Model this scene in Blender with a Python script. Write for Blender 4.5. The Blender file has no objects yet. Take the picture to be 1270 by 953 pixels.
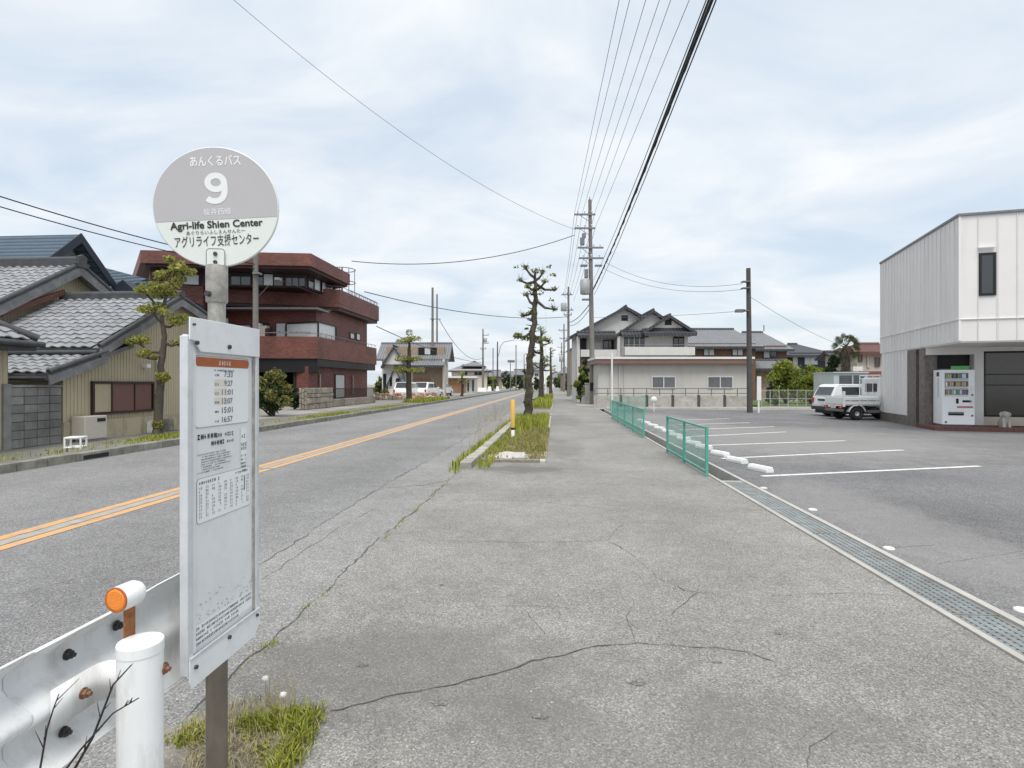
import bpy, bmesh, math, random
from mathutils import Vector, Matrix
R = random.Random(7)
rad = math.radians
scn = bpy.context.scene
COL = scn.collection
# ---------------------------------------------------------------- camera
F, H, CX, CY = 700.0, 1.5, 635.0, 476.5          # photo pixels (1270 wide), metres
A = math.atan(54 / F); SA, CA = math.sin(A), math.cos(A)
cd = bpy.data.cameras.new('camera'); cam = bpy.data.objects.new('camera', cd); COL.objects.link(cam)
cam.location = (0, 0, H); cam.rotation_euler = (rad(90), 0, A)
cd.sensor_width = 36; cd.lens = 36 * F / 1270; cd.clip_start = 0.05; cd.clip_end = 3000
scn.camera = cam
# ---------------------------------------------------------------- sky, sun, exposure
SUN_EL, SUN_AZ = rad(65), rad(172)               # azimuth measured from +Y (road direction) clockwise
wd = bpy.data.worlds.new('World'); scn.world = wd; wd.use_nodes = True
nt = wd.node_tree; nt.nodes.clear(); N = nt.nodes.new; L = nt.links.new
sky = N('ShaderNodeTexSky'); sky.sky_type = 'NISHITA'; sky.sun_disc = False
sky.sun_elevation = SUN_EL; sky.sun_rotation = SUN_AZ; sky.air_density = 1.2; sky.dust_density = 2.0; sky.altitude = 0
tc = N('ShaderNodeTexCoord'); sp = N('ShaderNodeSeparateXYZ'); L(tc.outputs['Generated'], sp.inputs[0])
def wm(op, a, b=None, clamp=False):
    n = N('ShaderNodeMath'); n.operation = op; n.use_clamp = clamp
    for i, x in enumerate((a, b)):
        if x is None: continue
        if isinstance(x, (int, float)): n.inputs[i].default_value = x
        else: L(x, n.inputs[i])
    return n.outputs[0]
zc = wm('MAXIMUM', sp.outputs[2], 0.0); dn = wm('ADD', zc, 0.16)
cb = N('ShaderNodeCombineXYZ'); L(wm('DIVIDE', sp.outputs[0], dn), cb.inputs[0]); L(wm('DIVIDE', sp.outputs[1], dn), cb.inputs[1])
def cloud(scale, rot, sc, det, rough, dist, w):
    mp = N('ShaderNodeMapping'); mp.inputs['Rotation'].default_value = (0, 0, rad(rot)); mp.inputs['Scale'].default_value = sc; mp.inputs['Location'].default_value = (w, w * .7, 0)
    L(cb.outputs[0], mp.inputs[0]); n = N('ShaderNodeTexNoise'); n.inputs['Scale'].default_value = scale; n.inputs['Detail'].default_value = det
    n.inputs['Roughness'].default_value = rough; n.inputs['Distortion'].default_value = dist; L(mp.outputs[0], n.inputs['Vector']); return n.outputs['Fac']
c1 = cloud(.7, 30, (1, 1.25, 1), 6, .5, .6, 3.1); c2 = cloud(1.35, -35, (1, 1.35, 1), 7, .55, .5, 9.4)
cf = wm('ADD', wm('MULTIPLY', c1, .68), wm('MULTIPLY', c2, .36))
rp = N('ShaderNodeValToRGB'); L(cf, rp.inputs[0]); e = rp.color_ramp.elements
e[0].position = .36; e[0].color = (.72, .72, .72, 1); e[1].position = .64; e[1].color = (1, 1, 1, 1)
cover = rp.outputs[0]
cc = N('ShaderNodeValToRGB'); L(c2, cc.inputs[0]); e = cc.color_ramp.elements
e[0].position = .34; e[0].color = (.485, .55, .62, 1); e[1].position = .66; e[1].color = (.635, .655, .675, 1)
sb = N('ShaderNodeMixRGB'); sb.blend_type = 'MULTIPLY'; sb.inputs[0].default_value = 1; L(sky.outputs[0], sb.inputs[1]); sb.inputs[2].default_value = (.11, .11, .11, 1)
mx = N('ShaderNodeMixRGB'); L(cover, mx.inputs[0]); L(sb.outputs[0], mx.inputs[1]); L(cc.outputs[0], mx.inputs[2])
bg = N('ShaderNodeBackground'); bg.inputs[1].default_value = 1.0; L(mx.outputs[0], bg.inputs[0])
wo = N('ShaderNodeOutputWorld'); L(bg.outputs[0], wo.inputs[0])
sl = bpy.data.lights.new('sun', 'SUN'); sl.energy = 2.2; sl.angle = rad(34); sl.color = (1, .965, .91)
so = bpy.data.objects.new('sun', sl); COL.objects.link(so)
sdir = Vector((math.sin(SUN_AZ) * math.cos(SUN_EL), math.cos(SUN_AZ) * math.cos(SUN_EL), math.sin(SUN_EL)))
so.rotation_euler = sdir.to_track_quat('Z', 'Y').to_euler(); so.location = (0, -10, 30)
vs = scn.view_settings; vs.view_transform = 'Standard'; vs.look = 'None'; vs.gamma = 1; vs.exposure = 0.6; vs.use_curve_mapping = False
# ---------------------------------------------------------------- photo pixel -> place
def at(px, z):
    x = (px - CX) / F * z
    return x * CA - z * SA, x * SA + z * CA
def gp(px, py, h=0.0):                            # pixel on a level surface of height h
    z = F * (H - h) / (py - CY); x, y = at(px, z); return Vector((x, y, h))
def pz(px, py, z):                                # pixel at a known distance
    x, y = at(px, z); return Vector((x, y, H + (CY - py) / F * z))
def onx(px, py, X):                               # pixel on the plane x = X (facades along the road)
    t = (px - CX) / F; z = X / (t * CA - SA); return Vector((X, z * (t * SA + CA), H + (CY - py) / F * z))
class Fr:                                         # upright frame: u to the right, v away, w up
    def __init__(s, px, z, rot=0.0, h=0.0):
        s.x, s.y = at(px, z); s.h = h; s.ang = A + rad(rot); s.z = z; s.xo = (px - CX) / F * z
        s.c, s.s = math.cos(rad(rot)), math.sin(rad(rot))
    def u(s, px, v=0.0):
        t = (px - CX) / F; return (t * (s.z + v * s.c) - s.xo + v * s.s) / (s.c - t * s.s)
    def w(s, px, py, v=0.0):
        return H + (CY - py) / F * (s.z + s.u(px, v) * s.s + v * s.c) - s.h
    @property
    def loc(s): return (s.x, s.y, s.h)
# ---------------------------------------------------------------- materials
def lin(c): return tuple(((v / 255) / 12.92 if v / 255 <= .04045 else ((v / 255 + .055) / 1.055) ** 2.4) for v in c)
MATS = {}
ORAND = {'tile': .13, 'block': .18, 'kerb': .14, 'kerb_pale': .12, 'white_siding': .025, 'stone': .25, 'grate': .12, 'edge_concrete': .08, 'terracotta': .3, 'concrete': .1}
def mat(name, col, rough=.7, metal=0.0, var=0.12, scale=3.0, bump=0.0, bscale=60.0, spec=.4, dirt=None, dscale=.8, damt=.5, streak=1.0, coord='pos', trans=0, alpha=1):
    """Principled with broad tonal variation, optional stains and fine relief (all noise driven)."""
    m = bpy.data.materials.new(name); m.use_nodes = True; t = m.node_tree; n = t.nodes; lk = t.links.new
    b = n['Principled BSDF']; b.inputs['Roughness'].default_value = rough; b.inputs['Metallic'].default_value = metal; b.inputs['Specular IOR Level'].default_value = spec
    c = tuple(col) + (1,)
    if coord == 'pos': g = n.new('ShaderNodeNewGeometry'); src = g.outputs['Position']
    else: g = n.new('ShaderNodeTexCoord'); src = g.outputs['Object']
    nz = n.new('ShaderNodeTexNoise'); nz.inputs['Scale'].default_value = scale; nz.inputs['Detail'].default_value = 6; nz.inputs['Roughness'].default_value = .65; lk(src, nz.inputs['Vector'])
    rm = n.new('ShaderNodeMapRange'); rm.inputs['From Min'].default_value = .3; rm.inputs['From Max'].default_value = .7; rm.inputs['To Min'].default_value = 1 - var; rm.inputs['To Max'].default_value = 1 + var; lk(nz.outputs['Fac'], rm.inputs['Value'])
    mu = n.new('ShaderNodeMixRGB'); mu.blend_type = 'MULTIPLY'; mu.inputs[0].default_value = 1; mu.inputs[1].default_value = c; lk(rm.outputs[0], mu.inputs[2]); out = mu.outputs[0]
    if name in ORAND:                                        # alike pieces differ a little from one to the next
        oi = n.new('ShaderNodeObjectInfo'); orr = n.new('ShaderNodeMapRange'); orr.inputs['To Min'].default_value = 1 - ORAND[name]; orr.inputs['To Max'].default_value = 1 + ORAND[name]; lk(oi.outputs['Random'], orr.inputs['Value'])
        om = n.new('ShaderNodeMixRGB'); om.blend_type = 'MULTIPLY'; om.inputs[0].default_value = 1; lk(out, om.inputs[1]); lk(orr.outputs[0], om.inputs[2]); out = om.outputs[0]
    if dirt:
        mp = n.new('ShaderNodeMapping'); mp.inputs['Scale'].default_value = (1, 1, 1 / streak); lk(src, mp.inputs[0])
        dz = n.new('ShaderNodeTexNoise'); dz.inputs['Scale'].default_value = dscale; dz.inputs['Detail'].default_value = 9; dz.inputs['Roughness'].default_value = .7; lk(mp.outputs[0], dz.inputs['Vector'])
        dr = n.new('ShaderNodeMapRange'); dr.inputs['From Min'].default_value = .48; dr.inputs['From Max'].default_value = .72; dr.inputs['To Max'].default_value = damt; lk(dz.outputs['Fac'], dr.inputs['Value'])
        md = n.new('ShaderNodeMixRGB'); lk(dr.outputs[0], md.inputs[0]); lk(out, md.inputs[1]); md.inputs[2].default_value = tuple(dirt) + (1,); out = md.outputs[0]
    lk(out, b.inputs['Base Color'])
    if bump:
        bz = n.new('ShaderNodeTexNoise'); bz.inputs['Scale'].default_value = bscale; bz.inputs['Detail'].default_value = 4; lk(src, bz.inputs['Vector'])
        bp = n.new('ShaderNodeBump'); bp.inputs['Strength'].default_value = bump; bp.inputs['Distance'].default_value = .01; lk(bz.outputs['Fac'], bp.inputs['Height']); lk(bp.outputs[0], b.inputs['Normal'])
    if trans: b.inputs['Transmission Weight'].default_value = trans
    if alpha < 1: b.inputs['Alpha'].default_value = alpha
    MATS[name] = m; return m
def asphalt(name, base, light, dark, grain=150.0, patch=.22, bump=.5, stain=None, stain_amt=.4, bands=None, spots=()):
    m = bpy.data.materials.new(name); m.use_nodes = True; t = m.node_tree; n = t.nodes; lk = t.links.new
    b = n['Principled BSDF']; b.inputs['Roughness'].default_value = .92; b.inputs['Specular IOR Level'].default_value = .25
    g = n.new('ShaderNodeNewGeometry'); src = g.outputs['Position']
    def noise(s, d=3, r=.5, vec=src):
        z = n.new('ShaderNodeTexNoise'); z.inputs['Scale'].default_value = s; z.inputs['Detail'].default_value = d; z.inputs['Roughness'].default_value = r; lk(vec, z.inputs['Vector']); return z.outputs['Fac']
    def rng(v, a, c, lo, hi):
        r = n.new('ShaderNodeMapRange'); r.inputs['From Min'].default_value = a; r.inputs['From Max'].default_value = c; r.inputs['To Min'].default_value = lo; r.inputs['To Max'].default_value = hi; lk(v, r.inputs['Value']); return r.outputs[0]
    def mix(f, a, c, mode='MIX'):
        x = n.new('ShaderNodeMixRGB'); x.blend_type = mode
        for i, v in enumerate((f, a, c)):
            if isinstance(v, float): x.inputs[i].default_value = v if i == 0 else (v, v, v, 1)
            elif isinstance(v, tuple): x.inputs[i].default_value = v + (1,)
            else: lk(v, x.inputs[i])
        return x.outputs[0]
    vo = n.new('ShaderNodeTexVoronoi'); vo.inputs['Scale'].default_value = grain; lk(src, vo.inputs['Vector'])
    sx = n.new('ShaderNodeSeparateColor'); lk(vo.outputs['Color'], sx.inputs[0])
    c = mix(rng(sx.outputs[0], .45, 1, 0, 1), base, light); c = mix(rng(sx.outputs[1], .62, 1, 0, .85), c, dark)
    c = mix(rng(noise(grain * .45, 4, .7), .42, .7, 0, .5), c, dark)
    c = mix(1.0, c, rng(noise(.55, 8, .62), .3, .7, 1 - patch, 1 + patch), 'MULTIPLY')
    c = mix(1.0, c, rng(noise(6.0, 5, .7), .3, .7, .88, 1.1), 'MULTIPLY')
    if stain: c = mix(rng(noise(.9, 9, .72), .56, .78, 0, stain_amt), c, stain)
    for sx_, sy_, rx_, ry_, k_, col_ in spots:               # broad old stains with ragged outlines
        mp = n.new('ShaderNodeMapping'); mp.inputs['Location'].default_value = (-sx_ / rx_, -sy_ / ry_, 0); mp.inputs['Scale'].default_value = (1 / rx_, 1 / ry_, 0); lk(src, mp.inputs[0])
        ln_ = n.new('ShaderNodeVectorMath'); ln_.operation = 'LENGTH'; lk(mp.outputs[0], ln_.inputs[0])
        a2 = n.new('ShaderNodeMath'); a2.operation = 'ADD'; lk(ln_.outputs['Value'], a2.inputs[0]); lk(rng(noise(2.2, 7, .7), .3, .7, -.35, .35), a2.inputs[1])
        c = mix(rng(a2.outputs[0], .55, 1.1, k_, 0), c, col_)
    if bands:                                            # wheel tracks worn along the road: (centre x, half width, factor)
        s = n.new('ShaderNodeSeparateXYZ'); lk(src, s.inputs[0])
        for x0, hw, k in bands:
            d = n.new('ShaderNodeMath'); d.operation = 'SUBTRACT'; lk(s.outputs[0], d.inputs[0]); d.inputs[1].default_value = x0
            a = n.new('ShaderNodeMath'); a.operation = 'ABSOLUTE'; lk(d.outputs[0], a.inputs[0])
            c = mix(1.0, c, rng(a.outputs[0], hw * .5, hw * 1.6, k, 1.0), 'MULTIPLY')
    lk(c, b.inputs['Base Color'])
    bp = n.new('ShaderNodeBump'); bp.inputs['Strength'].default_value = bump; bp.inputs['Distance'].default_value = .006; lk(vo.outputs['Distance'], bp.inputs['Height']); lk(bp.outputs[0], b.inputs['Normal'])
    MATS[name] = m; return m
def leafmat(name, c1, c2):
    m = bpy.data.materials.new(name); m.use_nodes = True; t = m.node_tree; n = t.nodes; lk = t.links.new; b = n['Principled BSDF']
    b.inputs['Roughness'].default_value = .55; b.inputs['Specular IOR Level'].default_value = .3
    g = n.new('ShaderNodeNewGeometry'); z = n.new('ShaderNodeTexNoise'); z.inputs['Scale'].default_value = 2.2; z.inputs['Detail'].default_value = 3; lk(g.outputs['Position'], z.inputs['Vector'])
    ad = n.new('ShaderNodeMath'); ad.operation = 'ADD'; lk(g.outputs['Random Per Island'], ad.inputs[0]); lk(z.outputs['Fac'], ad.inputs[1])
    r = n.new('ShaderNodeMapRange'); r.inputs['From Min'].default_value = .35; r.inputs['From Max'].default_value = 1.2; lk(ad.outputs[0], r.inputs['Value'])
    x = n.new('ShaderNodeMixRGB'); x.inputs[1].default_value = tuple(c1) + (1,); x.inputs[2].default_value = tuple(c2) + (1,); lk(r.outputs[0], x.inputs[0]); lk(x.outputs[0], b.inputs['Base Color'])
    tr = n.new('ShaderNodeBsdfTranslucent'); lk(x.outputs[0], tr.inputs[0]); ms = n.new('ShaderNodeMixShader'); ms.inputs[0].default_value = .35
    lk(b.outputs[0], ms.inputs[1]); lk(tr.outputs[0], ms.inputs[2]); lk(ms.outputs[0], n['Material Output'].inputs[0]); MATS[name] = m; return m
def ribmat(name, col, axis, period, depth, col2=None, rough=.6, period2=0, axis2=2, var=.15):
    """Far roofs and brickwork: relief and joints too fine to pick apart. axis 0..2 of the object's own space."""
    m = mat(name, col, rough, var=var, scale=2.5, coord='obj'); t = m.node_tree; n = t.nodes; lk = t.links.new; b = n['Principled BSDF']
    g = n.new('ShaderNodeTexCoord'); s = n.new('ShaderNodeSeparateXYZ'); lk(g.outputs['Object'], s.inputs[0])
    def saw(ax, per):
        d = n.new('ShaderNodeMath'); d.operation = 'DIVIDE'; lk(s.outputs[ax], d.inputs[0]); d.inputs[1].default_value = per
        f = n.new('ShaderNodeMath'); f.operation = 'FRACT'; lk(d.outputs[0], f.inputs[0]); return f.outputs[0]
    h = saw(axis, period)
    q = n.new('ShaderNodeMath'); q.operation = 'SINE'; mm = n.new('ShaderNodeMath'); mm.operation = 'MULTIPLY'; lk(h, mm.inputs[0]); mm.inputs[1].default_value = math.pi; lk(mm.outputs[0], q.inputs[0]); hh = q.outputs[0]
    if period2:
        h2 = saw(axis2, period2); a = n.new('ShaderNodeMath'); a.operation = 'ADD'; lk(hh, a.inputs[0]); lk(h2, a.inputs[1]); hh = a.outputs[0]
    bp = n.new('ShaderNodeBump'); bp.inputs['Strength'].default_value = 1; bp.inputs['Distance'].default_value = depth; lk(hh, bp.inputs['Height']); lk(bp.outputs[0], b.inputs['Normal'])
    if col2:
        src = b.inputs['Base Color'].links[0].from_socket; r = n.new('ShaderNodeMapRange'); r.inputs['From Min'].default_value = .0; r.inputs['From Max'].default_value = .35; r.inputs['To Min'].default_value = 1; r.inputs['To Max'].default_value = 0; lk(q.outputs[0], r.inputs['Value'])
        x = n.new('ShaderNodeMixRGB'); lk(r.outputs[0], x.inputs[0]); lk(src, x.inputs[1]); x.inputs[2].default_value = tuple(col2) + (1,); lk(x.outputs[0], b.inputs['Base Color'])
    return m
def brickmat(name, c1, c2, mortar, w, h, axes=(0, 2)):
    m = bpy.data.materials.new(name); m.use_nodes = True; t = m.node_tree; n = t.nodes; lk = t.links.new; b = n['Principled BSDF']; b.inputs['Roughness'].default_value = .6
    g = n.new('ShaderNodeTexCoord'); s = n.new('ShaderNodeSeparateXYZ'); lk(g.outputs['Object'], s.inputs[0]); c = n.new('ShaderNodeCombineXYZ')
    a = n.new('ShaderNodeMath'); a.operation = 'ADD'; lk(s.outputs[0], a.inputs[0]); lk(s.outputs[1], a.inputs[1]); lk(a.outputs[0], c.inputs[0]); lk(s.outputs[2], c.inputs[1])
    k = n.new('ShaderNodeTexBrick'); k.inputs['Color1'].default_value = tuple(c1) + (1,); k.inputs['Color2'].default_value = tuple(c2) + (1,); k.inputs['Mortar'].default_value = tuple(mortar) + (1,)
    k.inputs['Scale'].default_value = 1; k.inputs['Brick Width'].default_value = w; k.inputs['Row Height'].default_value = h; k.inputs['Mortar Size'].default_value = .006; lk(c.outputs[0], k.inputs['Vector'])
    z = n.new('ShaderNodeTexNoise'); z.inputs['Scale'].default_value = .9; z.inputs['Detail'].default_value = 6; lk(g.outputs['Object'], z.inputs['Vector'])
    r = n.new('ShaderNodeMapRange'); r.inputs['From Min'].default_value = .3; r.inputs['From Max'].default_value = .7; r.inputs['To Min'].default_value = .75; r.inputs['To Max'].default_value = 1.2; lk(z.outputs['Fac'], r.inputs['Value'])
    x = n.new('ShaderNodeMixRGB'); x.blend_type = 'MULTIPLY'; x.inputs[0].default_value = 1; lk(k.outputs['Color'], x.inputs[1]); lk(r.outputs[0], x.inputs[2]); lk(x.outputs[0], b.inputs['Base Color'])
    bp = n.new('ShaderNodeBump'); bp.inputs['Strength'].default_value = .6; bp.inputs['Distance'].default_value = .01; bp.invert = True; lk(k.outputs['Fac'], bp.inputs['Height']); lk(bp.outputs[0], b.inputs['Normal']); MATS[name] = m; return m
asphalt('road_asphalt', (.22, .218, .22), (.42, .41, .395), (.09, .09, .09), 130, .15, bands=[(-3.4, .5, .9), (-7.1, .5, 1.07), (-4.3, .35, .96)])
asphalt('shoulder_asphalt', (.255, .25, .242), (.43, .42, .405), (.115, .114, .112), 125, .16, stain=(.17, .16, .15), stain_amt=.35)
asphalt('walk_asphalt', (.25, .242, .226), (.445, .43, .4), (.12, .116, .108), 135, .2, stain=(.13, .125, .118), stain_amt=.5, spots=[(-.7, 2.95, 1.3, .6, .5, (.14, .132, .122)), (.2, 2.4, 1.0, .35, .35, (.14, .132, .122)), (1.0, 2.6, .5, .3, .3, (.14, .132, .122)), (-.55, 9.9, .9, .5, .6, (.12, .11, .1)), (.2, 13.2, .5, 2.4, .35, (.13, .12, .11)), (.3, 24, .9, 4, .4, (.15, .14, .13))])
asphalt('lot_asphalt', (.165, .163, .166), (.32, .315, .31), (.07, .07, .071), 115, .2, stain=(.31, .3, .29), stain_amt=.45, spots=[(3.6, 6, .8, 4, .4, (.31, .3, .285)), (6.5, 16, 4.2, 5.5, .6, (.29, .282, .27)), (4.2, 24, 2.5, 6, .5, (.29, .282, .27))])
asphalt('left_walk', (.2, .192, .172), (.28, .27, .24), (.09, .09, .08), 90, .22, stain=(.15, .16, .1), stain_amt=.5)
asphalt('yard', (.3, .285, .26), (.4, .38, .35), (.15, .14, .13), 60, .3)
mat('crack', (.085, .08, .074), .95, var=.4, scale=20)
mat('orange_paint', (.62, .35, .15), .75, var=.15, scale=5, dirt=(.27, .25, .23), dscale=5, damt=1.0)
mat('faded_paint', (.36, .34, .3), .8, var=.15, scale=6, dirt=(.24, .235, .23), dscale=5, damt=1.0)
mat('white_paint', (.74, .73, .7), .7, var=.08, scale=5, dirt=(.3, .29, .28), dscale=7, damt=.75)
mat('kerb', (.24, .23, .2), .9, var=.25, scale=4, bump=.5, bscale=90, dirt=(.1, .1, .065), dscale=2.2, damt=.9)
mat('kerb_pale', (.36, .345, .31), .9, var=.22, scale=4, bump=.5, bscale=90, dirt=(.17, .16, .12), dscale=2.2, damt=.8)
mat('concrete', (.42, .4, .37), .9, var=.18, scale=4, bump=.4, bscale=80, dirt=(.17, .16, .14), dscale=1.6, damt=.6)
mat('edge_concrete', (.47, .45, .415), .9, var=.18, scale=6, bump=.4, bscale=90, dirt=(.25, .22, .19), dscale=3, damt=.6)
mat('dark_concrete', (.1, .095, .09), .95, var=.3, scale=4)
mat('grate', (.24, .258, .258), .65, .1, var=.2, scale=9, dirt=(.16, .11, .07), dscale=5, damt=.6)
mat('soil', (.23, .21, .18), 1, var=.35, scale=14, bump=1, bscale=70, dirt=(.3, .26, .2), dscale=18, damt=.7)
mat('rail_white', (.83, .84, .84), .42, var=.03, scale=3, dirt=(.45, .42, .37), dscale=11, damt=.6, streak=4, spec=.5)
mat('panel_white', (.73, .75, .75), .42, var=.035, scale=4, dirt=(.5, .52, .53), dscale=9, damt=.4)
mat('header_white', (.76, .78, .785), .4, var=.03, scale=4, dirt=(.5, .52, .52), dscale=12, damt=.35)
mat('aluminium', (.66, .68, .7), .42, .25, var=.06, scale=6, dirt=(.4, .41, .43), dscale=14, damt=.4)
mat('paper', (.8, .82, .82), .55, var=.02, scale=6)
mat('disc_grey', (.46, .445, .455), .5, var=.03, scale=3)
mat('disc_white', (.70, .73, .69), .5, var=.03, scale=3)
mat('disc_letter', (.78, .79, .79), .5, var=.02)
mat('ink', (.03, .03, .03), .6, var=.1)
mat('ink_grey', (.2, .205, .21), .6, var=.3, scale=200)
mat('ink_faint', (.42, .42, .42), .6, var=.1, scale=200)
mat('ink_cream', (.72, .67, .6), .6, var=.05)
mat('header_orange', (.42, .12, .035), .5, var=.12, scale=30)
mat('pole_grey', (.42, .405, .37), .5, .25, var=.25, scale=30, dirt=(.23, .21, .18), dscale=26, damt=.8)
mat('pole_brown', (.175, .15, .12), .55, .2, var=.15, scale=12, dirt=(.28, .26, .23), dscale=25, damt=.35, streak=4)
mat('rust', (.3, .12, .045), .85, var=.35, scale=60, bump=.4, bscale=200)
mat('old_bolt', (.075, .072, .07), .6, .4, var=.4, scale=90)
mat('rust_bolt', (.24, .13, .08), .7, .2, var=.4, scale=90)
mat('reflector', (.95, .27, .01), .12, var=.06, scale=120, spec=.8, bump=.5, bscale=420)
mat('twig', (.05, .042, .038), .9, var=.3, scale=40)
mat('straw', (.42, .35, .2), .9, var=.3, scale=40)
mat('dandelion', (.75, .73, .68), .95, var=.1, scale=90)
leafmat('grass', (.09, .125, .014), (.4, .42, .07)); leafmat('dry_grass', (.2, .18, .06), (.36, .32, .13))
leafmat('pine', (.055, .07, .014), (.42, .42, .11)); leafmat('hedge', (.04, .075, .008), (.32, .36, .055)); leafmat('tuft', (.035, .05, .01), (.26, .28, .06)); leafmat('bush', (.03, .05, .012), (.3, .29, .1))
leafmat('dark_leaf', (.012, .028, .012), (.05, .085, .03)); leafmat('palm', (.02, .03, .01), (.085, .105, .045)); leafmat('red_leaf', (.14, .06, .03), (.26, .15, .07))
mat('bark', (.06, .05, .04), .95, var=.4, scale=9, bump=1, bscale=45, dirt=(.15, .16, .09), dscale=6, damt=.6)
mat('bark_grey', (.095, .08, .06), .95, var=.35, scale=9, bump=1, bscale=40, dirt=(.06, .055, .045), dscale=5, damt=.6)
mat('yellow', (.66, .42, .08), .5, var=.1, scale=9, dirt=(.4, .27, .1), dscale=9, damt=.6)
mat('white', (.78, .78, .77), .5, var=.04, scale=3, dirt=(.5, .49, .47), dscale=5, damt=.35)
mat('black', (.012, .012, .013), .5, var=.2); mat('rubber', (.02, .02, .021), .8, var=.2, scale=20)
mat('green_fence', (.09, .36, .28), .45, var=.1, scale=8, dirt=(.3, .42, .37), dscale=8, damt=.5)
mat('pole_concrete', (.19, .178, .162), .9, var=.15, scale=5, dirt=(.14, .13, .115), dscale=3, damt=.5, streak=4)
mat('pole_dark', (.085, .08, .075), .9, var=.2, scale=5)
mat('steel', (.2, .2, .205), .5, .4, var=.15, scale=8); mat('cable', (.012, .012, .014), .6, var=.1); mat('thin_wire', (.13, .13, .14), .5, var=.1)
mat('transformer', (.36, .37, .38), .5, .1, var=.1)
mat('pale_glass', (.16, .17, .18), .15, var=.15, scale=2, spec=.7)
mat('beige_siding', (.47, .41, .285), .6, var=.06, scale=2, dirt=(.38, .33, .24), dscale=1.5, damt=.45, streak=5)
mat('beige_base', (.46, .4, .28), .75, var=.1, scale=2, dirt=(.2, .18, .15), dscale=3.2, damt=.85, streak=3)
mat('tile', (.26, .265, .275), .45, var=.15, scale=4, dirt=(.16, .16, .165), dscale=4, damt=.4, spec=.55)
mat('tile_dark', (.06, .062, .066), .6, var=.3, scale=5)
mat('soffit_grey', (.16, .16, .165), .7, var=.2, scale=3, dirt=(.3, .3, .3), dscale=3, damt=.5)
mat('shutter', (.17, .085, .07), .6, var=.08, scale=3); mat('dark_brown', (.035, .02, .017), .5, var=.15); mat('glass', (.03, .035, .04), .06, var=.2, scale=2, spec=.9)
mat('curtain_glare', (.55, .58, .58), .25, var=.1, scale=5, spec=.6); mat('block', (.24, .235, .225), .95, var=.22, scale=3.2, bump=.6, bscale=70, dirt=(.09, .085, .08), dscale=1.6, damt=.75, streak=3)  # pale panes: real curtains, plus glare painted on brick building windows
mat('unit_beige', (.5, .46, .4), .5, var=.05); ribmat('blue_roof', (.055, .085, .12), 2, .19, .05, (.012, .016, .022), .45)
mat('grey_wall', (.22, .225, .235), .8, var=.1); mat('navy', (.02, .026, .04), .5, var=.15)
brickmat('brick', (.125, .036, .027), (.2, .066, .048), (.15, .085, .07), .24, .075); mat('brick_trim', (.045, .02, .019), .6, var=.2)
mat('stone', (.3, .27, .22), .9, var=.35, scale=8, bump=.8, bscale=25, dirt=(.12, .1, .08), dscale=7, damt=.7)
mat('terracotta', (.45, .23, .15), .9, var=.35, scale=6, bump=.6, bscale=30)
mat('white_siding', (.76, .735, .715), .5, var=.03, scale=1.5, dirt=(.55, .525, .5), dscale=1.4, damt=.4, streak=9)
mat('white_flash', (.78, .76, .74), .45, var=.03, scale=2); mat('seam_shadow', (.3, .29, .28), .7, var=.1)
mat('dark_stone', (.15, .13, .115), .5, var=.4, scale=6, dirt=(.25, .22, .2), dscale=9, damt=.6); mat('shop_glass', (.055, .048, .036), .1, var=.25, scale=.8, spec=.7)
mat('tile_red', (.14, .058, .048), .6, var=.2, scale=9); mat('cream', (.62, .56, .47), .75, var=.06, dirt=(.45, .4, .34), dscale=1.2, damt=.4, streak=4)
mat('beige_panel', (.56, .54, .5), .8, var=.05, scale=1.5, dirt=(.4, .37, .33), dscale=1, damt=.4, streak=5); mat('fascia', (.2, .12, .1), .5, var=.1); mat('fascia_white', (.72, .7, .68), .5, var=.06)
mat('house_white', (.64, .625, .6), .75, var=.05, dirt=(.5, .48, .45), dscale=1, damt=.4, streak=5); mat('brown_wall', (.16, .095, .065), .8, var=.2, scale=3); mat('tan_wall', (.33, .25, .18), .85, var=.12)
ribmat('grey_roof', (.19, .195, .205), 0, .27, .05, (.09, .092, .098), .5); ribmat('dark_roof', (.06, .062, .068), 0, .28, .05, (.03, .03, .033), .5)
ribmat('brown_siding', (.33, .19, .1), 0, .2, .03, (.16, .09, .05), .7); mat('red_roof', (.11, .05, .042), .7, var=.2)
mat('van_white', (.8, .81, .81), .22, var=.02, spec=.6); mat('truck_white', (.74, .75, .74), .35, var=.04, dirt=(.5, .5, .48), dscale=3, damt=.3)
mat('chassis', (.05, .05, .052), .7, var=.2); mat('rim', (.6, .61, .62), .35, .5, var=.05); mat('lamp_red', (.45, .02, .015), .25, var=.05); mat('amber', (.75, .3, .04), .25, var=.05)
mat('vm_white', (.86, .87, .88), .3, var=.02); mat('vm_shelf', (.1, .12, .15), .3, var=.2, scale=20); mat('vm_green', (.12, .42, .12), .5, var=.3, scale=12); mat('vm_red', (.5, .18, .16), .5, var=.2, scale=20)
for nm, cc_ in (('can_blue', (.16, .24, .34)), ('can_green', (.2, .36, .2)), ('can_white', (.75, .76, .76)), ('can_red', (.38, .16, .14)), ('can_brown', (.14, .07, .04)), ('can_yellow', (.5, .46, .28))): mat(nm, cc_, .4, var=.1, scale=30)
mat('metal_shed', (.5, .54, .53), .5, .1, var=.06); mat('shed_dark', (.09, .1, .11), .5, var=.15)
mat('lawn', (.1, .13, .03), 1, var=.35, scale=5, bump=1, bscale=40); mat('land', (.2, .19, .17), .95, var=.25, scale=.6)
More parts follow.
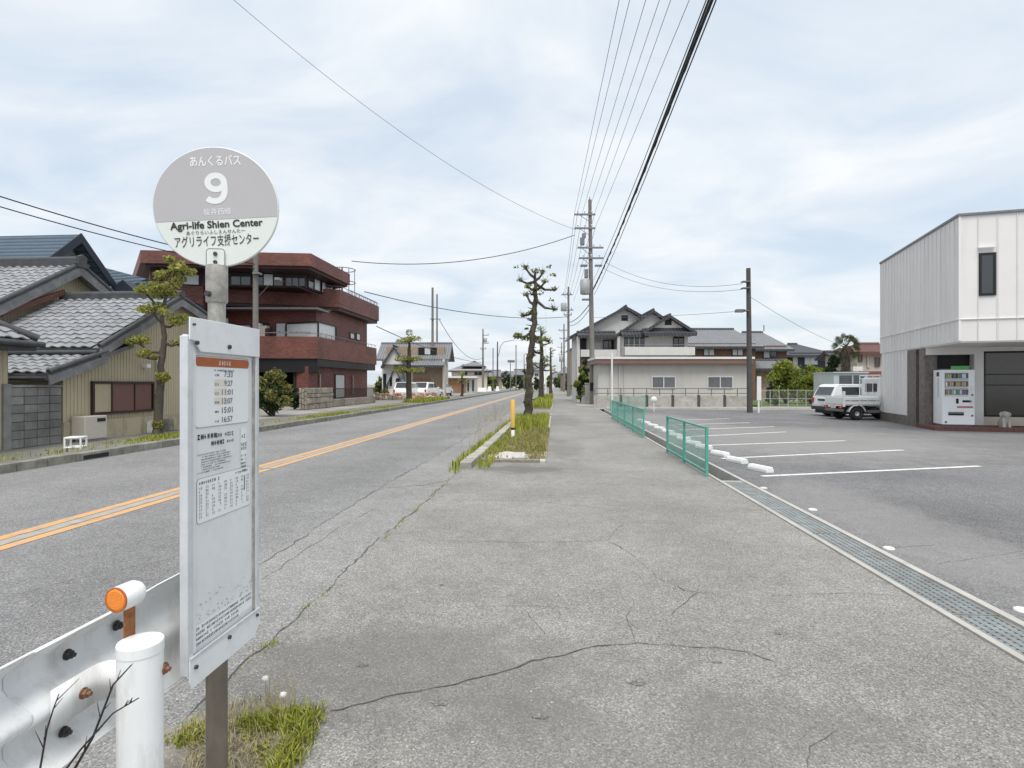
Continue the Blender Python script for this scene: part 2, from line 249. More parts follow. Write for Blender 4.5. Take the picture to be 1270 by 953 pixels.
# ---------------------------------------------------------------- mesh helpers
class MB:
    def __init__(s): s.v = []; s.f = []; s.sm = []
    def add(s, vs, fs, smooth=False):
        o = len(s.v); s.v += [tuple(p) for p in vs]
        for f in fs: s.f.append(tuple(i + o for i in f)); s.sm.append(smooth)
        return s
    def quad(s, *p): return s.add(p, [tuple(range(len(p)))])
    def box(s, x0, x1, y0, y1, z0, z1):
        vs = [(x, y, z) for z in (z0, z1) for y in (y0, y1) for x in (x0, x1)]
        return s.add(vs, [(0, 2, 3, 1), (4, 5, 7, 6), (0, 1, 5, 4), (2, 6, 7, 3), (0, 4, 6, 2), (1, 3, 7, 5)])
    def prism(s, poly, d):                                   # polygon (3-D points) swept along d
        d = Vector(d); n = len(poly); a = [Vector(p) for p in poly]; b = [p + d for p in a]
        nn = sum(((a[i] - a[0]).cross(a[(i + 1) % n] - a[0]) for i in range(1, n)), Vector())
        if nn.dot(d) > 0: a.reverse(); b.reverse()
        s.add(a + b, [tuple(range(n)), tuple(range(2 * n - 1, n - 1, -1))] + [(i, i + n, (i + 1) % n + n, (i + 1) % n) for i in range(n)]); return s
    def tube(s, pts, rs, n=8, cap=True, smooth=True):
        pts = [Vector(p) for p in pts]; rs = rs if hasattr(rs, '__len__') else [rs] * len(pts); o = []; prev = None
        for i, p in enumerate(pts):
            t = (pts[min(i + 1, len(pts) - 1)] - pts[max(i - 1, 0)]).normalized()
            if prev is None: a = t.orthogonal().normalized()
            else: a = (prev - t * prev.dot(t)); a = a.normalized() if a.length > 1e-6 else t.orthogonal().normalized()
            prev = a; b = t.cross(a)
            o += [p + (a * math.cos(2 * math.pi * k / n) + b * math.sin(2 * math.pi * k / n)) * rs[i] for k in range(n)]
        s.add(o, [(i * n + k, i * n + (k + 1) % n, (i + 1) * n + (k + 1) % n, (i + 1) * n + k) for i in range(len(pts) - 1) for k in range(n)], smooth)
        if cap: s.add(o[:n], [tuple(range(n - 1, -1, -1))]); s.add(o[-n:], [tuple(range(n))])
        return s
    def lathe(s, prof, c=(0, 0, 0), n=20, axis='z'):         # (radius, height) profile
        o = []
        for r, h in prof:
            for k in range(n):
                a = 2 * math.pi * k / n; x, y = r * math.cos(a), r * math.sin(a)
                p = (x, y, h) if axis == 'z' else ((x, h, y) if axis == 'y' else (h, x, y)); o.append((p[0] + c[0], p[1] + c[1], p[2] + c[2]))
        m = len(prof)
        return s.add(o, [(i * n + k, i * n + (k + 1) % n, (i + 1) * n + (k + 1) % n, (i + 1) * n + k) for i in range(m - 1) for k in range(n)], True)
    def sweep(s, prof, path, up=(0, 0, 1), closed=False):    # open profile points (a, b) carried along path frames (origin, A, B)
        m = len(prof); o = [Vector(c) + Vector(a) * p[0] + Vector(b) * p[1] for c, a, b in path for p in prof]
        return s.add(o, [(i * m + k, i * m + k + 1, (i + 1) * m + k + 1, (i + 1) * m + k) for i in range(len(path) - 1) for k in range(m - 1)], True)
    def obj(s, name, m, parent=None, bevel=0, origin=None):
        me = bpy.data.meshes.new(name); off = Vector((0, 0, 0))
        if origin == 'base' and s.v:
            xs = [p[0] for p in s.v]; ys = [p[1] for p in s.v]; off = Vector(((min(xs) + max(xs)) / 2, (min(ys) + max(ys)) / 2, min(p[2] for p in s.v)))
        elif origin is not None: off = Vector(origin)
        me.from_pydata([(p[0] - off.x, p[1] - off.y, p[2] - off.z) for p in s.v], [], s.f)
        me.polygons.foreach_set('use_smooth', s.sm); me.materials.append(MATS[m]); me.update()
        o = bpy.data.objects.new(name, me); COL.objects.link(o); o.location = off
        if parent is not None: o.parent = parent
        if bevel:
            b = o.modifiers.new('bevel', 'BEVEL'); b.width = bevel; b.segments = 2; b.limit_method = 'ANGLE'; b.angle_limit = rad(40)
        return o
def fixn(o):
    bm = bmesh.new(); bm.from_mesh(o.data); bmesh.ops.recalc_face_normals(bm, faces=bm.faces); bm.to_mesh(o.data); bm.free(); return o
def tag(o, label, cat, group=None):
    o['label'] = label; o['category'] = cat
    if group: o['group'] = group
    return o
def thing(name, label, cat, loc=(0, 0, 0), rz=0.0, group=None):
    o = bpy.data.objects.new(name, None); COL.objects.link(o); o.location = loc; o.rotation_euler = (0, 0, rz); o.empty_display_size = .2
    return tag(o, label, cat, group)
def struct(o): o['kind'] = 'structure'; return o
def stuff(o, label=None, cat=None):
    o['kind'] = 'stuff'
    if label: tag(o, label, cat)
    return o
def copy_tree(o, parent=None):
    c = o.copy(); COL.objects.link(c); c.parent = parent
    if parent is not None: c.matrix_parent_inverse = o.matrix_parent_inverse
    for ch in list(o.children): copy_tree(ch, c)
    return c
def box(name, m, parent, x0, x1, y0, y1, z0, z1, bevel=0): return MB().box(x0, x1, y0, y1, z0, z1).obj(name, m, parent, bevel)
def text(name, body, size, m, parent, mw, align='CENTER', bold=0.0, sx=1.0):
    cu = bpy.data.curves.new(name, 'FONT'); cu.body = body; cu.size = size; cu.align_x = align; cu.align_y = 'CENTER'; cu.offset = bold; cu.resolution_u = 3
    t = bpy.data.objects.new(name, cu); COL.objects.link(t); bpy.context.view_layer.update()
    me = bpy.data.meshes.new_from_object(t.evaluated_get(bpy.context.evaluated_depsgraph_get())); bpy.data.objects.remove(t); bpy.data.curves.remove(cu)
    me.materials.clear(); me.materials.append(MATS[m]); me.name = name
    o = bpy.data.objects.new(name, me); COL.objects.link(o); o.parent = parent; o.matrix_local = mw @ Matrix.Diagonal((sx, 1, 1, 1)); return o
def leaves(mb, c, rx, ry, rz, n, size, rng=R, flat=0.0, shell=.55, asp=.45):
    c = Vector(c)
    for _ in range(n):
        while True:
            d = Vector((rng.uniform(-1, 1), rng.uniform(-1, 1), rng.uniform(-1, 1)))
            if .05 < d.length <= 1: break
        d = d.normalized() * (shell + (1 - shell) * rng.random()) if rng.random() < .75 else d
        p = c + Vector((d.x * rx, d.y * ry, d.z * rz)); s = size * rng.uniform(.6, 1.35)
        t = Vector((rng.gauss(0, 1), rng.gauss(0, 1), rng.gauss(0, 1) * (1 - flat) + .2)).normalized(); b = t.orthogonal().normalized(); b = (b * math.cos(q := rng.uniform(0, 6.28)) + t.cross(b) * math.sin(q)) * s * asp
        t = t * s; mb.add([p - t, p + b * .9 - t * .1, p + t, p - b * .9 - t * .1], [(0, 1, 2, 3)])
def blades(mb, pts, hmin, hmax, w, rng=R, lean=.45):
    for p in pts:
        p = Vector(p); h = rng.uniform(hmin, hmax); a = rng.uniform(0, 6.28); l = rng.uniform(.05, lean) * h; d = Vector((math.cos(a), math.sin(a), 0)); s = Vector((-d.y, d.x, 0)) * w * rng.uniform(.6, 1.3)
        m = p + d * l * .35 + Vector((0, 0, h * .6)); t = p + d * l + Vector((0, 0, h * rng.uniform(.8, 1)))
        mb.add([p - s, p + s, m + s * .7, m - s * .7, t], [(0, 1, 2, 3), (3, 2, 4)])
# ================================================================ the setting
def sheet(name, m, x0, x1, y0, y1, z): return struct(MB().quad((x0, y0, z), (x1, y0, z), (x1, y1, z), (x0, y1, z)).obj(name, m))
RE, RS, RL, WR, LR = -1.66, -2.5, -9.2, 2.5, 2.92      # road edges, shoulder, drain edges
sheet('ground', 'land', -700, 700, -60, 1400, -.45)
road = sheet('road', 'road_asphalt', RL, RS, -25, 900, 0)
shoulder = sheet('road_shoulder', 'shoulder_asphalt', RS, RE, -25, 900, 0)
walk = sheet('sidewalk', 'walk_asphalt', RE, WR, -25, 900, 0)
lot = sheet('parking_lot', 'lot_asphalt', LR, 60, -25, 33.9, 0)
sheet('right_land', 'yard', WR, 300, 33.9, 900, -.004)
lwalk = sheet('left_sidewalk', 'left_walk', -11.3, RL - .18, -5, 400, .15)
sheet('left_land', 'yard', -300, -11.3, -5, 900, .146)
# drain with grating
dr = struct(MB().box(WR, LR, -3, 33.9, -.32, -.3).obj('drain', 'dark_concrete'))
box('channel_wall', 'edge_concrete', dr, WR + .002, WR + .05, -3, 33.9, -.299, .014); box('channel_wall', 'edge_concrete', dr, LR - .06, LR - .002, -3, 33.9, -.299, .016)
GL = 1.0
mg = MB()
for i in range(6): x = WR + .058 + i * .0535; mg.box(x, x + .034, .004, GL - .004, -.03, .002)
nb = 23
for j in range(nb): y = .004 + j * (GL - .02) / (nb - 1); mg.box(WR + .062, LR - .07, y, y + .028, -.028, -.0005)
g0 = None
for i in range(-2, 9):
    if g0 is None: g0 = mg.obj('grating', 'grate', dr, origin=(0, 0, 0)); o = g0
    else: o = bpy.data.objects.new('grating', g0.data); COL.objects.link(o); o.parent = dr
    o.location = (0, i * GL - .12, R.uniform(-.003, .002)); o.rotation_euler = (0, 0, R.uniform(-.002, .002))
box('end_cap', 'edge_concrete', dr, WR + .052, LR - .062, 8.881, 8.96, -.29, .006)
# leaf litter along the grating
def ribbon(pts, w, z, jit=.5, step=.045, rng=R):
    P = [Vector((p[0], p[1], 0)) for p in pts]; out = []
    for a, b in zip(P, P[1:]):
        n = max(1, int((b - a).length / step))
        for k in range(n): out.append(a.lerp(b, k / n))
    out.append(P[-1]); mb = MB(); vs = []; off = 0; wv_ = 1.0
    for i, p in enumerate(out):
        t = (out[min(i + 1, len(out) - 1)] - out[max(i - 1, 0)]).normalized(); s = Vector((-t.y, t.x, 0)); off = off * .8 + rng.uniform(-1, 1) * jit * step * .5; wv_ = .75 * wv_ + .25 * rng.uniform(-.5, 1.9) if i else 1.0; ww = max(.12, wv_) * w * rng.uniform(.5, 1.2) * (.3 if i in (0, len(out) - 1) else 1)
        c = p + s * off; vs += [c - s * ww / 2 + Vector((0, 0, z)), c + s * ww / 2 + Vector((0, 0, z))]
    return mb.add(vs, [(2 * i, 2 * i + 2, 2 * i + 3, 2 * i + 1)[::-1] for i in range(len(out) - 1)])
def crack(px, w, parent): return ribbon([gp(*p) for p in px], w * .55, .004).obj('crack', 'crack', parent)
ribbon([(RE + .01, 2.2), (RE - .02, 5), (RE + .015, 9.6)], .013, .005, .6).obj('crack', 'crack', walk)
for p, w in (([(410, 884), (480, 866), (540, 852), (600, 838), (660, 820), (700, 812), (740, 801), (790, 797), (840, 802), (890, 805), (930, 812), (960, 824)], .018),
             ([(470, 671), (560, 671), (650, 673), (752, 671)], .012), ([(752, 671), (765, 655), (772, 650)], .008), ([(752, 671), (780, 684), (800, 702), (815, 718), (850, 733), (870, 736), (915, 734), (950, 740), (1010, 737), (1105, 738)], .011),
             ([(868, 736), (845, 750), (830, 766)], .009), ([(785, 743), (780, 770), (792, 800)], .008), ([(560, 620), (660, 622), (760, 632), (850, 633), (940, 636)], .012),
             ([(650, 757), (670, 780), (678, 790)], .006), ([(580, 752), (660, 752), (720, 754)], .006), ([(640, 600), (720, 602), (800, 600)], .01), ([(1040, 905), (1010, 930), (1000, 953)], .006),
             ([(1240, 900), (1200, 860), (1160, 850)], .005)): crack(p, w, walk)
crack([(470, 606), (530, 602), (575, 592)], .02, shoulder)
ribbon([(RS, 1.0), (RS + .03, 4), (RS - .02, 8), (RS + .02, 14), (RS, 25)], .012, .004, .5, .1).obj('crack', 'crack', shoulder)
for p, w in (([(0, 668), (60, 655), (150, 640), (224, 622)], .012), ([(325, 720), (420, 655), (510, 608)], .012), ([(0, 745), (90, 720), (225, 690)], .01)): crack(p, w, road)
for p, w in (([(925, 632), (1000, 634), (1090, 632)], .012), ([(1065, 681), (1110, 679), (1160, 676)], .01), ([(990, 577), (1040, 585), (1070, 592)], .02), ([(1160, 700), (1230, 690), (1270, 684)], .01)): crack(p, w, lot)
# oil spots on the pavement
def blot(px, py, r, m, parent, sq=1.0):
    c = gp(px, py); n = 14; vs = [(c.x + math.cos(k * 6.283 / n) * r * R.uniform(.5, 1.2), c.y + math.sin(k * 6.283 / n) * r * sq * R.uniform(.5, 1.2), .003) for k in range(n)]
    return MB().add(vs, [tuple(range(n))]).obj('stain', m, parent)
asphalt('oil', (.17, .16, .15), (.34, .32, .3), (.08, .075, .07), 110, .2)
for a in ((790, 848, .05, .6), (545, 872, .05, .6), (672, 890, .04, .6), (450, 826, .035, .6), (890, 822, .03, .6), (548, 726, .02, .8), (965, 786, .02, .8)): blot(a[0], a[1], a[2], 'oil', walk, a[3])
# painted lines: double orange centre line, worn
def strip(name, m, parent, x0, x1, y0, y1, z=.004, n=1):
    mb = MB()
    for i in range(n):
        a = y0 + (y1 - y0) * i / n; b = y0 + (y1 - y0) * (i + 1) / n; mb.quad((x0 + R.uniform(-.006, .006), a, z), (x1 + R.uniform(-.006, .006), a, z), (x1 + R.uniform(-.006, .006), b, z), (x0 + R.uniform(-.006, .006), b, z))
    return mb.obj(name, m, parent)
for y0, y1 in ((-12, 9.6), (9.66, 26), (26.05, 60), (60.1, 140), (140.2, 420)):
    strip('centre_line', 'orange_paint', road, -5.44, -5.31, y0, y1, n=4); strip('centre_line', 'orange_paint', road, -5.11, -4.98, y0, y1, n=4); strip('old_line', 'faded_paint', road, -5.29, -5.13, y0, y1, n=4)
# parking bay lines (slanted), wheel stops
for (l, r) in (((945, 591), (1215, 578.5)), ((895, 569), (1120, 558.5)), ((868, 553), (1048, 547)), ((853, 542), (975, 536)), ((843, 533.5), (960, 529.5)), ((835, 527.5), (930, 524.5)), ((828, 522), (905, 519.5))):
    a, b = gp(*l), gp(*r); d = (b - a).normalized(); s = Vector((-d.y, d.x, 0)) * .055; z = Vector((0, 0, .004)); MB().quad(a - s + z, b - s + z, b + s + z, a + s + z).obj('bay_line', 'white_paint', lot)
for px, py in ((947, 606), (1008, 633), (1102, 681), (1268, 758)):
    c = gp(px, py); MB().lathe([(.05, 0), (.048, .012), (.03, .018), (0, .018)], (c.x, c.y, .001), 14).obj('stud', 'white_paint', lot)
ba, bb = gp(945, 591), gp(1215, 578.5); bd = math.atan2(bb.y - ba.y, bb.x - ba.x)
ORD = ['nearest', 'second nearest', 'third nearest', 'fourth nearest', 'fifth nearest', 'sixth nearest', 'seventh nearest', 'eighth nearest', 'ninth nearest', 'tenth nearest', 'eleventh nearest', 'twelfth nearest', 'thirteenth nearest', 'fourteenth nearest']
ws = None
for i, (px, py) in enumerate(((943, 584), (914, 573.5), (893, 565), (873, 556.5), (860, 551.5), (848, 546), (838, 541.5), (829, 537), (818, 532.5), (810, 529), (801, 525.5), (795, 522.5))):
    c = gp(px, py + .5)
    if ws is None:
        ln = .245; pr = [(-.075, 0), (-.075, .05), (-.05, .1), (.05, .1), (.075, .05), (.075, 0)]
        mb = MB().prism([(x, -ln, z) for x, z in pr], (0, 2 * ln, 0)); ws = mb.obj('wheel_stop', 'white', bevel=.01); o = ws
    else: o = bpy.data.objects.new('wheel_stop', ws.data); COL.objects.link(o); b = o.modifiers.new('bevel', 'BEVEL'); b.width = .01; b.segments = 2
    o.location = (c.x, c.y, 0); o.rotation_euler = (0, 0, bd + R.uniform(-.03, .03)); tag(o, f'white concrete wheel stop in the parking lot, {ORD[i]} to the camera in its row', 'wheel stop', 'wheel stops along the bays')
# kerbs
def kerbrow(parent, x0, x1, y0, y1, z0, z1, ln, m='kerb', n=300):
    y = y0; me = None
    while y < y1 and n:
        if me is None: o = MB().box(x0, x1, 0, ln - .012, z0, z1).obj('kerb_stone', m, parent, .012); me = o.data
        else:
            o = bpy.data.objects.new('kerb_stone', me); COL.objects.link(o); o.parent = parent; b = o.modifiers.new('bevel', 'BEVEL'); b.width = .012; b.segments = 1
        o.location = (R.uniform(-.008, .008), y, R.uniform(-.008, .006)); y += ln; n -= 1
kerbrow(lwalk, RL - .18, RL, 2.4, 62, -.1, .165, .6); box('kerb_run', 'kerb', lwalk, RL - .18, RL, 62.4, 400, -.1, .16)
# ---------------------------------------------------------------- planted island with kerb, grass and its concrete patch
isl = struct(MB().box(RE + .22, -.3, 10.75, 25.5, -.02, .05).obj('planting_island', 'soil'))
kerbrow(isl, RE - .02, RE + .19, 9.85, 26, -.05, .12, .62, 'kerb_pale')
for y0, y1 in ((10.7, 12.2), (12.22, 14.4), (14.42, 17), (17.02, 20), (20.02, 25.5)): box('edging', 'edge_concrete', isl, -.3, -.19, y0, y1, -.05, .06 + R.uniform(-.015, .015), .01)
c = gp(645, 566)
n = 11; MB().prism([(-.9 + a_, 11.45 + b_, .03) for a_, b_ in ((-.42, -.42), (-.05, -.55), (.2, -.45), (.38, -.5), (.42, -.1), (.25, .12), (.3, .42), (.05, .38), (-.12, .55), (-.3, .3), (-.25, .02), (-.45, -.1))], (0, 0, .04)).obj('concrete_patch', 'edge_concrete', isl, .01)
def field(x0, x1, y0, y1, n, z, rng=R, mask=None):
    out = []
    while len(out) < n:
        x, y = rng.uniform(x0, x1), rng.uniform(y0, y1)
        if mask is None or rng.random() < mask(x, y): out.append((x, y, z))
    return out
def pat(x, y): return .5 + .5 * math.sin(x * 7.1 + 2 * math.sin(y * 1.9)) * math.sin(y * 2.3 + x * 3)
gm = MB()
blades(gm, field(RE + .22, -.25, 12, 25.3, 3600, .05, mask=lambda x, y: .12 + .88 * pat(x, y) ** 2), .03, .11, .011); blades(gm, field(-1.4, -.25, 15.5, 25.2, 3200, .05, mask=lambda x, y: math.exp(-((y - 20.6) / 1.9) ** 2)), .12, .46, .013)
blades(gm, field(RE + .2, RE + .5, 9.7, 15, 700, .03, mask=lambda x, y: pat(x * 2, y)), .03, .16, .009); blades(gm, field(RE - .16, RE, 9.3, 26, 1100, 0, mask=lambda x, y: pat(1, y * .7) ** 2), .06, .26, .01)
stuff(gm.obj('grass', 'grass', None, origin=(-.9, 18, 0)), 'green grass filling the kerbed island round the pollarded tree', 'grass')
gd = MB(); blades(gd, field(RE + .22, -.2, 10.9, 17, 4200, .05, mask=lambda x, y: (.3 + .7 * pat(y, x)) * (((x + .92) / .36) ** 2 + ((y - 11.4) / .45) ** 2 > R.uniform(.6, 1.2))), .02, .085, .011); blades(gd, field(-.8, -.18, 12, 18, 900, .05), .06, .2, .012)
stuff(gd.obj('dry_grass', 'dry_grass', None, origin=(-.9, 14, 0)), 'yellowed short grass at the near end of the kerbed island', 'grass')
gw = MB()
for _ in range(70):
    x, y = RE + R.uniform(-.45, -.02), R.uniform(12.0, 22); h = R.uniform(.5, 1.0); a = R.uniform(0, 6.28); l = R.uniform(.1, .5)
    pts = [(x + l * math.cos(a) * t * t, y + l * math.sin(a) * t * t, h * (t - .12 * t * t)) for t in (0, .35, .7, 1)]; gw.tube(pts, [.0022, .002, .0015, .0008], 3, False)
    for k in range(3): e = Vector(pts[3]) + Vector((R.uniform(-.06, .06), R.uniform(-.06, .06), R.uniform(-.1, .05))); gw.tube([pts[2], e], [.0016, .0012], 3, False)
stuff(gw.obj('wild_oat', 'straw', None, origin=(RE - .2, 17, 0)), 'tall thin seeding grass stalks leaning over the island kerb', 'grass')
# further islands down the sidewalk
i2 = struct(MB().box(RE + .22, -.3, 33.5, 60, -.02, .06).obj('planting_island', 'soil')); kerbrow(i2, RE - .02, RE + .2, 33, 60, -.05, .15, .62); box('edging', 'edge_concrete', i2, -.3, -.19, 33.5, 60, -.05, .07)
g2 = MB(); blades(g2, field(RE + .2, -.25, 33.5, 60, 6000, .05, mask=lambda x, y: .2 + .8 * math.exp(-((y - 43) / 6) ** 2)), .1, .6, .03); stuff(g2.obj('grass', 'grass', None, origin=(-1, 45, 0)), 'tall green grass round the foot of the second tree down the sidewalk', 'grass')
# left verge: grass along the kerb
gl = MB(); blades(gl, field(RL - 1.0, RL - .2, 8, 36, 4200, .15, mask=lambda x, y: .03 + .9 * (math.exp(-((y - 14.3) / 1.5) ** 2) + .6 * math.exp(-((y - 24) / 2.2) ** 2) + .5 * math.exp(-((y - 32) / 2) ** 2) + .12 * pat(x, y) ** 2 * (y < 15))), .03, .12, .012)
blades(gl, field(RL - 1.9, RL - .2, 40, 50, 2500, .15), .1, .35, .03); stuff(gl.obj('grass', 'grass', None, origin=(RL - .5, 20, .15)), 'patchy grass along the kerb of the far sidewalk', 'grass')
inl = MB().box(RL - .02, RL + .012, 0, .62, .02, .1).obj('kerb_inlet', 'black', lwalk); inl.location = (0, 10.35, 0)

# grit and seam weeds on the pavement
pb_ = MB()
for _ in range(900):
    y = 1.9 + R.random() ** 1.6 * 8; x = R.uniform(-1.5, 2.45) if R.random() < .6 else RE + R.gauss(0, .12); s_ = R.uniform(.0025, .007) * (1 if R.random() < .93 else 1.8); a = R.uniform(0, 6.28)
    pb_.add([(x + s_ * math.cos(a + k * 1.57) * R.uniform(.7, 1.2), y + s_ * math.sin(a + k * 1.57) * R.uniform(.7, 1.2), .002) for k in range(4)] + [(x, y, .002 + s_ * .9)], [(0, 1, 4), (1, 2, 4), (2, 3, 4), (3, 0, 4)])
stuff(pb_.obj('grit', 'edge_concrete', None, origin=(0, 4, 0)), 'loose pale grit scattered on the near sidewalk', 'grit')
sw_ = MB(); blades(sw_, [(RE + R.gauss(0, .015), y_, 0) for y_ in [R.uniform(2.3, 9.8) for _ in range(700)] if pat(y_ * 1.7, y_) > .62], .01, .05, .0028, lean=1.0)
stuff(sw_.obj('grass', 'grass', None, origin=(RE, 5, 0)), 'thin weeds sprouting along the seam between road and sidewalk', 'grass')
def rootloc(o):
    l = Vector((0, 0, 0))
    while o is not None: l += o.location; o = o.parent
    return l
def wobj(mb, name, m, parent, bevel=0):            # geometry given in world coordinates under an unrotated parent
    l = rootloc(parent); mb.v = [(p[0] - l.x, p[1] - l.y, p[2] - l.z) for p in mb.v]; return mb.obj(name, m, parent, bevel)
def textfit(name, body, m, parent, mw, w, h, bold=0.0):
    o = text(name, body, 1.0, m, parent, Matrix.Identity(4), bold=bold); vs = o.data.vertices
    x0 = min(v.co.x for v in vs); x1 = max(v.co.x for v in vs); y0 = min(v.co.y for v in vs); y1 = max(v.co.y for v in vs)
    for v in vs: v.co.x = (v.co.x - (x0 + x1) / 2) * w / (x1 - x0); v.co.y = (v.co.y - (y0 + y1) / 2) * h / (y1 - y0)
    o.matrix_local = mw; return o
# ================================================================ bus stop sign
BX, BY = -1.229, 1.965
bs = thing('bus_stop_sign', 'bus stop sign with a round grey and white disc above a tall white timetable board', 'bus stop', (BX, BY, 0))
MB().tube([(0, 0, 0), (0, 0, .98)], .036, 20).tube([(0, 0, .975), (0, 0, .99)], .0365, 20).obj('pole_foot', 'pole_brown', bs)
MB().tube([(0, 0, .985), (0, 0, 1.80)], .0295, 20).obj('pole', 'pole_grey', bs)
MB().tube([(0, 0, 1.795), (0, 0, 1.80), (0, 0, 1.92), (0, 0, 1.93)], [.034, .037, .037, .036], 20).obj('collar', 'pole_grey', bs)
MB().tube([(-.006, -.034, 1.822), (-.008, -.05, 1.822)], .011, 6, smooth=False).obj('collar_bolt', 'old_bolt', bs)
RD = .2185; roll = rad(4.6)
mb = MB(); mb.lathe([(0, .006), (RD - .003, .006), (RD, .003), (RD, -.003), (RD - .003, -.006), (0, -.006)], (0, 0, 0), 72, 'y')
disc = fixn(mb.obj('disc', 'disc_white', bs)); disc.matrix_local = Matrix.Translation((0, 0, 2.143)) @ Matrix.Rotation(A + rad(6), 4, 'Z') @ Matrix.Rotation(-roll, 4, 'Y')
for f in disc.data.polygons: f.use_smooth = False
DC = -.046; a0 = math.asin(DC / (RD - .004)); pts = [((RD - .004) * math.cos(a0 + (math.pi - 2 * a0) * k / 60), -.0068, (RD - .004) * math.sin(a0 + (math.pi - 2 * a0) * k / 60)) for k in range(61)]
MB().add(pts, [tuple(range(61))]).obj('grey_field', 'disc_grey', disc)
def dm(px, py):
    dx, dy, g = px - 269, 257 - py, rad(3.4); X = dx * math.cos(g) + dy * math.sin(g); Z = -dx * math.sin(g) + dy * math.cos(g)
    return Matrix.Translation((X * .00275, -.0076, Z * .002934)) @ Matrix.Rotation(rad(90), 4, 'X')
for body, m, px, py, w, h, b in (('あんくるバス', 'disc_letter', 269.5, 200.3, 64, 13.5, .02), ('桜井西線', 'disc_letter', 270.5, 263, 34.5, 8.5, .004),
        ('Agri-life Shien Center', 'ink', 269.5, 280, 117, 12, .028), ('あぐりらいふしえんせんたー', 'ink', 268, 288.2, 74, 5, .004), ('アグリライフ支援センター', 'ink', 269.3, 298.6, 106, 14, .005)):
    textfit('lettering', body, m, disc, dm(px, py), w * .00275, h * .002934, b)
# route numeral: round bowl with a curved tail
def stroke(mb, pts, w, y, closed=False):
    n = len(pts); vs = []
    for i, (x, z) in enumerate(pts):
        a, b = pts[(i - 1) % n if closed else max(i - 1, 0)], pts[(i + 1) % n if closed else min(i + 1, n - 1)]; t = Vector((b[0] - a[0], b[1] - a[1])).normalized(); vs += [(x - t.y * w / 2, y, z + t.x * w / 2), (x + t.y * w / 2, y, z - t.x * w / 2)]
    m = n if closed else n - 1; mb.add(vs, [(2 * i, 2 * i + 1, (2 * i + 3) % (2 * n), (2 * i + 2) % (2 * n)) for i in range(m)])
nm_ = MB(); stroke(nm_, [(.0283 * math.cos(k * math.pi / 18), .024 + .0252 * math.sin(k * math.pi / 18)) for k in range(36)], .0215, 0, True)
stroke(nm_, [(-.0335, -.0315), (-.026, -.0385), (-.016, -.0425), (-.004, -.0437), (.008, -.041), (.018, -.0345), (.0245, -.0245), (.028, -.012), (.0293, .002), (.0288, .016), (.0284, .024)], .0215, -.0002)
nu = nm_.obj('numeral', 'disc_letter', disc); q_ = dm(270, 235.2).translation; nu.location = q_
tabm = Matrix.Rotation(A + rad(6), 4, 'Z')
def rrect(w, h, r, n=5): return [((w / 2 - r) * sx + r * math.cos(a), (h / 2 - r) * sy + r * math.sin(a)) for sx, sy, a_ in ((1, 1, 0), (-1, 1, 90), (-1, -1, 180), (1, -1, 270)) for a in [rad(a_ + 90 * k / n) for k in range(n + 1)]]
tab = MB().prism([(x, -.0072, z) for x, z in rrect(.064, .066, .012)], (0, -.004, 0)).obj('mount_plate', 'disc_white', bs); tab.matrix_local = Matrix.Translation((0, 0, 1.957)) @ tabm
ol = MB(); o1, o2 = rrect(.066, .068, .013), rrect(.061, .063, .0105); k = len(o1)
ol.add([(x, -.0118, z) for x, z in o1] + [(x, -.0118, z) for x, z in o2], [(i, (i + 1) % k, (i + 1) % k + k, i + k) for i in range(k)]).obj('plate_seam', 'ink_grey', tab)
for z in (.014, -.016): MB().tube([(0, -.011, z), (0, -.0165, z)], .0075, 6, smooth=False).obj('bolt', 'old_bolt', tab)
# timetable board (and its twin facing the road)
FX = .04
def bpx(px, py): q = onx(px, py, BX + FX + .012); return q.y - BY, q.z
y0, y1 = bpx(229, 500)[0], bpx(318.5, 500)[0]; ym = (y0 + y1) / 2
def board_shell(side):
    s = side
    def bx(name, m, xa, xb, ya, yb, za, zb, bev=0): return box(name, m, bs, min(s * xa, s * xb), max(s * xa, s * xb), ya, yb, za, zb, bev)
    bd = bx('board', 'panel_white', .036, FX + .0105, y0 + .012, y1 - .012, .6, 1.66)
    bx('side_frame', 'aluminium', .034, FX + .022, y0, y0 + .03, .565, 1.655, .003); bx('side_frame', 'aluminium', .034, FX + .022, y1 - .022, y1, .565, 1.655, .003)
    bx('inner_lip', 'panel_white', FX + .01, FX + .017, y0 + .031, y0 + .05, .62, 1.64, .002); bx('inner_lip', 'pole_grey', FX + .01, FX + .016, y1 - .034, y1 - .0225, .62, 1.64)
    c = .035
    tp = [(y0 + .004, 1.715), (y1 - .006, 1.715), (y1 - .006, 1.606), (y0 + .06, 1.606), (y0 + .028, 1.64), (y0 + .004, 1.642)]
    bt = [(y0 + .004, .545), (y0 + .012, .522), (y1 - .05, .522), (y1 - .008, .56), (y1 - .004, .612), (y0 + .004, .612)]
    for nm, po in (('header_plate', tp), ('foot_plate', bt)):
        MB().prism([(s * (FX + .0225), a, b) for a, b in po], (s * .005, 0, 0)).obj(nm, 'header_white', bs, .0015)
    rr = [(y0 + .035, 1.634, .007), (ym + .0, 1.632, .008), (y1 - .03, .60, .006), (ym, .598, .0075), (y0 + .03, .585, .007), (y0 + .02, 1.692, .004)]
    for a, b, r in rr: MB().tube([(s * (FX + .027), a, b), (s * (FX + .035), a, b)], r, 6, smooth=False).obj('bolt', 'old_bolt', bs)
    bx('foot_rail', 'aluminium', FX + .0225, FX + .03, y0 + .005, y1 - .005, .6125, .622); bx('crossbar', 'aluminium', .028, .036, y0 + .05, y1 - .05, 1.5, 1.54); bx('crossbar', 'aluminium', .028, .036, y0 + .05, y1 - .05, .75, .79)
    return bd
bd = board_shell(1)
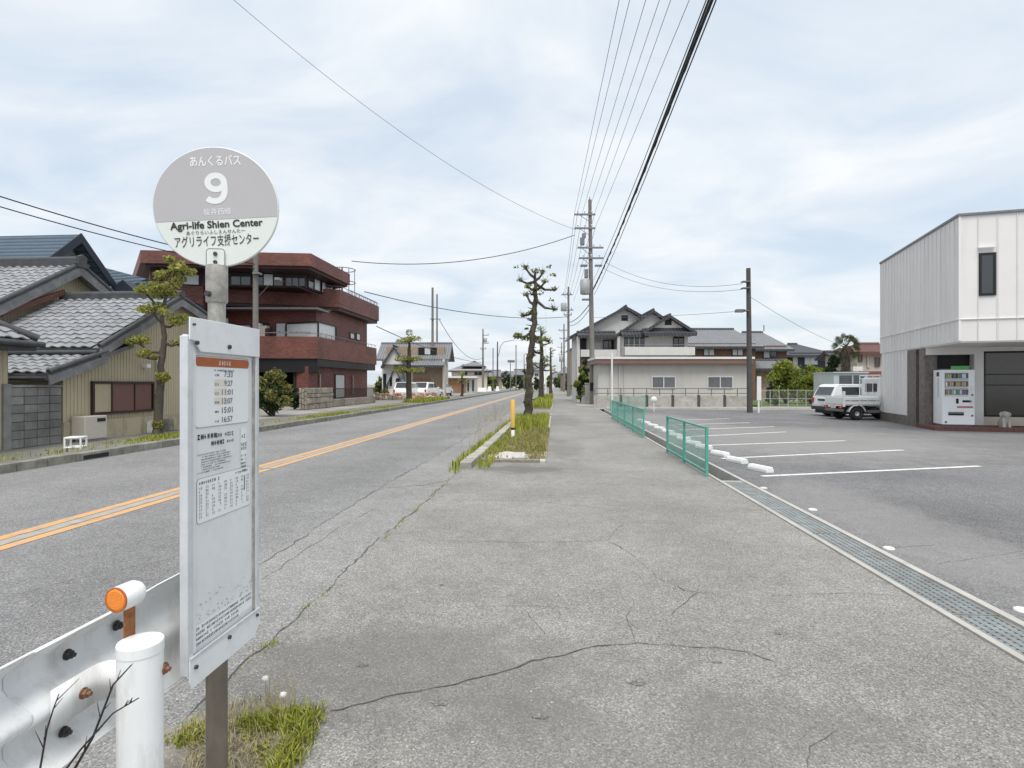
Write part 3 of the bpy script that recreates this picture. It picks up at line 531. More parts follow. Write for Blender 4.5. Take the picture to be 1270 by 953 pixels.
MB().prism([(-.037, a, b) for a, b in ((-.1, .62), (.17, .62), (.175, .5), (.15, .44), (-.06, .44), (-.1, .5))], (-.005, 0, 0)).obj('back_plate', 'header_white', bs, .002)
XP = FX + .0112
def pr(name, m, ya, yb, za, zb, lvl=0, rr=0): # printed / stuck-on sheet on the board face
    x = XP + lvl * .0004
    if rr: return MB().add([(x, (ya + yb) / 2 + a, (za + zb) / 2 + b) for a, b in rrect(yb - ya, zb - za, rr)], [tuple(range(24))]).obj(name, m, bd)
    return MB().quad((x, ya, za), (x, yb, za), (x, yb, zb), (x, ya, zb)).obj(name, m, bd)
def region(px0, px1, pyt, pyb):  # board rectangle from pixels: left/right columns, top/bottom rows at the left column
    a = bpx(px0, pyt); b = bpx(px0, pyb); c = bpx(px1, 500); return a[0], c[0], b[1], a[1]
def dashes(mb, ya, yb, z, h, rng, lvl=3, gap=.25, ch=.9):
    y = ya; x = XP + lvl * .0004
    while y < yb:
        w = h * ch * rng.uniform(.6, 1)
        if rng.random() > gap:
            k = rng.randrange(3); t = h * .28
            for (a, b, c_, d) in ((0, 1, 0, t / h), (0, 1, 1 - t / h, 1), (.35, .65, 0, 1)) if k == 0 else (((0, .3, 0, 1), (.6, 1, 0, 1), (0, 1, .4, .65)) if k == 1 else ((0, 1, .3, .6), (.3, .6, 0, 1))):
                mb.quad((x, y + a * w, z + c_ * h), (x, y + b * w, z + c_ * h), (x, y + b * w, z + d * h), (x, y + a * w, z + d * h))
        y += h * ch * 1.18
rg = random.Random(3)
ta, tb, tz0, tz1 = region(242.5, 308.5, 441.5, 531)
pr('timetable', 'ink_faint', ta - .003, tb + .003, tz0 - .003, tz1 + .003, 1, .018); pr('timetable', 'paper', ta, tb, tz0, tz1, 2, .016)
pr('timetable_header', 'header_orange', ta + .001, tb - .001, tz1 - .034, tz1 - .002, 3, .012)
mb = MB(); dashes(mb, (ta + tb) / 2 - .032, (ta + tb) / 2 + .036, tz1 - .026, .014, rg, 4, 0); mb.obj('header_print', 'paper', bd)
mb = MB(); dashes(mb, (ta + tb) / 2 - .06, (ta + tb) / 2 + .055, tz1 - .048, .006, rg, 4, .08); mb.obj('print_line', 'ink_grey', bd)
TM = Matrix(((0, 0, 1, 0), (1, 0, 0, 0), (0, 1, 0, 0), (0, 0, 0, 1)))
for i, (s, py) in enumerate((('7:33', 464.6), ('9:27', 475.6), ('11:01', 486.3), ('13:07', 497), ('15:01', 508), ('16:57', 519.3))):
    q = bpx(288, py); wch = .014 * len(s) * .95
    textfit('departure_time', s, 'ink_grey', bd, Matrix.Translation((XP + 4 * .0004, q[0] - wch / 2 + .002, q[1])) @ TM, wch, .021, .02)
    mb = MB(); dashes(mb, q[0] - .105, q[0] - .085, q[1] - .008, .008, rg, 4, 0); mb.obj('print_line', 'ink_grey', bd)
    if i in (1, 2, 3): pr('tint_band', 'ink_cream', q[0] - .11, q[0] - .03, q[1] - .011, q[1] + .014, 3, .006)
# fares and notes
na, nb_, nz0, nz1 = region(245, 306, 538, 592)
mb = MB(); dashes(mb, na + .0, na + .1, nz1 - .022, .017, rg, 3, .22)
dashes(mb, na + .06, na + .15, nz1 - .048, .015, rg, 3, .1); mb.obj('print_line', 'ink', bd)
mb = MB(); dashes(mb, na + .1, na + .21, nz1 - .022, .013, rg, 3, .15); dashes(mb, na + .155, na + .21, nz1 - .047, .011, rg, 3, .1)
NS = (nz1 - nz0 - .075) / 8
for k in range(8):
    z = nz1 - .075 - k * NS; dashes(mb, na + (.0 if k in (0, 7) else .02), na + rg.uniform(.12, .2), z, NS * .55, rg, 3, .1)
mb.obj('print_line', 'ink_grey', bd)
pr('notice', 'paper', nb_ - .043, nb_ - .004, nz0 + .01, nz1 - .0, 2, .004)
mb = MB(); dashes(mb, nb_ - .035, nb_ - .012, nz1 - .04, .014, rg); dashes(mb, nb_ - .038, nb_ - .01, nz1 - .07, .012, rg, 3, .0); dashes(mb, nb_ - .038, nb_ - .01, nz1 - .085, .012, rg, 3, .0)
for k in range(5): dashes(mb, nb_ - .039, nb_ - .01, nz1 - .11 - k * .014, .008, rg, 3, .15)
mb.obj('print_line', 'ink_grey', bd)
# stop list with its columns
sa, sb_, sz0, sz1 = region(244.5, 310, 595.5, 651)
pr('stop_list', 'ink_faint', sa - .002, sb_ + .002, sz0 - .002, sz1 + .002, 1, .014); pr('stop_list', 'paper', sa, sb_, sz0, sz1, 2, .013)
mb = MB(); dashes(mb, sa + .01, sa + .12, sz1 - .02, .011, rg, 3, .2); dashes(mb, sb_ - .1, sb_ - .02, sz1 - .016, .008, rg, 3, .1); mb.obj('print_line', 'ink_grey', bd)
mb = MB()
for r_ in range(9):
    z = sz1 - .036 - r_ * (sz1 - sz0 - .045) / 8.6
    for c_ in range(9): dashes(mb, sa + .01 + c_ * (sb_ - sa) / 9, sa + .01 + c_ * (sb_ - sa) / 9 + rg.uniform(.008, .016), z, .0085, rg, 3, .1)
mb.obj('print_line', 'ink_faint', bd)
pr('print_block', 'ink_grey', sb_ - .042, sb_ - .035, sz1 - .085, sz1 - .03, 3)
# lower notice and scuffs
la, lb, lz0, lz1 = region(241.5, 313, 778, 803); pr('notice_plate', 'paper', la, lb, lz0, lz1, 1)
mb = MB()
for k in range(4): dashes(mb, la + .008, lb - (.01 if k < 2 else .1), lz1 - .018 - k * .0165, .009, rg, 3, .06)
mb.obj('print_line', 'ink_grey', bd)
mb = MB()
for _ in range(70): yy = rg.uniform(la, lb); zz = lz1 + abs(rg.gauss(.01, .03)); w_ = rg.uniform(.002, .012); mb.quad((XP + .0006, yy, zz), (XP + .0006, yy + w_, zz + rg.uniform(-.004, .006)), (XP + .0006, yy + w_, zz + rg.uniform(.002, .004)), (XP + .0006, yy, zz + .0015))
mb.obj('scuff', 'ink_faint', bd)
# ================================================================ guardrail
gr = thing('guardrail', 'white steel guardrail with a round post and an orange reflector', 'guardrail', (-1.17, 1.5, 0))
BXX = -1.35; prof = [(.004, .35), (0, .352), (-.012, .345), (-.03, .325), (-.072, .295), (-.085, .28), (-.085, .25), (-.072, .232), (-.02, .2), (-.004, .188), (0, .175), (-.004, .162), (-.02, .15), (-.072, .118), (-.085, .1), (-.085, .07), (-.072, .055), (-.03, .025), (-.012, .006), (0, 0), (.004, .002)]
def beamframe(y, dx=0.0, dz=0.0, k=1.0, kz=1.0): return (Vector((BXX + dx, y, .455 + dz)), Vector((k, 0, 0)), Vector((0, 0, kz)))
def thick(mb, name, m, par, t=.005, bev=0):
    o = wobj(mb, name, m, par); s = o.modifiers.new('thick', 'SOLIDIFY'); s.thickness = t; s.offset = 0; return o
mb = MB(); mb.sweep(prof, [beamframe(y) for y in (-1.6, 0, .8, 1.3, 1.66)]); thick(mb, 'beam', 'rail_white', gr)
mb = MB(); mb.sweep(prof, [beamframe(1.36, .006), beamframe(1.5, .006), beamframe(1.6, .006, 0, 1), beamframe(1.7, .008, -.004, .75, 1.03), beamframe(1.8, .012, -.012, .45, 1.08), beamframe(1.92, .016, -.016, .22, 1.1), beamframe(2.06, .012, -.01, .12, 1.07), beamframe(2.16, -.02, .01, .1, .96), beamframe(2.22, -.07, .03, .1, .84), beamframe(2.25, -.13, .05, .1, .7)]); thick(mb, 'end_wing', 'rail_white', gr)
PX, PY, PT = -1.17, 1.51, .775
post = wobj(MB().tube([(PX, PY, 0), (PX, PY, PT - .03)], .0572, 28), 'post', 'rail_white', gr)
wobj(MB().tube([(PX, PY, PT - .032), (PX, PY, PT - .031)], [.0572, .0585], 40).tube([(PX, PY, PT - .031), (PX, PY, PT - .004)], .0585, 40).tube([(PX, PY, PT - .004), (PX, PY, PT)], [.0585, .0565], 40), 'post_cap', 'rail_white', gr)
bk = MB(); bk.sweep([(0, .055), (.0, -.055)], [((BXX + dx_, y_, .63), (1, 0, 0), (0, 0, 1)) for dx_, y_ in ((.014, 1.40), (.014, 1.53), (.018, 1.55), (.035, 1.568), (.08, 1.578), (.105, 1.57), (.13, 1.555))]); thick(bk, 'bracket', 'rail_white', gr)
def rbolt(x, y, z, m, r=.0125, d=.015, nx=1):
    wobj(MB().tube([(x, y, z), (x + nx * .004, y, z)], r * 1.25, 16), 'washer', m, gr); wobj(MB().tube([(x + nx * .003, y, z), (x + nx * d, y, z)], r, 6, smooth=False).tube([(x + nx * d, y, z), (x + nx * (d + .01), y, z)], r * .5, 8), 'bolt', m, gr)
def onb(px, py, x): return onx(px, py, x)
for px, py, m, x in ((83, 812, 'old_bolt', BXX - .05), (144, 776, 'old_bolt', BXX - .045), (78, 908, 'old_bolt', BXX - .05), (103, 860, 'rust_bolt', BXX + .016)):
    q = onb(px, py, x); rbolt(x, q.y, q.z, m)
q = onx(199, 832, PX + .05); rbolt(PX + .05, PY + .025, q.z, 'rust_bolt', .014, .01)
rp_ = pz(148, 743, 1.60); d = Vector((.12, .99, 0)).normalized()
rf = wobj(MB().tube([rp_ - d * .008, rp_ + d * .012, rp_ + d * .05, rp_ + d * .062], [.036, .0365, .036, .03], 28), 'reflector_housing', 'rail_white', gr)
wobj(MB().tube([rp_ - d * .0135, rp_ - d * .0125, rp_ - d * .009], [.026, .031, .0325], 28), 'reflector_lens', 'reflector', rf)
wobj(MB().tube([rp_ - d * .0125, rp_ - d * .007], .0355, 28), 'reflector_rim', 'header_orange', rf)
wobj(MB().box(rp_.x + .004, rp_.x + .009, rp_.y + .01, rp_.y + .05, .66, rp_.z - .03), 'reflector_arm', 'rust', gr)
# dead twigs caught in the guardrail
def twig(pxs, z, label, r=.0028, side=5):
    pts = [pz(a, b, zz) for (a, b), zz in zip(pxs, z)]; mb = MB(); mb.tube(pts, [r * (1 - .6 * i / (len(pts) - 1)) for i in range(len(pts))], 5)
    for i in range(side):
        t = R.uniform(.25, .95) * (len(pts) - 1); k = min(int(t), len(pts) - 2); p = pts[k].lerp(pts[k + 1], t - k); dd = (pts[k + 1] - pts[k]).normalized() + Vector((R.uniform(-.6, .6), R.uniform(-.6, .6), R.uniform(0, .4))); mb.tube([p, p + dd * R.uniform(.015, .05)], [.0014, .0006], 4)
    return tag(mb.obj('dead_twig', 'twig', None, origin='base'), label, 'twig', 'dead twigs at the guardrail')
twig([(60, 1010), (115, 915), (140, 850), (163, 825)], [1.5, 1.46, 1.44, 1.42], 'dark dead twig crossing in front of the white post beside its bracket', .004, 9)
twig([(40, 1010), (100, 930), (140, 885), (172, 866)], [1.5, 1.45, 1.43, 1.42], 'dark dead twig leaning lowest across the white post', .0035, 6)
twig([(40, 1010), (58, 905), (66, 880), (73, 861)], [1.4, 1.38, 1.37, 1.37], 'thin dead twig standing alone before the guardrail beam, away from the post', .0028, 5)
# grass, soil and dandelions at the sign's foot
def ragged(px):
    P = [gp(*p) for p in px]; out = []
    for a, b in zip(P, P[1:] + P[:1]):
        for k in range(8): q_ = a.lerp(b, k / 8); out.append(q_ + Vector((R.uniform(-.03, .03), R.uniform(-.03, .03), 0)))
    return out
sc_ = gp(330, 905); sp_ = struct(MB().add([(p.x, p.y, .006) for p in ragged([(205, 905), (280, 876), (345, 872), (392, 884), (388, 905), (365, 960), (330, 1010), (200, 1060), (130, 1010)])], [tuple(range(71, -1, -1))]).obj('soil_patch', 'soil'))
def inpx(poly, n):
    out = []
    while len(out) < n:
        a, b = R.random(), R.random(); i = R.randrange(len(poly) - 2); p0, p1, p2 = gp(*poly[0]), gp(*poly[i + 1]), gp(*poly[i + 2])
        if a + b > 1: a, b = 1 - a, 1 - b
        p = p0 + (p1 - p0) * a + (p2 - p0) * b; out.append((p.x + R.gauss(0, .018), p.y + R.gauss(0, .018), .004))
    return out
mb = MB(); blades(mb, inpx([(290, 902), (340, 895), (402, 884), (396, 900), (370, 912), (320, 908)], 700), .02, .085, .0035, lean=.9); blades(mb, inpx([(370, 905), (396, 895), (372, 945), (345, 975), (330, 965)], 520), .02, .075, .0035, lean=.9)
blades(mb, inpx([(212, 930), (240, 900), (250, 925)], 170), .015, .06, .003, lean=.9); blades(mb, inpx([(240, 880), (330, 900), (330, 960), (240, 960)], 150), .008, .03, .0025, lean=1.1); blades(mb, inpx([(325, 808), (345, 795), (336, 800)], 40), .01, .035, .003, lean=.9)
stuff(mb.obj('grass', 'grass', None, origin=(sc_.x, sc_.y, 0)), 'bright green weeds growing at the foot of the bus stop pole', 'grass')
mb = MB(); blades(mb, inpx([(205, 915), (300, 868), (345, 870), (300, 905), (240, 930)], 420), .01, .06, .0022, lean=1.0); blades(mb, inpx([(240, 905), (330, 905), (340, 950), (230, 960)], 1100), .006, .04, .0022, lean=1.5); blades(mb, inpx([(300, 900), (400, 880), (390, 920), (350, 960), (300, 960)], 420), .01, .06, .002, lean=1.3)
for _ in range(26):
    p = inpx([(310, 880), (350, 868), (388, 884), (350, 895)], 1)[0]; h = R.uniform(.08, .19); mb.tube([p, (p[0] + R.uniform(-.02, .02), p[1] + R.uniform(-.02, .02), h * .6), (p[0] + R.uniform(-.04, .04), p[1] + R.uniform(-.03, .03), h)], [.0016, .0013, .0008], 4, False)
stuff(mb.obj('dry_grass', 'straw', None, origin=(sc_.x, sc_.y, 0)), 'withered straw and dry stalks behind the bus stop pole', 'grass')
for px, py, base, lab in ((351, 862, 905, 'white dandelion clock standing above the weeds by the bus stop pole'), (329, 842, 897, 'faded dandelion clock behind the weeds, nearer the board')):
    g = gp(px - 2, base); z = math.hypot(g.x, g.y); q = pz(px, py, F * H / (base - CY)); t = thing('dandelion', lab, 'dandelion', (g.x, g.y, 0), 0, 'dandelions at the sign')
    wobj(MB().tube([g, g.lerp(q, .6) + Vector((.004, 0, .0)), q], .0015, 5), 'stem', 'straw', t); mb = MB(); mb.lathe([(.001, -.012), (.009, -.009), (.0135, 0), (.009, .009), (.001, .012)], q, 12); leaves(mb, q, .016, .016, .014, 90, .003, shell=.8); wobj(mb, 'seed_head', 'dandelion', t)
mb = MB()                                                    # pebbles and broad-leaved weeds on the soil
for p in inpx([(140, 1010), (215, 905), (300, 878), (385, 890), (365, 955), (260, 1040)], 420):
    s_ = R.uniform(.003, .009); a = R.uniform(0, 6.28); x, y = p[0], p[1]
    mb.add([(x + s_ * math.cos(a + k * 1.257) * R.uniform(.7, 1.2), y + s_ * math.sin(a + k * 1.257) * R.uniform(.7, 1.2), .004) for k in range(5)] + [(x, y, .005 + s_ * .8)], [(k, (k + 1) % 5, 5) for k in range(5)])
stuff(mb.obj('gravel', 'concrete', None, origin=(sc_.x, sc_.y, 0)), 'small stones on the bare soil at the bus stop pole', 'gravel')
mb = MB()
for p in inpx([(290, 905), (345, 893), (400, 884), (392, 905), (360, 950), (335, 960)], 60): leaves(mb, (p[0], p[1], .025), .03, .03, .018, 7, .014, flat=.6, shell=.2)
for p in inpx([(208, 925), (245, 898), (255, 930)], 16): leaves(mb, (p[0], p[1], .02), .03, .03, .015, 7, .012, flat=.6, shell=.2)
stuff(mb.obj('clover', 'grass', None, origin=(sc_.x, sc_.y, 0)), 'small broad leaves mixed into the weeds at the bus stop pole', 'weeds')
# ================================================================ street trees
def trunk(pts, rs, wob=.02):
    mb = MB(); P = [Vector(p) for p in pts]; out = []; rr = []
    for i in range(len(P) - 1):
        for k in range(4): t = k / 4; out.append(P[i].lerp(P[i + 1], t) + Vector((R.uniform(-wob, wob), R.uniform(-wob, wob), 0))); rr.append((rs[i] * (1 - t) + rs[i + 1] * t) * R.uniform(.92, 1.1))
    out.append(P[-1]); rr.append(rs[-1]); return mb.tube(out, rr, 12)
def limb(mb, a, b, r0, r1, bend=.12):
    a, b = Vector(a), Vector(b); m = a.lerp(b, .5) + Vector((0, 0, -bend * (b - a).length)); mb.tube([a, a.lerp(m, .5), m, m.lerp(b, .55), b], [r0, r0 * .9, (r0 + r1) / 2, r1 * 1.05, r1], 7)
t1 = gp(655, 526); Z1 = F * H / (526 - CY)
tr = thing('street_tree', 'tall pollarded tree with a dark knobbly trunk and few leaf tufts by the yellow post', 'tree', (t1.x, t1.y, 0), 0, 'pollarded street trees')
q = lambda px, py, dz=0: pz(px, py, Z1 + dz)
mb = trunk([q(654, 531), q(655, 520), q(656, 495), q(656, 470), q(657.5, 445), q(660, 420), q(663, 395), q(664.5, 370), q(664, 350), q(664, 337)], [.28, .18, .15, .14, .128, .118, .105, .085, .06, .035], .035)
K = [((664, 352), (687, 360), .5), ((663, 350), (645, 348), .5), ((664, 348), (673, 339), .2), ((664, 345), (652, 333), .1), ((664, 372), (688, 384), -.6), ((662, 385), (649, 392), .3), ((660, 412), (643, 418), -.3), ((660, 415), (680, 423), .4), ((662, 378), (653, 366), .6), ((663, 360), (676, 350), -.5), ((659, 432), (669, 438), .4), ((664, 358), (655, 356), -.6), ((657, 470), (651, 462), .3)]
for a, b, dz in K: limb(mb, q(*a), q(b[0], b[1], dz), .06, .035); e = q(b[0], b[1], dz); mb.tube([e - Vector((0, 0, .05)), e, e + Vector((0, 0, .05))], [.03, .065, .03], 7)
for a, b, dz in K:                                            # new shoots on the knuckles
    for k in range(7): e = q(b[0], b[1], dz); v = Vector((R.gauss(0, 1), R.gauss(0, 1), abs(R.gauss(.5, .8)))).normalized() * R.uniform(.12, .3); mb.tube([e, e + v * .6, e + v + Vector((0, 0, .04))], [.011, .008, .004], 4, False)
for k in range(40): hh = R.uniform(.8, 5.6); c_ = q(656 + 8 * hh / 6, CY - (hh - H) * F / Z1); a = R.uniform(0, 6.28); mb.tube([c_, c_ + Vector((math.cos(a) * .26, math.sin(a) * .26, .06))], [.03, .008], 5, False)
wobj(mb, 'trunk', 'bark', tr); cr = MB()
for a, b, dz in K: leaves(cr, q(b[0], b[1] - 1, dz), .15, .15, .1, 30, .055)
for px, py, n, r in ((643, 417, 110, .3), (653, 420, 60, .25), (672, 420, 90, .28), (664, 336, 70, .22), (686, 341, 26, .14), (640, 331, 20, .15), (650, 331, 24, .15), (681, 331, 20, .14), (664, 362, 80, .4), (660, 388, 60, .25), (684, 372, 20, .15), (653, 408, 24, .1), (659, 441, 40, .2), (655, 500, 60, .25), (653, 470, 40, .2), (657, 485, 50, .24)): leaves(cr, q(px, py), r * .8, r * .8, r * .42, int(n * .8), .06)
wobj(cr, 'crown', 'tuft', tr)
def pollard(px, py, z, top, label, h0=0.0, dens=.6, lm='tuft', name='street_tree', group='pollarded street trees', w=1.0, knobs=9):
    x, y = at(px, z); t = thing(name, label, 'tree', (x, y, h0), 0, group); Ht = H + (CY - top) / F * z - h0
    mb = trunk([(0, 0, -.05), (0, 0, Ht * .12), (R.uniform(-.1, .1), 0, Ht * .5), (R.uniform(-.1, .1), R.uniform(-.1, .1), Ht * .8), (0, 0, Ht * .97)], [.3 * w, .22 * w, .18 * w, .13 * w, .05 * w], .03); cr = MB()
    for k in range(knobs):
        hh = Ht * R.uniform(.42, .92); a = R.uniform(0, 6.28); l = R.uniform(.4, 1.0) * w; e = Vector((math.cos(a) * l, math.sin(a) * l, hh + R.uniform(0, .35))); limb(mb, (0, 0, hh), e, .07, .045); leaves(cr, e, .28 * w, .28 * w, .15, int(80 * dens), .07)
    leaves(cr, (0, 0, Ht * .95), .35, .35, .3, int(110 * dens), .085); mb.obj('trunk', 'bark', t); cr.obj('crown', lm, t); return t
pollard(671, 494, 45, 404, 'pollarded tree seen just right of the tall trunk, second down the sidewalk', knobs=12)
pollard(683, 486, 82, 430, 'slim far pollarded tree beside the sidewalk beyond the second one', knobs=8)
tl = pollard(507, 498, 44, 412, 'slim dark tree with flat leaf tiers in front of the parked white cars', .15, 1.0, 'pine', 'street_tree', 'clipped trees on the far sidewalk', .95, 0)
for ch in list(tl.children): bpy.data.objects.remove(ch)
Hl = H + (CY - 413) / F * 44 - .15; mb = trunk([(0, 0, -.05), (0, 0, Hl * .3), (.03, 0, Hl * .7), (.05, 0, Hl * .93)], [.24, .2, .15, .06], .02); cr = MB()
for hh, n, r in ((.9, 150, .8), (.62, 160, 1.0), (.46, 200, 1.15)):
    for k in range(5): a = k * 1.256 + hh * 9; e = Vector((math.cos(a) * r * .7, math.sin(a) * r * .7, Hl * hh + R.uniform(-.1, .15))); limb(mb, (0, 0, Hl * hh - .15), e, .05, .03); leaves(cr, e, .55, .55, .2, n // 2, .1)
leaves(cr, (.05, 0, Hl * 1.0), .3, .3, .28, 90, .09); mb.obj('trunk', 'bark', tl); cr.obj('crown', 'pine', tl)
pollard(573, 489, 62, 462, 'small young street tree before the brown shed on the far side', .15, .9, 'pine', 'street_tree', 'clipped trees on the far sidewalk', .7, 4)
# cloud-pruned tree on the far sidewalk
Z2 = F * (H - .15) / (541 - CY); x2, y2 = at(196, Z2)
tp_ = thing('pruned_tree', 'cloud-pruned tree with rounded leaf pads in front of the beige house', 'tree', (x2, y2, .15)); q2 = lambda px, py, dz=0: pz(px, py, Z2 + dz)
mb = trunk([q2(196, 543), q2(196, 530), q2(198, 490), q2(200, 455), q2(203, 430), q2(204, 415), q2(201, 400), q2(204, 375), q2(212, 350), q2(218, 335)], [.15, .115, .1, .085, .072, .06, .05, .04, .03, .016], .015)
PADS = [(168, 421, 22, 8, -.1), (183, 440, 13, 8, -.3), (219, 397, 14, 10, .2), (191, 383, 19, 9, -.2), (178, 358, 13, 9, .1), (200, 357, 20, 11, .0), (207, 344, 15, 9, .2), (218, 332, 15, 9, -.1), (230, 336, 13, 8, .2), (224, 350, 10, 8, 0), (212, 322, 9, 5, 0), (204, 366, 15, 7, .25), (199, 470, 8, 8, -.1), (206, 468, 5, 6, 0), (195, 528, 6, 6, 0), (222, 425, 9, 6, .1)]
for a, b, dz in (((201, 437), (173, 427), -.1), ((203, 425), (223, 427), .1), ((201, 440), (184, 445), -.3), ((203, 405), (218, 402), .2), ((202, 400), (190, 388), -.2), ((205, 378), (180, 364), .1), ((208, 362), (199, 358), 0), ((214, 345), (229, 340), .2)): limb(mb, q2(*a), q2(b[0], b[1], dz), .045, .022, .18)
for px, py, rx, ry, dz in PADS:                               # twigs inside the leaf pads
    for k in range(9): e = q2(px + R.uniform(-.3, .3) * rx, py + ry * .6, dz); v = Vector((R.uniform(-1, 1) * rx / 50, R.uniform(-1, 1) * rx / 50, R.uniform(.2, 1.3) * ry / 50)); mb.tube([e, e + v * .5 - Vector((0, 0, .02)), e + v], [.012, .008, .004], 4, False)
wobj(mb, 'trunk', 'bark_grey', tp_); cr = MB()
for px, py, rx, ry, dz in PADS:
    for k in range(7): leaves(cr, q2(px + R.uniform(-.75, .75) * rx, py + R.uniform(-.55, .45) * ry, dz + R.uniform(-.28, .28)), rx / 50 * .42, rx / 50 * .42, ry / 50 * .55, int(rx * 5), .045, flat=.1)
wobj(cr, 'crown', 'pine', tp_)
# yellow marker post on the island
yp = gp(636, 545); t = thing('marker_post', 'yellow and white flexible marker post standing in the island grass', 'bollard', (yp.x, yp.y, .02))
for nm, m, a, b, r in (('foot', 'white', .0, .24, .05), ('dark_band', 'dark_brown', .24, .3, .051), ('sleeve', 'yellow', .3, 1.05, .062)): MB().tube([(0, 0, a), (0, 0, b - .01), (0, 0, b)], [r, r, r * .85], 14).obj(nm, m, t)
# ================================================================ green mesh fences
def fence(ya, yb, x, npost, label, xb=None):
    xb = x if xb is None else xb; t = thing('mesh_fence', label, 'fence', (x, ya, 0), math.atan2(-(xb - x), yb - ya), 'green mesh fences'); Ln = math.hypot(yb - ya, xb - x); hh = .8
    for i in range(npost): y = Ln * i / (npost - 1); MB().box(-.022, .022, y - .022, y + .022, -.02, hh + .01).obj('post', 'green_fence', t)
    box('top_rail', 'green_fence', t, -.02, .02, .023, Ln - .023, hh - .03, hh); box('bottom_rail', 'green_fence', t, -.016, .016, .023, Ln - .023, .06, .09)
    for i in range(npost - 1):
        a, b = Ln * i / (npost - 1) + .024, Ln * (i + 1) / (npost - 1) - .024; mb = MB(); n = int((b - a) / .06)
        for k in range(n): y = a + (b - a) * (k + .5) / n; mb.box(-.002, .002, y - .0018, y + .0018, .09, hh - .03)
        for k in range(1, 7): z = .09 + (hh - .12) * k / 7; mb.box(.002, .006, a, b, z - .002, z + .002)
        mb.obj('mesh_panel', 'green_fence', t)
    return t
fence(9.35, 12.57, 2.44, 3, 'nearer green mesh fence panel by the end of the drain grating')
fence(15.9, 24.7, 2.44, 5, 'longer green mesh fence running further down beside the parking lot')
fb = thing('mesh_fence', 'green mesh fence standing crosswise at the back of the lot by the block wall', 'fence', (*at(757, 30.5), 0), A, 'green mesh fences')
for i in range(3): MB().box(i * .95 - .02, i * .95 + .02, -.02, .02, 0, .82).obj('post', 'green_fence', fb)
for z in (.08, .8): box('top_rail' if z > .5 else 'bottom_rail', 'green_fence', fb, .02, 1.88, -.015, .015, z - .015, z + .015)
mb = MB()
for k in range(37): mb.box(.03 + k * .05, .036 + k * .05, -.003, .003, .09, .79)
for k in range(7): mb.box(.02, 1.88, .003, .008, .14 + k * .09, .146 + k * .09)
mb.obj('mesh_panel', 'green_fence', fb)
wp = gp(759, 513); t = thing('white_pole', 'thin white pole rising behind the green fence', 'pole', wp); hp = H + (CY - 440) / F * (F * H / (513 - CY)); MB().tube([(0, 0, 0), (0, 0, hp)], .045, 10).obj('shaft', 'white', t); MB().tube([(0, 0, hp), (0, 0, hp + .03), (0, 0, hp + .05)], [.05, .05, .02], 10).obj('cap', 'white', t)
q = gp(811, 511); t = thing('small_sign', 'small white round sign on a short post at the back of the lot', 'sign', q); MB().tube([(0, 0, 0), (0, 0, .6)], .02, 8).obj('post', 'white', t); MB().lathe([(0, .02), (.16, .02), (.17, 0), (.16, -.02), (0, -.02)], (0, 0, .66), 20, 'y').obj('plate', 'white', t)
# ================================================================ utility poles and wires
def wire(pts, r, label, group, m='thin_wire', sag=0.0, n=14, name='overhead_wire', extend=0.0):
    P = [Vector(p) for p in pts]; out = []
    for a, b in zip(P, P[1:]):
        for k in range(n): t = k / n; p = a.lerp(b, t); p.z -= sag * 4 * t * (1 - t); out.append(p)
    out.append(P[-1])
    return tag(MB().tube(out, r, 5, True).obj(name, m, None, origin=P[0]), label, 'wire', group)
def insul(mb, x, z, y=0): mb.tube([(x, y, z), (x, y, z + .1), (x, y, z + .12), (x, y, z + .2), (x, y, z + .22)], [.03, .03, .06, .06, .02], 8)
def pole(px, z, top, label, arms=(), m='pole_concrete', r0=.19, r1=.11, trans=None, base=0.0, lean=0.0, extras=(), group='utility poles', name='utility_pole', band=False):
    x, y = at(px, z); Ht = H + (CY - top) / F * z - base; t = thing(name, label, 'utility pole', (x, y, base), A, group); k = z / F
    MB().tube([(0, 0, -.1), (lean * .5, 0, Ht * .5), (lean, 0, Ht)], [r0, (r0 + r1) / 2, r1], 14).obj('shaft', m, t); lx = lambda h: lean * h / Ht
    for py, a, b, n_ in arms:
        h = H + (CY - py) / F * z - base; ua, ub = (a - px) * k, (b - px) * k; box('crossarm', 'steel', t, ua, ub, -.2, -.1, h - .06, h + .06)
        mb = MB()
        for i in range(n_): insul(mb, ua + (ub - ua) * (i + .5) / n_ if n_ > 2 else (ua + .05, ub - .05)[i], h + .06, -.15)
        if n_: mb.obj('insulators', 'white' if 'nearest' in label else 'steel', t)
        mb = MB(); mb.tube([(ua * .7, -.14, h - .05), (lx(h), -.12, h - .55)], .02, 5); mb.obj('brace', 'steel', t)
    if trans:
        for (cx, cy_, rw, rh) in trans:
            h = H + (CY - cy_) / F * z - base; u = (cx - px) * k; MB().lathe([(0, -rh), (rw * .9, -rh), (rw, -rh + .05), (rw, rh - .1), (rw * .7, rh), (0, rh)], (u, -.05, h), 16).obj('transformer', 'transformer', t); box('bracket', 'steel', t, min(u, 0), max(u, 0), -.06, .06, h - .1, h)
    for (kind, cx, py, w_, h_) in extras:
        h = H + (CY - py) / F * z - base; u = (cx - px) * k; box('box' if kind == 'box' else 'bracket', 'steel', t, u - w_ / 2, u + w_ / 2, -.25, .1, h - h_ / 2, h + h_ / 2)
    if band: MB().tube([(lean * .1, 0, 1.2), (lean * .15, 0, 2.6)], r0 * .99 + .004, 14).obj('guard_wrap', 'pole_concrete', t)
    return t
ZP = 41.0
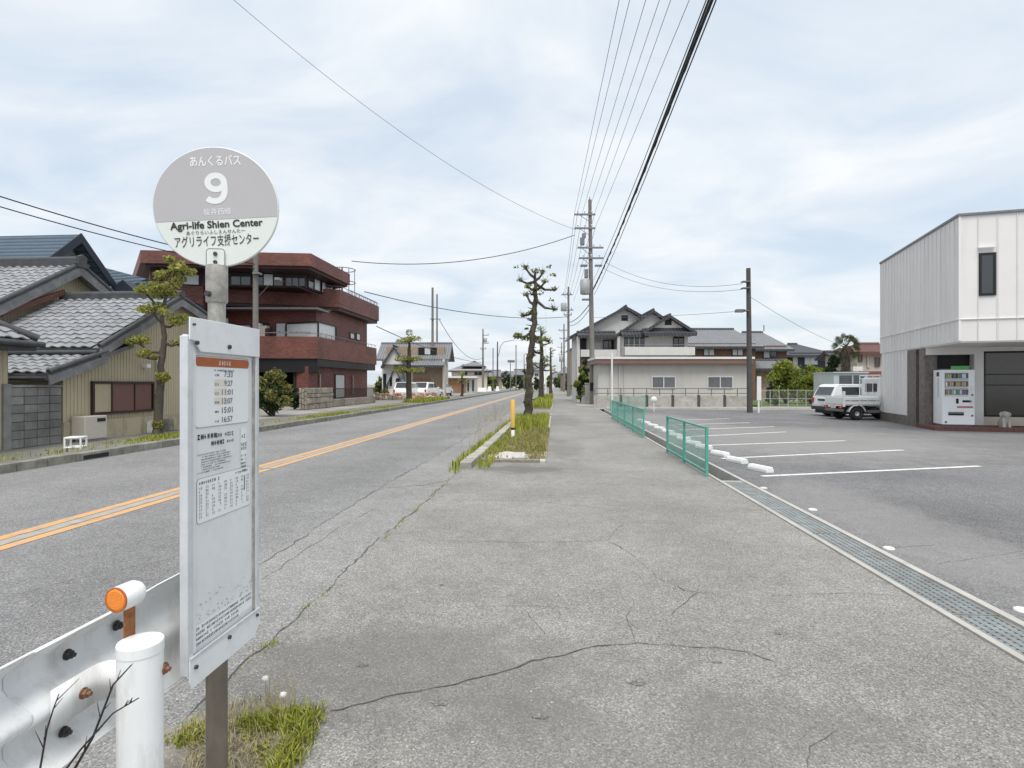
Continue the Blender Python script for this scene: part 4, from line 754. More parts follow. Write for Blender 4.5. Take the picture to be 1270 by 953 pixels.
p1 = pole(735, ZP, 248, 'tall grey concrete utility pole with crossarms and transformer, nearest on the right', [(267, 712, 738, 3), (284, 712, 738, 3), (308, 716, 748, 4), (321, 718, 748, 3)], trans=[(725.5, 356, .36, .55)], lean=-.2, r0=.2, r1=.12, extras=[('box', 722, 300, .3, .5), ('bracket', 724, 330, .5, .1), ('box', 727, 340, .25, .6), ('bracket', 742, 330, .5, .08), ('bracket', 726, 372, .5, .1), ('box', 724, 293, .25, .3)])
MB().tube([(-.2, 0, H + 222 / F * ZP), (-.22, 0, H + 232 / F * ZP)], .03, 6).obj('spike', 'steel', p1)
box('leaf_spring', 'black', p1, -.21, .21, -.21, -.205, 1.0, 1.6)
p1.children[-1].name = 'number_plate'
p2 = pole(705, 68, 356, 'second concrete utility pole down the right sidewalk beside the hedge', [(366, 696, 710, 3), (385, 698, 711, 3), (391, 699, 709, 2)], trans=[(699, 381, .35, .5)])
pole(699.5, 108, 402, 'third utility pole down the right sidewalk, with several arms', [(410, 692, 704, 3), (420, 694, 703, 2), (437, 694, 704, 3)], trans=[(696, 445, .4, .6)], r0=.22)
pole(696.5, 150, 425, 'fourth and faintest utility pole near the vanishing point on the right', [(431, 691, 701, 2), (440, 692, 700, 2)], r0=.25)
TOPS = [(712.5, 265), (716, 265), (722, 265), (729, 265), (737, 266), (738, 283)]; UP = [(768, 0), (781, 0), (801, 0), (818, 0), (832, 0), (855, 0)]
NTH = ['leftmost', 'second from the left', 'third from the left', 'third from the right', 'second from the right', 'rightmost']
for iw, (a, b) in enumerate(zip(TOPS, UP)):
    p = pz(a[0], a[1], ZP - .15); h1 = p.z + .1; z = (h1 - H) * F / (CY - b[1]); q = pz(b[0], b[1], z); e = q + (q - p) * .95
    wire([p, q, e], .011, f'thin overhead power line climbing from the nearest tall pole, {NTH[iw]} of six', 'power lines over the sidewalk', sag=.0)
    g = pz(705 + (a[0] - 725) * .45, 357 + (a[1] - 265) * .5 + 8, 67.8); wire([p, g], .014, f'thin power line between the first two right poles, {NTH[iw]} of six', 'power lines between the right poles', sag=.45)
for i, (a, b, r) in enumerate((((736, 358), (884, -2), .034), ((735, 362), (880, -2), .02), ((737, 366), (889, -2), .014), ((734, 352), (876, 0), .012))):
    p = pz(a[0], a[1], ZP - .1); h1 = p.z - .1 + i * .03; z = (h1 - H) * F / (CY - b[1]); q = pz(b[0], b[1], z); e = q + (q - p) * .6; m_ = p.lerp(q, .5) - Vector((0, 0, .28))
    pts = [p.lerp(m_, .0), p.lerp(q, .25) - Vector((0, 0, .21)), m_, p.lerp(q, .75) - Vector((0, 0, .2)), q, e]; wire(pts, r, ['thick black communication cable rising steeply to the top edge of the view', 'black cable strung just left of the thickest cable', 'thin black cable strung just right of the thickest cable', 'leftmost thin cable of the black cable bundle'][i], 'black cable bundle', 'cable')
if True:                                          # lashed second strand wound round the bundle
    p = pz(736, 359, ZP - .1); z = (p.z - .1 - H) * F / CY; q = pz(882, 0, z); out = []
    for k in range(120):
        t = k / 119; c = p.lerp(q, t) - Vector((0, 0, .28 * 4 * t * (1 - t) * .95)); a = k * .9; out.append(c + Vector((math.cos(a) * .035, 0, math.sin(a) * .035)))
    tag(MB().tube(out, .014, 5).obj('lashing_wire', 'cable', None, origin=out[0]), 'lashing wire wound round the thick black cable', 'wire', 'black cable bundle')
wire([pz(735, 372, ZP), pz(705, 400, 68)], .035, 'black cable dropping from the first to the second right pole', 'cables between right poles', 'cable', .4)
wire([pz(736, 376, ZP), pz(706, 404, 68)], .025, 'second black cable under the first between the right poles', 'cables between right poles', 'cable', .5)
wire([pz(285, -4, 24), pz(713, 285, ZP)], .011, 'long thin wire crossing the sky from the top left to the tall pole', None, sag=1.15, n=30)
wire([pz(712, 292, ZP), pz(436, 324, 37.5)], .03, 'wire sagging left from the tall pole across the road', None, sag=.9, n=30)
wire([pz(750, 325, ZP), pz(921, 352, 30)], .012, 'upper sagging wire between the tall pole and the dark pole', None, sag=.75, n=20)
wire([pz(748, 333, ZP), pz(921, 359, 30)], .012, 'lower sagging wire between the tall pole and the dark pole', None, sag=.7, n=20)
wire([pz(736, 394, ZP), pz(920, 386, 30)], .012, 'nearly level wire above the tiled roofs reaching the dark pole', None, sag=.1, n=20)
wire([pz(930, 368, 30), pz(1060, 434, 44)], .011, 'wire running down right from the dark pole toward the palm', None, sag=.3, n=20)
wire([pz(-12, 240, 18), pz(317, 328, 25.95)], .022, 'upper black cable above the left tiled roofs', None, 'cable', sag=.15)
wire([pz(-12, 253, 18), pz(317, 334, 25.95)], .02, 'lower black cable above the left tiled roofs', None, 'cable', sag=.15)
wire([pz(452, 362, 40), pz(704, 393, 68)], .035, 'long wire from the brick building across the road to the second right pole', None, sag=.8, n=20)
wire([pz(467, 405, 43), pz(599, 450, 100)], .035, 'low wire passing behind the pair of slim poles', None, sag=.6, n=20)
wire([pz(545, 397, 65), pz(599, 444, 100)], .035, 'cable falling from the slim pole pair to the next left pole', None, sag=1.8, n=20)
# dark pole in the lot, with a lamp box, and the white board beside it
pr_ = pole(930, 29.6, 333, 'dark slim utility pole at the back corner of the parking lot', [], 'pole_dark', .15, .11, group='utility poles', extras=[('box', 917, 386, .42, .14), ('bracket', 923, 386, .35, .05), ('bracket', 924, 358, .4, .05), ('bracket', 924, 350, .4, .05)], lean=-.08)
q = gp(941, 512); t = thing('notice_post', 'white upright board on a post beside the dark pole', 'sign', q, A); box('post', 'white', t, -.05, .03, -.03, .03, 0, .7); box('board', 'white', t, -.11, .11, -.05, -.031, .65, 1.9)
# left side poles
pole(536.5, 64, 357, 'taller of the paired slim concrete poles by the parked white cars', [], r0=.17, r1=.12, base=.15, extras=[('bracket', 540, 396, 1.2, .06)]); pole(542, 66, 365, 'shorter of the paired slim concrete poles by the parked white cars', [], r0=.12, r1=.09, base=.15)
pole(599, 100, 408, 'left utility pole with three arms beyond the brown shed', [(416, 599, 606, 2), (426, 599, 606, 2), (433, 596, 603, 2)], r0=.22, base=.15, trans=[(602, 422, .3, .4)])
pl = pole(617, 112, 424, 'far left pole carrying a curved street light arm', [], r0=.2, base=.15, m='pole_dark'); k = 112 / F; hb = H + 40 / F * 112
MB().tube([(.2, 0, hb - 1.0), (.6, 0, hb + 1.0), (1.3, 0, hb + 1.8), (3.4, 0, hb + 2.2)], .06, 6).obj('lamp_arm', 'steel', pl); box('lamp_head', 'white', pl, 3.2, 4.0, -.12, .12, hb + 2.05, hb + 2.2)
pole(611.5, 125, 432, 'thin far left pole next to the curved street light', [], r0=.12, base=.15); pole(640, 130, 428, 'thin bare far pole above the left side of the road', [], r0=.13, base=.0)
sg = pole(633, 118, 447, 'far post carrying a hanging signal box over the road', [], 'steel', .09, .08, name='signal_post'); sg['category'] = 'post'; box('signal_head', 'steel', sg, -.6, .9, -.15, .15, 6.0, 6.5)
sg = pole(650, 125, 439, 'far post with a wide flat sign board behind the tall tree', [], 'steel', .09, .08, name='sign_post'); sg['category'] = 'post'; box('sign_board', 'white', sg, -.7, .7, -.05, .05, 7.2, 7.9)
sl_ = pole(677, 76, 388, 'slim pale street light with a curved top behind the second tree', [], 'white', .08, .05, name='street_light'); sl_['category'] = 'street light'; hb = H + (CY - 388) / F * 76
MB().tube([(0, 0, hb - .1), (-.1, 0, hb + .7), (-.5, 0, hb + 1.1), (-1.2, 0, hb + 1.2)], .05, 6).obj('lamp_arm', 'white', sl_); box('lamp_head', 'white', sl_, -1.7, -1.0, -.1, .1, hb + 1.12, hb + 1.24)
pb = pole(317, 26, 316, 'weathered grey utility pole rising behind the bus stop board', [], r0=.15, r1=.11, base=.15, extras=[('box', 346, 347, .2, .12), ('bracket', 320, 340, .3, .08)])
wire([pz(317, 372, 26), pz(337, 350, 26)], .012, 'short stay wire beside the pole behind the bus stop', None); wire([pz(350, 348, 26), pz(425, 378, 37)], .015, 'drop wire to the brick building balcony', None, 'cable')
# ================================================================ left buildings
def tile_mesh(tw, tl):
    pts = [(0, .0), (.12, .024), (.3, .036), (.5, .026), (.68, .004), (.85, -.004), (1.0, .006)]; mb = MB(); vs = []
    for y, dz in ((-.0, .03), (tl * 1.12, .0)): vs += [(tw * (a + .0) * 1.0, y, z + dz) for a, z in pts]
    n = len(pts); vs += [(tw * a, 0, z + .0) for a, z in pts]
    mb.add(vs, [(i, i + 1, n + i + 1, n + i) for i in range(n - 1)], True); mb.add([vs[i] for i in range(n)] + [vs[2 * n + i] for i in range(n)], [(n + i, n + i + 1, i + 1, i) for i in range(n - 1)])
    me = bpy.data.meshes.new('tile'); me.from_pydata(mb.v, [], mb.f); me.polygons.foreach_set('use_smooth', mb.sm); me.materials.append(MATS['tile']); return me
TILE = tile_mesh(.27, .245)
def tiles(parent, P0, ex, ey, w, l, clip=None, tw=.27, tl=.245):
    ex, ey = Vector(ex).normalized(), Vector(ey).normalized(); nz = ex.cross(ey); l0 = rootloc(parent)
    for r in range(int(l / tl + .3)):
        for c in range(int(w / tw)):
            if clip and not clip((c + .5) * tw, (r + .5) * tl): continue
            o = bpy.data.objects.new('roof_tile', TILE); COL.objects.link(o); o.parent = parent; p = Vector(P0) + ex * (c * tw) + ey * (r * tl) + nz * R.uniform(.0, .014) + ey * R.uniform(-.012, .012) - l0
            M_ = Matrix((ex, ey, nz)).transposed().to_4x4(); o.matrix_local = Matrix.Translation(p) @ M_ @ Matrix.Rotation(R.uniform(-.02, .02), 4, 'Z') @ Matrix.Rotation(R.uniform(-.02, .02), 4, 'X')
def ribwall(mb, X, ya, yb, zfun, z0, period=.1, d=.009):    # vertical ribbed cladding on a plane x = X, top following zfun(y)
    n = int((yb - ya) / period)
    for i in range(n):
        a = ya + (yb - ya) * i / n; b = ya + (yb - ya) * (i + .62) / n; c = ya + (yb - ya) * (i + 1) / n
        for p_, q_, x in ((a, b, X), (b, c, X - d)): mb.quad((x, p_, z0), (x, q_, z0), (x, q_, zfun(q_)), (x, p_, zfun(p_)))
        mb.quad((X, b, z0), (X - d, b, z0), (X - d, b, zfun(b)), (X, b, zfun(b))); mb.quad((X - d, c, z0), (X, c, z0), (X, c, zfun(c)), (X - d, c, zfun(c)))
XA = -11.25
hA = thing('beige_house', 'beige clad low house with grey tiled roofs beside the far sidewalk', 'house', (XA, 14.5, .15))
apex = onx(214, 370, XA); eL = onx(111, 432, XA); lA = onx(120, 438.5, XA); lB = onx(46, 464, XA); wl = onx(78, 500, XA).y; wr_ = onx(250, 500, XA).y; eR = onx(262, 402, XA)
def topA(y):
    if y < eL.y + .1: t = (y - lB.y) / (lA.y - lB.y); return lB.z + (lA.z - lB.z) * t - .06
    if y < apex.y: t = (y - eL.y) / (apex.y - eL.y); return eL.z + (apex.z - eL.z) * t - .1
    t = (y - apex.y) / (eR.y - apex.y); return apex.z + (eR.z - apex.z) * t - .1
mb = MB(); ribwall(mb, XA, wl, wr_, topA, .62); wobj(mb, 'cladding', 'beige_siding', hA)
mb = MB(); mb.box(XA - .03, XA + .03, wl, wr_, .1, .618); wobj(mb, 'plinth', 'beige_base', hA)
mb = MB(); mb.box(XA - 3.4, XA - .022, wl + .01, wr_, .1, 1.55); wobj(mb, 'wall', 'beige_siding', hA)
mb = MB(); mb.prism([(XA - .1, eL.y + .35, 1.54), (XA - .1, wr_, 1.54), (XA - .1, wr_, topA(wr_)), (XA - .1, apex.y, topA(apex.y)), (XA - .1, eL.y + .35, topA(eL.y + .35))], (-3.2, 0, 0)); wobj(mb, 'wall', 'beige_siding', hA)
def slope(house, pe, pr2, x0, x1, name='roof', th=.1, m='soffit_grey'):     # slab between an eave line and a ridge line, both along x
    e0, r0 = Vector((x0, pe.y, pe.z)), Vector((x0, pr2.y, pr2.z)); d = Vector((0, r0.y - e0.y, r0.z - e0.z)).normalized(); nn = Vector((0, -d.z, d.y)); nn = nn if nn.z > 0 else -nn
    mb = MB().prism([e0, r0, r0 - nn * th, e0 - nn * th], (x1 - x0, 0, 0)); o = wobj(mb, name, m, house); fixn(o); return o, d, nn
xo = XA + .28
rf, d, nn = slope(hA, eL, apex, XA - 3.45, xo); tiles(rf, Vector((XA - 3.45, eL.y, eL.z)) + nn * .005, (1, 0, 0), d, xo - XA + 3.45, (apex - eL).length)
lA2 = lA + (lA - lB) * .55; rf2, d2, n2 = slope(hA, lB, lA2, XA - 3.0, xo - .02); tiles(rf2, Vector((XA - 3.0, lB.y, lB.z)) + n2 * .005, (1, 0, 0), d2, xo - XA + 3, (lA2 - lB).length)
rf3, d3, n3 = slope(hA, eR, apex, XA - 3.45, xo)
wobj(MB().tube([(XA - 3.45, apex.y, apex.z + .12), (xo + .05, apex.y, apex.z + .12)], .11, 10).box(XA - 3.45, xo + .02, apex.y - .13, apex.y + .13, apex.z - .05, apex.z + .1), 'ridge', 'tile_dark', hA)
for pe, pp in ((eL, apex), (eR, apex), (lB, lA)):           # verge boards
    a = Vector((xo - .02, pe.y, pe.z)); b = Vector((xo - .02, pp.y, pp.z)); wobj(MB().prism([a + Vector((0, 0, -.04)), b + Vector((0, 0, -.04)), b + Vector((0, 0, -.24)), a + Vector((0, 0, -.24))], (.05, 0, 0)), 'verge_board', 'soffit_grey', hA)
    wobj(MB().tube([a + Vector((0, 0, .05)), b + Vector((0, 0, .05))], .06, 8), 'verge_tile', 'tile_dark', hA)
wobj(MB().tube([(XA - 3.4, eL.y - .08, eL.z - .1), (xo, eL.y - .08, eL.z - .1)], .05, 8), 'gutter', 'tile_dark', hA); wobj(MB().tube([(XA - 2.9, lB.y - .06, lB.z - .1), (xo, lB.y - .06, lB.z - .1)], .045, 8), 'gutter', 'tile_dark', hA)
w0, w1 = onx(112, 473, XA), onx(189, 510, XA); wa = wobj(MB().box(XA + .002, XA + .07, w0.y, w1.y, w1.z, w1.z + .06).box(XA + .002, XA + .07, w0.y, w1.y, w0.z - .06, w0.z).box(XA + .002, XA + .07, w0.y, w0.y + .06, w1.z + .06, w0.z - .06).box(XA + .002, XA + .07, w1.y - .05, w1.y, w1.z + .06, w0.z - .06), 'window', 'dark_brown', hA)
fr = (w1.y - w0.y); y_ = [w0.y + .06, w0.y + fr * .3, w0.y + fr * .665, w1.y - .05]
for i in range(3): wobj(MB().box(XA + .004, XA + .03 + .01 * (i == 1), y_[i] + .002, y_[i + 1] - .03, w1.z + .062, w0.z - .062), 'shutter' if i else 'wall_panel', 'shutter' if i else 'beige_siding', wa); 
for i in (1, 2): wobj(MB().box(XA + .004, XA + .06, y_[i] - .028, y_[i] + .0, w1.z + .061, w0.z - .061), 'mullion', 'dark_brown', wa)
q = onx(190, 470, XA); wobj(MB().tube([(XA + .06, q.y + .1, .3), (XA + .06, q.y + .1, 2.2)], .035, 8), 'downpipe', 'header_white', hA)
q = onx(178, 454, XA); wobj(MB().box(XA, XA + .16, q.y - .07, q.y + .07, q.z - .05, q.z + .05), 'wall_lamp', 'white', hA); q = onx(226, 470, XA); wobj(MB().tube([(XA + .05, q.y, .2), (XA + .05, q.y, 2.9)], .03, 6), 'downpipe', 'soffit_grey', hA)
a, b = onx(93, 549, -11.1), onx(121, 515, -11.1); t = thing('water_heater', 'beige water heater box against the beige house wall', 'water heater', (-11.0, (a.y + b.y) / 2, .15)); wobj(MB().box(-11.2, -10.85, a.y, b.y, .2, b.z), 'case', 'unit_beige', t, .02); wobj(MB().box(-10.849, -10.84, b.y - .3, b.y - .06, b.z - .14, b.z - .06), 'vent', 'black', t); wobj(MB().box(-11.15, -10.9, a.y + .05, b.y - .05, .15, .2), 'foot', 'concrete', t)
for (pxa, pxb, pyt, m, nm, lab) in ((187, 196, 523, 'white', 'utility_box', 'small white box low on the beige house wall by the pruned tree'), (207, 213, 521, 'stone', 'stone_marker', 'small upright stone right of the pruned tree trunk')):
    a, b = onx(pxa, 538, -11.08), onx(pxb, pyt, -11.08); tag(MB().box(-11.21, -11.0, a.y, b.y, .15, b.z).box(-11.19, -11.02, a.y + .02, b.y - .02, b.z, b.z + .03).obj(nm, m, None, .015, 'base'), lab, 'box' if m == 'white' else 'stone')
a, b = gp(80, 557, .15), gp(98, 552, .15); t = thing('plant_rack', 'small white wire rack on the pavement beside the block wall', 'rack', (a.x, a.y, .15)); mb = MB()
for z in (.02, .22): mb.tube([(0, 0, z), (.25, .12, z), (.15, .38, z), (-.1, .26, z), (0, 0, z)], .022, 6)
for p in ((0, 0), (.25, .12), (.15, .38), (-.1, .26)): mb.tube([(p[0], p[1], 0), (p[0], p[1], .24)], .02, 6)
mb.obj('frame', 'white', t)
# block wall, each block its own piece
bw = thing('block_wall', 'stained grey concrete block wall between the two beige houses', 'wall', (XA, wl - 1, .15)); ba_, bb_ = onx(13, 479, XA).y, wl - .03; wobj(MB().box(XA - .14, XA - .02, ba_, bb_, .1, 1.42), 'mortar', 'dark_concrete', bw)
nc = 4; bwid = (bb_ - ba_) / nc; me = None
for r in range(7):
    for c in range(nc):
        y = ba_ + c * bwid; o = wobj(MB().box(XA - .15, XA, y + .006, y + bwid - .006, .15 + r * .182 + .006, .15 + (r + 1) * .182 - .006), 'block', 'block', bw, .006); o.location.x += R.uniform(-.004, .004)
wobj(MB().box(XA - .17, XA + .02, ba_ - .02, bb_ + .02, 1.428, 1.48), 'coping', 'block', bw, .01); wobj(MB().box(XA - .2, XA + .04, ba_ - .18, ba_ - .01, .1, 1.5), 'pillar', 'block', bw, .01)
# upper house behind, ridge ending in a demon tile
XU = -14.75
hU = thing('tiled_house', 'old grey tiled house with beige gable rising behind the low beige house', 'house', (XU, 15.5, .15)); ap = onx(91, 330, XU); el = onx(-40, 391, XU); er = onx(128, 362, XU)
wobj(MB().prism([(XU - .25, el.y + .3, .1), (XU - .25, er.y + .6, .1), (XU - .25, er.y + .4, er.z - .45), (XU - .25, ap.y, ap.z - .25), (XU - .25, el.y + .3, el.z - .1)], (-6, 0, 0)), 'wall', 'beige_siding', hU)
mb = MB(); ribwall(mb, XU - .2, el.y + .4, er.y, lambda y: (el.z + (ap.z - el.z) * (y - el.y) / (ap.y - el.y) if y < ap.y else ap.z + (er.z - ap.z) * (y - ap.y) / (er.y - ap.y)) - .12, 2.4); wobj(mb, 'cladding', 'beige_siding', hU)
xo2 = XU + .25; er2 = ap + (er - ap) * 2.0
rfu, d, nn = slope(hU, el, ap, XU - 4.2, xo2); tiles(rfu, Vector((XU - 4.2, el.y, el.z)) + nn * .005, (1, 0, 0), d, 4.45, (ap - el).length); slope(hU, er2, ap, XU - 4.2, xo2)
wobj(MB().box(XU - 4.2, xo2 - .02, ap.y - .15, ap.y + .15, ap.z - .05, ap.z + .16).tube([(XU - 4.2, ap.y, ap.z + .19), (xo2, ap.y, ap.z + .19)], .1, 10), 'ridge', 'tile_dark', hU)
wobj(MB().prism([(xo2 - .02, ap.y + a, ap.z + b) for a, b in ((-.2, -.06), (.22, -.06), (.26, .06), (.14, .1), (.16, .26), (0, .34), (-.16, .26), (-.14, .1), (-.24, .05))], (.09, 0, 0)), 'ridge_end_tile', 'tile_dark', hU)
for pe in (el, er2):
    a = Vector((xo2 - .03, pe.y, pe.z)); b = Vector((xo2 - .03, ap.y, ap.z)); wobj(MB().prism([a + Vector((0, 0, -.03)), b + Vector((0, 0, -.03)), b + Vector((0, 0, -.3)), a + Vector((0, 0, -.3))], (.05, 0, 0)), 'verge_board', 'soffit_grey', hU); wobj(MB().tube([a + Vector((0, 0, .06)), b + Vector((0, 0, .06))], .07, 8), 'verge_tile', 'tile_dark', hU)
fl = onx(0, 393, XU + .1), onx(78, 366, XU + .1); wobj(MB().prism([fl[0], fl[1], fl[1] + Vector((0, 0, .16)), fl[0] + Vector((0, 0, .16))], (.08, 0, 0)), 'flashing', 'tile_red', hU)
# leftmost house corner
hL = thing('beige_corner_house', 'corner of a beige house with tiled hip roof at the far left edge', 'house', (XA, 10, .15)); cy_ = onx(10, 500, XA).y
mb = MB(); ribwall(mb, XA, 5.5, cy_, lambda y: 2.45, .15); wobj(mb, 'cladding', 'beige_siding', hL); wobj(MB().box(XA - 4, XA - .022, 5.5, cy_, .1, 2.45), 'wall', 'beige_siding', hL)
ee = onx(48, 424, XA + .5); xe = XA + .5; z_e = ee.z; hr = .62; ln = 2.2
P_ = [(xe, 4.0, z_e), (xe, ee.y, z_e), (xe - ln, ee.y - ln, z_e + hr * ln), (xe - ln, 4.0, z_e + hr * ln)]; s_ = [Vector(p) - Vector((0, 0, .1)) for p in P_]; mb = MB(); mb.add([Vector(p) for p in P_] + s_, [(0, 1, 2, 3), (7, 6, 5, 4), (0, 4, 5, 1), (1, 5, 6, 2), (2, 6, 7, 3), (3, 7, 4, 0)])
mb.quad((xe, ee.y, z_e), (xe - 2 * ln, ee.y, z_e), (xe - ln, ee.y - ln, z_e + hr * ln)); rL = fixn(wobj(mb, 'roof', 'soffit_grey', hL)); sl_n = math.hypot(1, hr)
tiles(rL, Vector((xe, 4.0, z_e + .012)), (0, 1, 0), (-1, 0, hr), ee.y - 4.0, ln * sl_n, clip=lambda a, b: a < (ee.y - 4.0) - b / sl_n - .05 and a > 2.5)
wobj(MB().tube([(xe, ee.y, z_e + .06), (xe - ln, ee.y - ln, z_e + hr * ln + .06)], .08, 8), 'hip_ridge', 'tile_dark', hL); wobj(MB().tube([(xe + .06, 4, z_e - .06), (xe + .06, ee.y + .05, z_e - .06)], .06, 8), 'gutter', 'tile_dark', hL); wobj(MB().box(xe - 1.5, xe - .02, 4, ee.y - .03, z_e - .2, z_e - .11), 'soffit', 'tile_dark', hL)
# blue-roofed house
XB = -20.0; hB = thing('blue_roof_house', 'tall house with dark blue metal roof and grey gable behind the tiled roofs', 'house', (XB, 22, .15)); ap = onx(97, 291, XB); lE = ap + (onx(57, 321, XB) - ap) * 1.7; rE = onx(140, 353, XB)
wobj(MB().prism([(XB - .5, lE.y + .3, .1), (XB - .5, rE.y, .1), (XB - .5, rE.y - .2, rE.z - .2), (XB - .5, ap.y, ap.z - .3), (XB - .5, lE.y + .3, lE.z - .1)], (-9, 0, 0)), 'wall', 'grey_wall', hB)
for pe, m in ((lE, 'blue_roof'), (rE, 'blue_roof')): slope(hB, pe, ap, XB - 7.0, XB + .1, 'roof', .14, m)
for pe in (lE, rE):
    a = Vector((XB + .1, pe.y, pe.z)); b = Vector((XB + .1, ap.y, ap.z)); wobj(MB().prism([a + Vector((0, 0, .05)), b + Vector((0, 0, .05)), b + Vector((0, 0, -.35)), a + Vector((0, 0, -.35))], (.06, 0, 0)), 'verge_board', 'navy', hB)
a = ap + Vector((-7.0, 0, .25)); slope(hB, Vector((0, lE.y - .5, lE.z)), Vector((0, ap.y, ap.z + .45)), XB - 12, XB - 6.2, 'roof', .14, 'blue_roof')
lo = [pz(125, 331, 29), pz(182, 346, 27), pz(182, 372, 27), pz(110, 372, 27)]; wobj(MB().prism(lo, (-1, 6, -.5)), 'lower_roof', 'blue_roof', hB)
g = [pz(128, 364, 25.5), pz(152, 347, 25.5), pz(171, 364, 25.5)]; wobj(MB().prism(g, (-1, 5, 0)), 'porch_gable', 'navy', hB); wobj(MB().box(XB - 3, XB + 2.5, 24.2, 29, .1, 5.0), 'lower_wall', 'grey_wall', hB)
# ================================================================ brick building (three storeys)
XK = -14.0
bk_ = thing('brick_building', 'three storey dark red brick building with stepped balconies and flat roof', 'building', (XK - 4, 38, .15))
def kp(px, z): x, y = at(px, z); return Vector((x, y, 0))
def poly(pts, z0, z1, name, m, bevel=0, parent=bk_): return fixn(wobj(MB().prism([(p[0], p[1], z0) for p in pts], (0, 0, z1 - z0)), name, m, parent, bevel))
def oxp(px): q = onx(px, 400, XK); return Vector((XK, q.y, 0))
back = [Vector((XK - 6, 45.5, 0)), Vector((XK - 17, 42, 0))]
rA, rB, rC = kp(174, 31.6), kp(385, 32.4), oxp(434); rB.x = XK
rp3 = [rA, rB, rC, Vector((XK - 5, 41, 0)), Vector((XK - 17, 39, 0))]
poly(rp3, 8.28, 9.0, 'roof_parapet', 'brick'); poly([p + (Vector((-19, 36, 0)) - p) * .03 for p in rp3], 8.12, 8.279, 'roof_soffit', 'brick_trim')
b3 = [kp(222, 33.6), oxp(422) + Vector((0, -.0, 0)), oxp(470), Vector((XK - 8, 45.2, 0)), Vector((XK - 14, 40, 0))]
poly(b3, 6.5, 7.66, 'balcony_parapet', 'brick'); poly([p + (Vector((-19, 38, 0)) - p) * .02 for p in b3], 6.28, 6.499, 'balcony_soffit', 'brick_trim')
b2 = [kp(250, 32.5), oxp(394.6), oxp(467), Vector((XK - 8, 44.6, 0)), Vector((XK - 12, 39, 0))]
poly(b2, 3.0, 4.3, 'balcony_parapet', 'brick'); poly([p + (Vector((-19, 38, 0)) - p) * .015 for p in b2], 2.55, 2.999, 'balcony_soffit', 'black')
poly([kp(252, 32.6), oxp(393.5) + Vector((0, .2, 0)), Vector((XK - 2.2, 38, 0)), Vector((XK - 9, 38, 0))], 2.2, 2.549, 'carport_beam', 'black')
c3 = [kp(186, 33.0), Vector((XK - 1.0, oxp(385).y + 1.6, 0)), Vector((XK - 1.0, oxp(434).y - .2, 0)), Vector((XK - 6, 40.5, 0)), Vector((XK - 15, 38.5, 0))]
poly(c3, 7.3, 8.121, 'wall', 'brick_trim'); poly([kp(186, 32.6), kp(252, 33.4), Vector((XK - 9, 38, 0)), Vector((XK - 15, 38, 0))], .1, 8.121, 'wall', 'brick')
c2 = [kp(262, 35.3), Vector((XK - .7, oxp(394).y + 1.4, 0)), Vector((XK - .7, oxp(466).y, 0)), Vector((XK - 8, 44, 0)), Vector((XK - 13, 40, 0))]; poly(c2, 4.0, 6.281, 'wall', 'brick'); poly([kp(258, 33.8), Vector((XK - .3, oxp(394).y + .6, 0)), Vector((XK - .3, oxp(394).y + 2.4, 0)), kp(262, 35.6)], 6.0, 6.1, 'awning', 'steel')
c1 = [Vector((XK - .55, oxp(391).y + .3, 0)), Vector((XK - .55, oxp(464).y, 0)), Vector((XK - 2.2, 44, 0)), Vector((XK - 1.3, oxp(391).y + .35, 0))]; poly(c1, .1, 2.551, 'wall', 'brick')
poly([kp(250, 38.5), Vector((XK - 1.7, 40.5, 0)), Vector((XK - 2.2, 43.5, 0)), Vector((XK - 14, 43, 0))], .1, 2.55, 'carport_wall', 'dark_brown'); poly([Vector((XK - 1.35, oxp(391).y + .36, 0)), Vector((XK - 1.75, 40.4, 0)), Vector((XK - 1.95, 40.4, 0)), Vector((XK - 1.5, oxp(391).y + .36, 0))], .1, 2.55, 'carport_wall', 'dark_brown')  # dark wall colour puts the carport's inner shade into the paint
def pane(parent, p0, p1, z0, z1, m, n=1, off=.03, fm='dark_brown', name='window'):
    d = (p1 - p0); Ln = d.length; d.normalize(); nrm = Vector((d.y, -d.x, 0)); o = None; mb = MB(); t = .05
    def bxl(mbb, a, b, c, e, f, g):
        for_ = [p0 + d * a + nrm * f, p0 + d * b + nrm * f]; mbb.prism([(*(p0 + d * a + nrm * f).xy, c), (*(p0 + d * b + nrm * f).xy, c), (*(p0 + d * b + nrm * f).xy, e), (*(p0 + d * a + nrm * f).xy, e)], nrm * (g - f))
    bxl(mb, 0, Ln, z0, z0 + t, off - .028, off + .04); bxl(mb, 0, Ln, z1 - t, z1, off - .028, off + .04)
    for k in range(n + 1): a = (Ln - t) * k / n; bxl(mb, a, a + t, z0 + t, z1 - t, off - .028, off + .04)
    o = wobj(mb, name, fm, parent)
    for k in range(n):
        mb = MB(); a = (Ln - t) * k / n + t; b = (Ln - t) * (k + 1) / n; bxl(mb, a, b, z0 + t, z1 - t, off - .025, off + (.012 if k % 2 else .004)); wobj(mb, 'pane', m if isinstance(m, str) else m[k % len(m)], o)
    return o
f0, f1 = c3[0], c3[1]; LL = lambda t: f0.lerp(f1, t); dn_ = (f1 - f0)
def onface(px):                                             # parameter along the upper front wall
    best = min(range(400), key=lambda i: abs(((lambda p: CX + F * (p.x * CA + p.y * SA) / (p.y * CA - p.x * SA))(f0.lerp(f1, i / 399))) - px)); return f0.lerp(f1, best / 399)
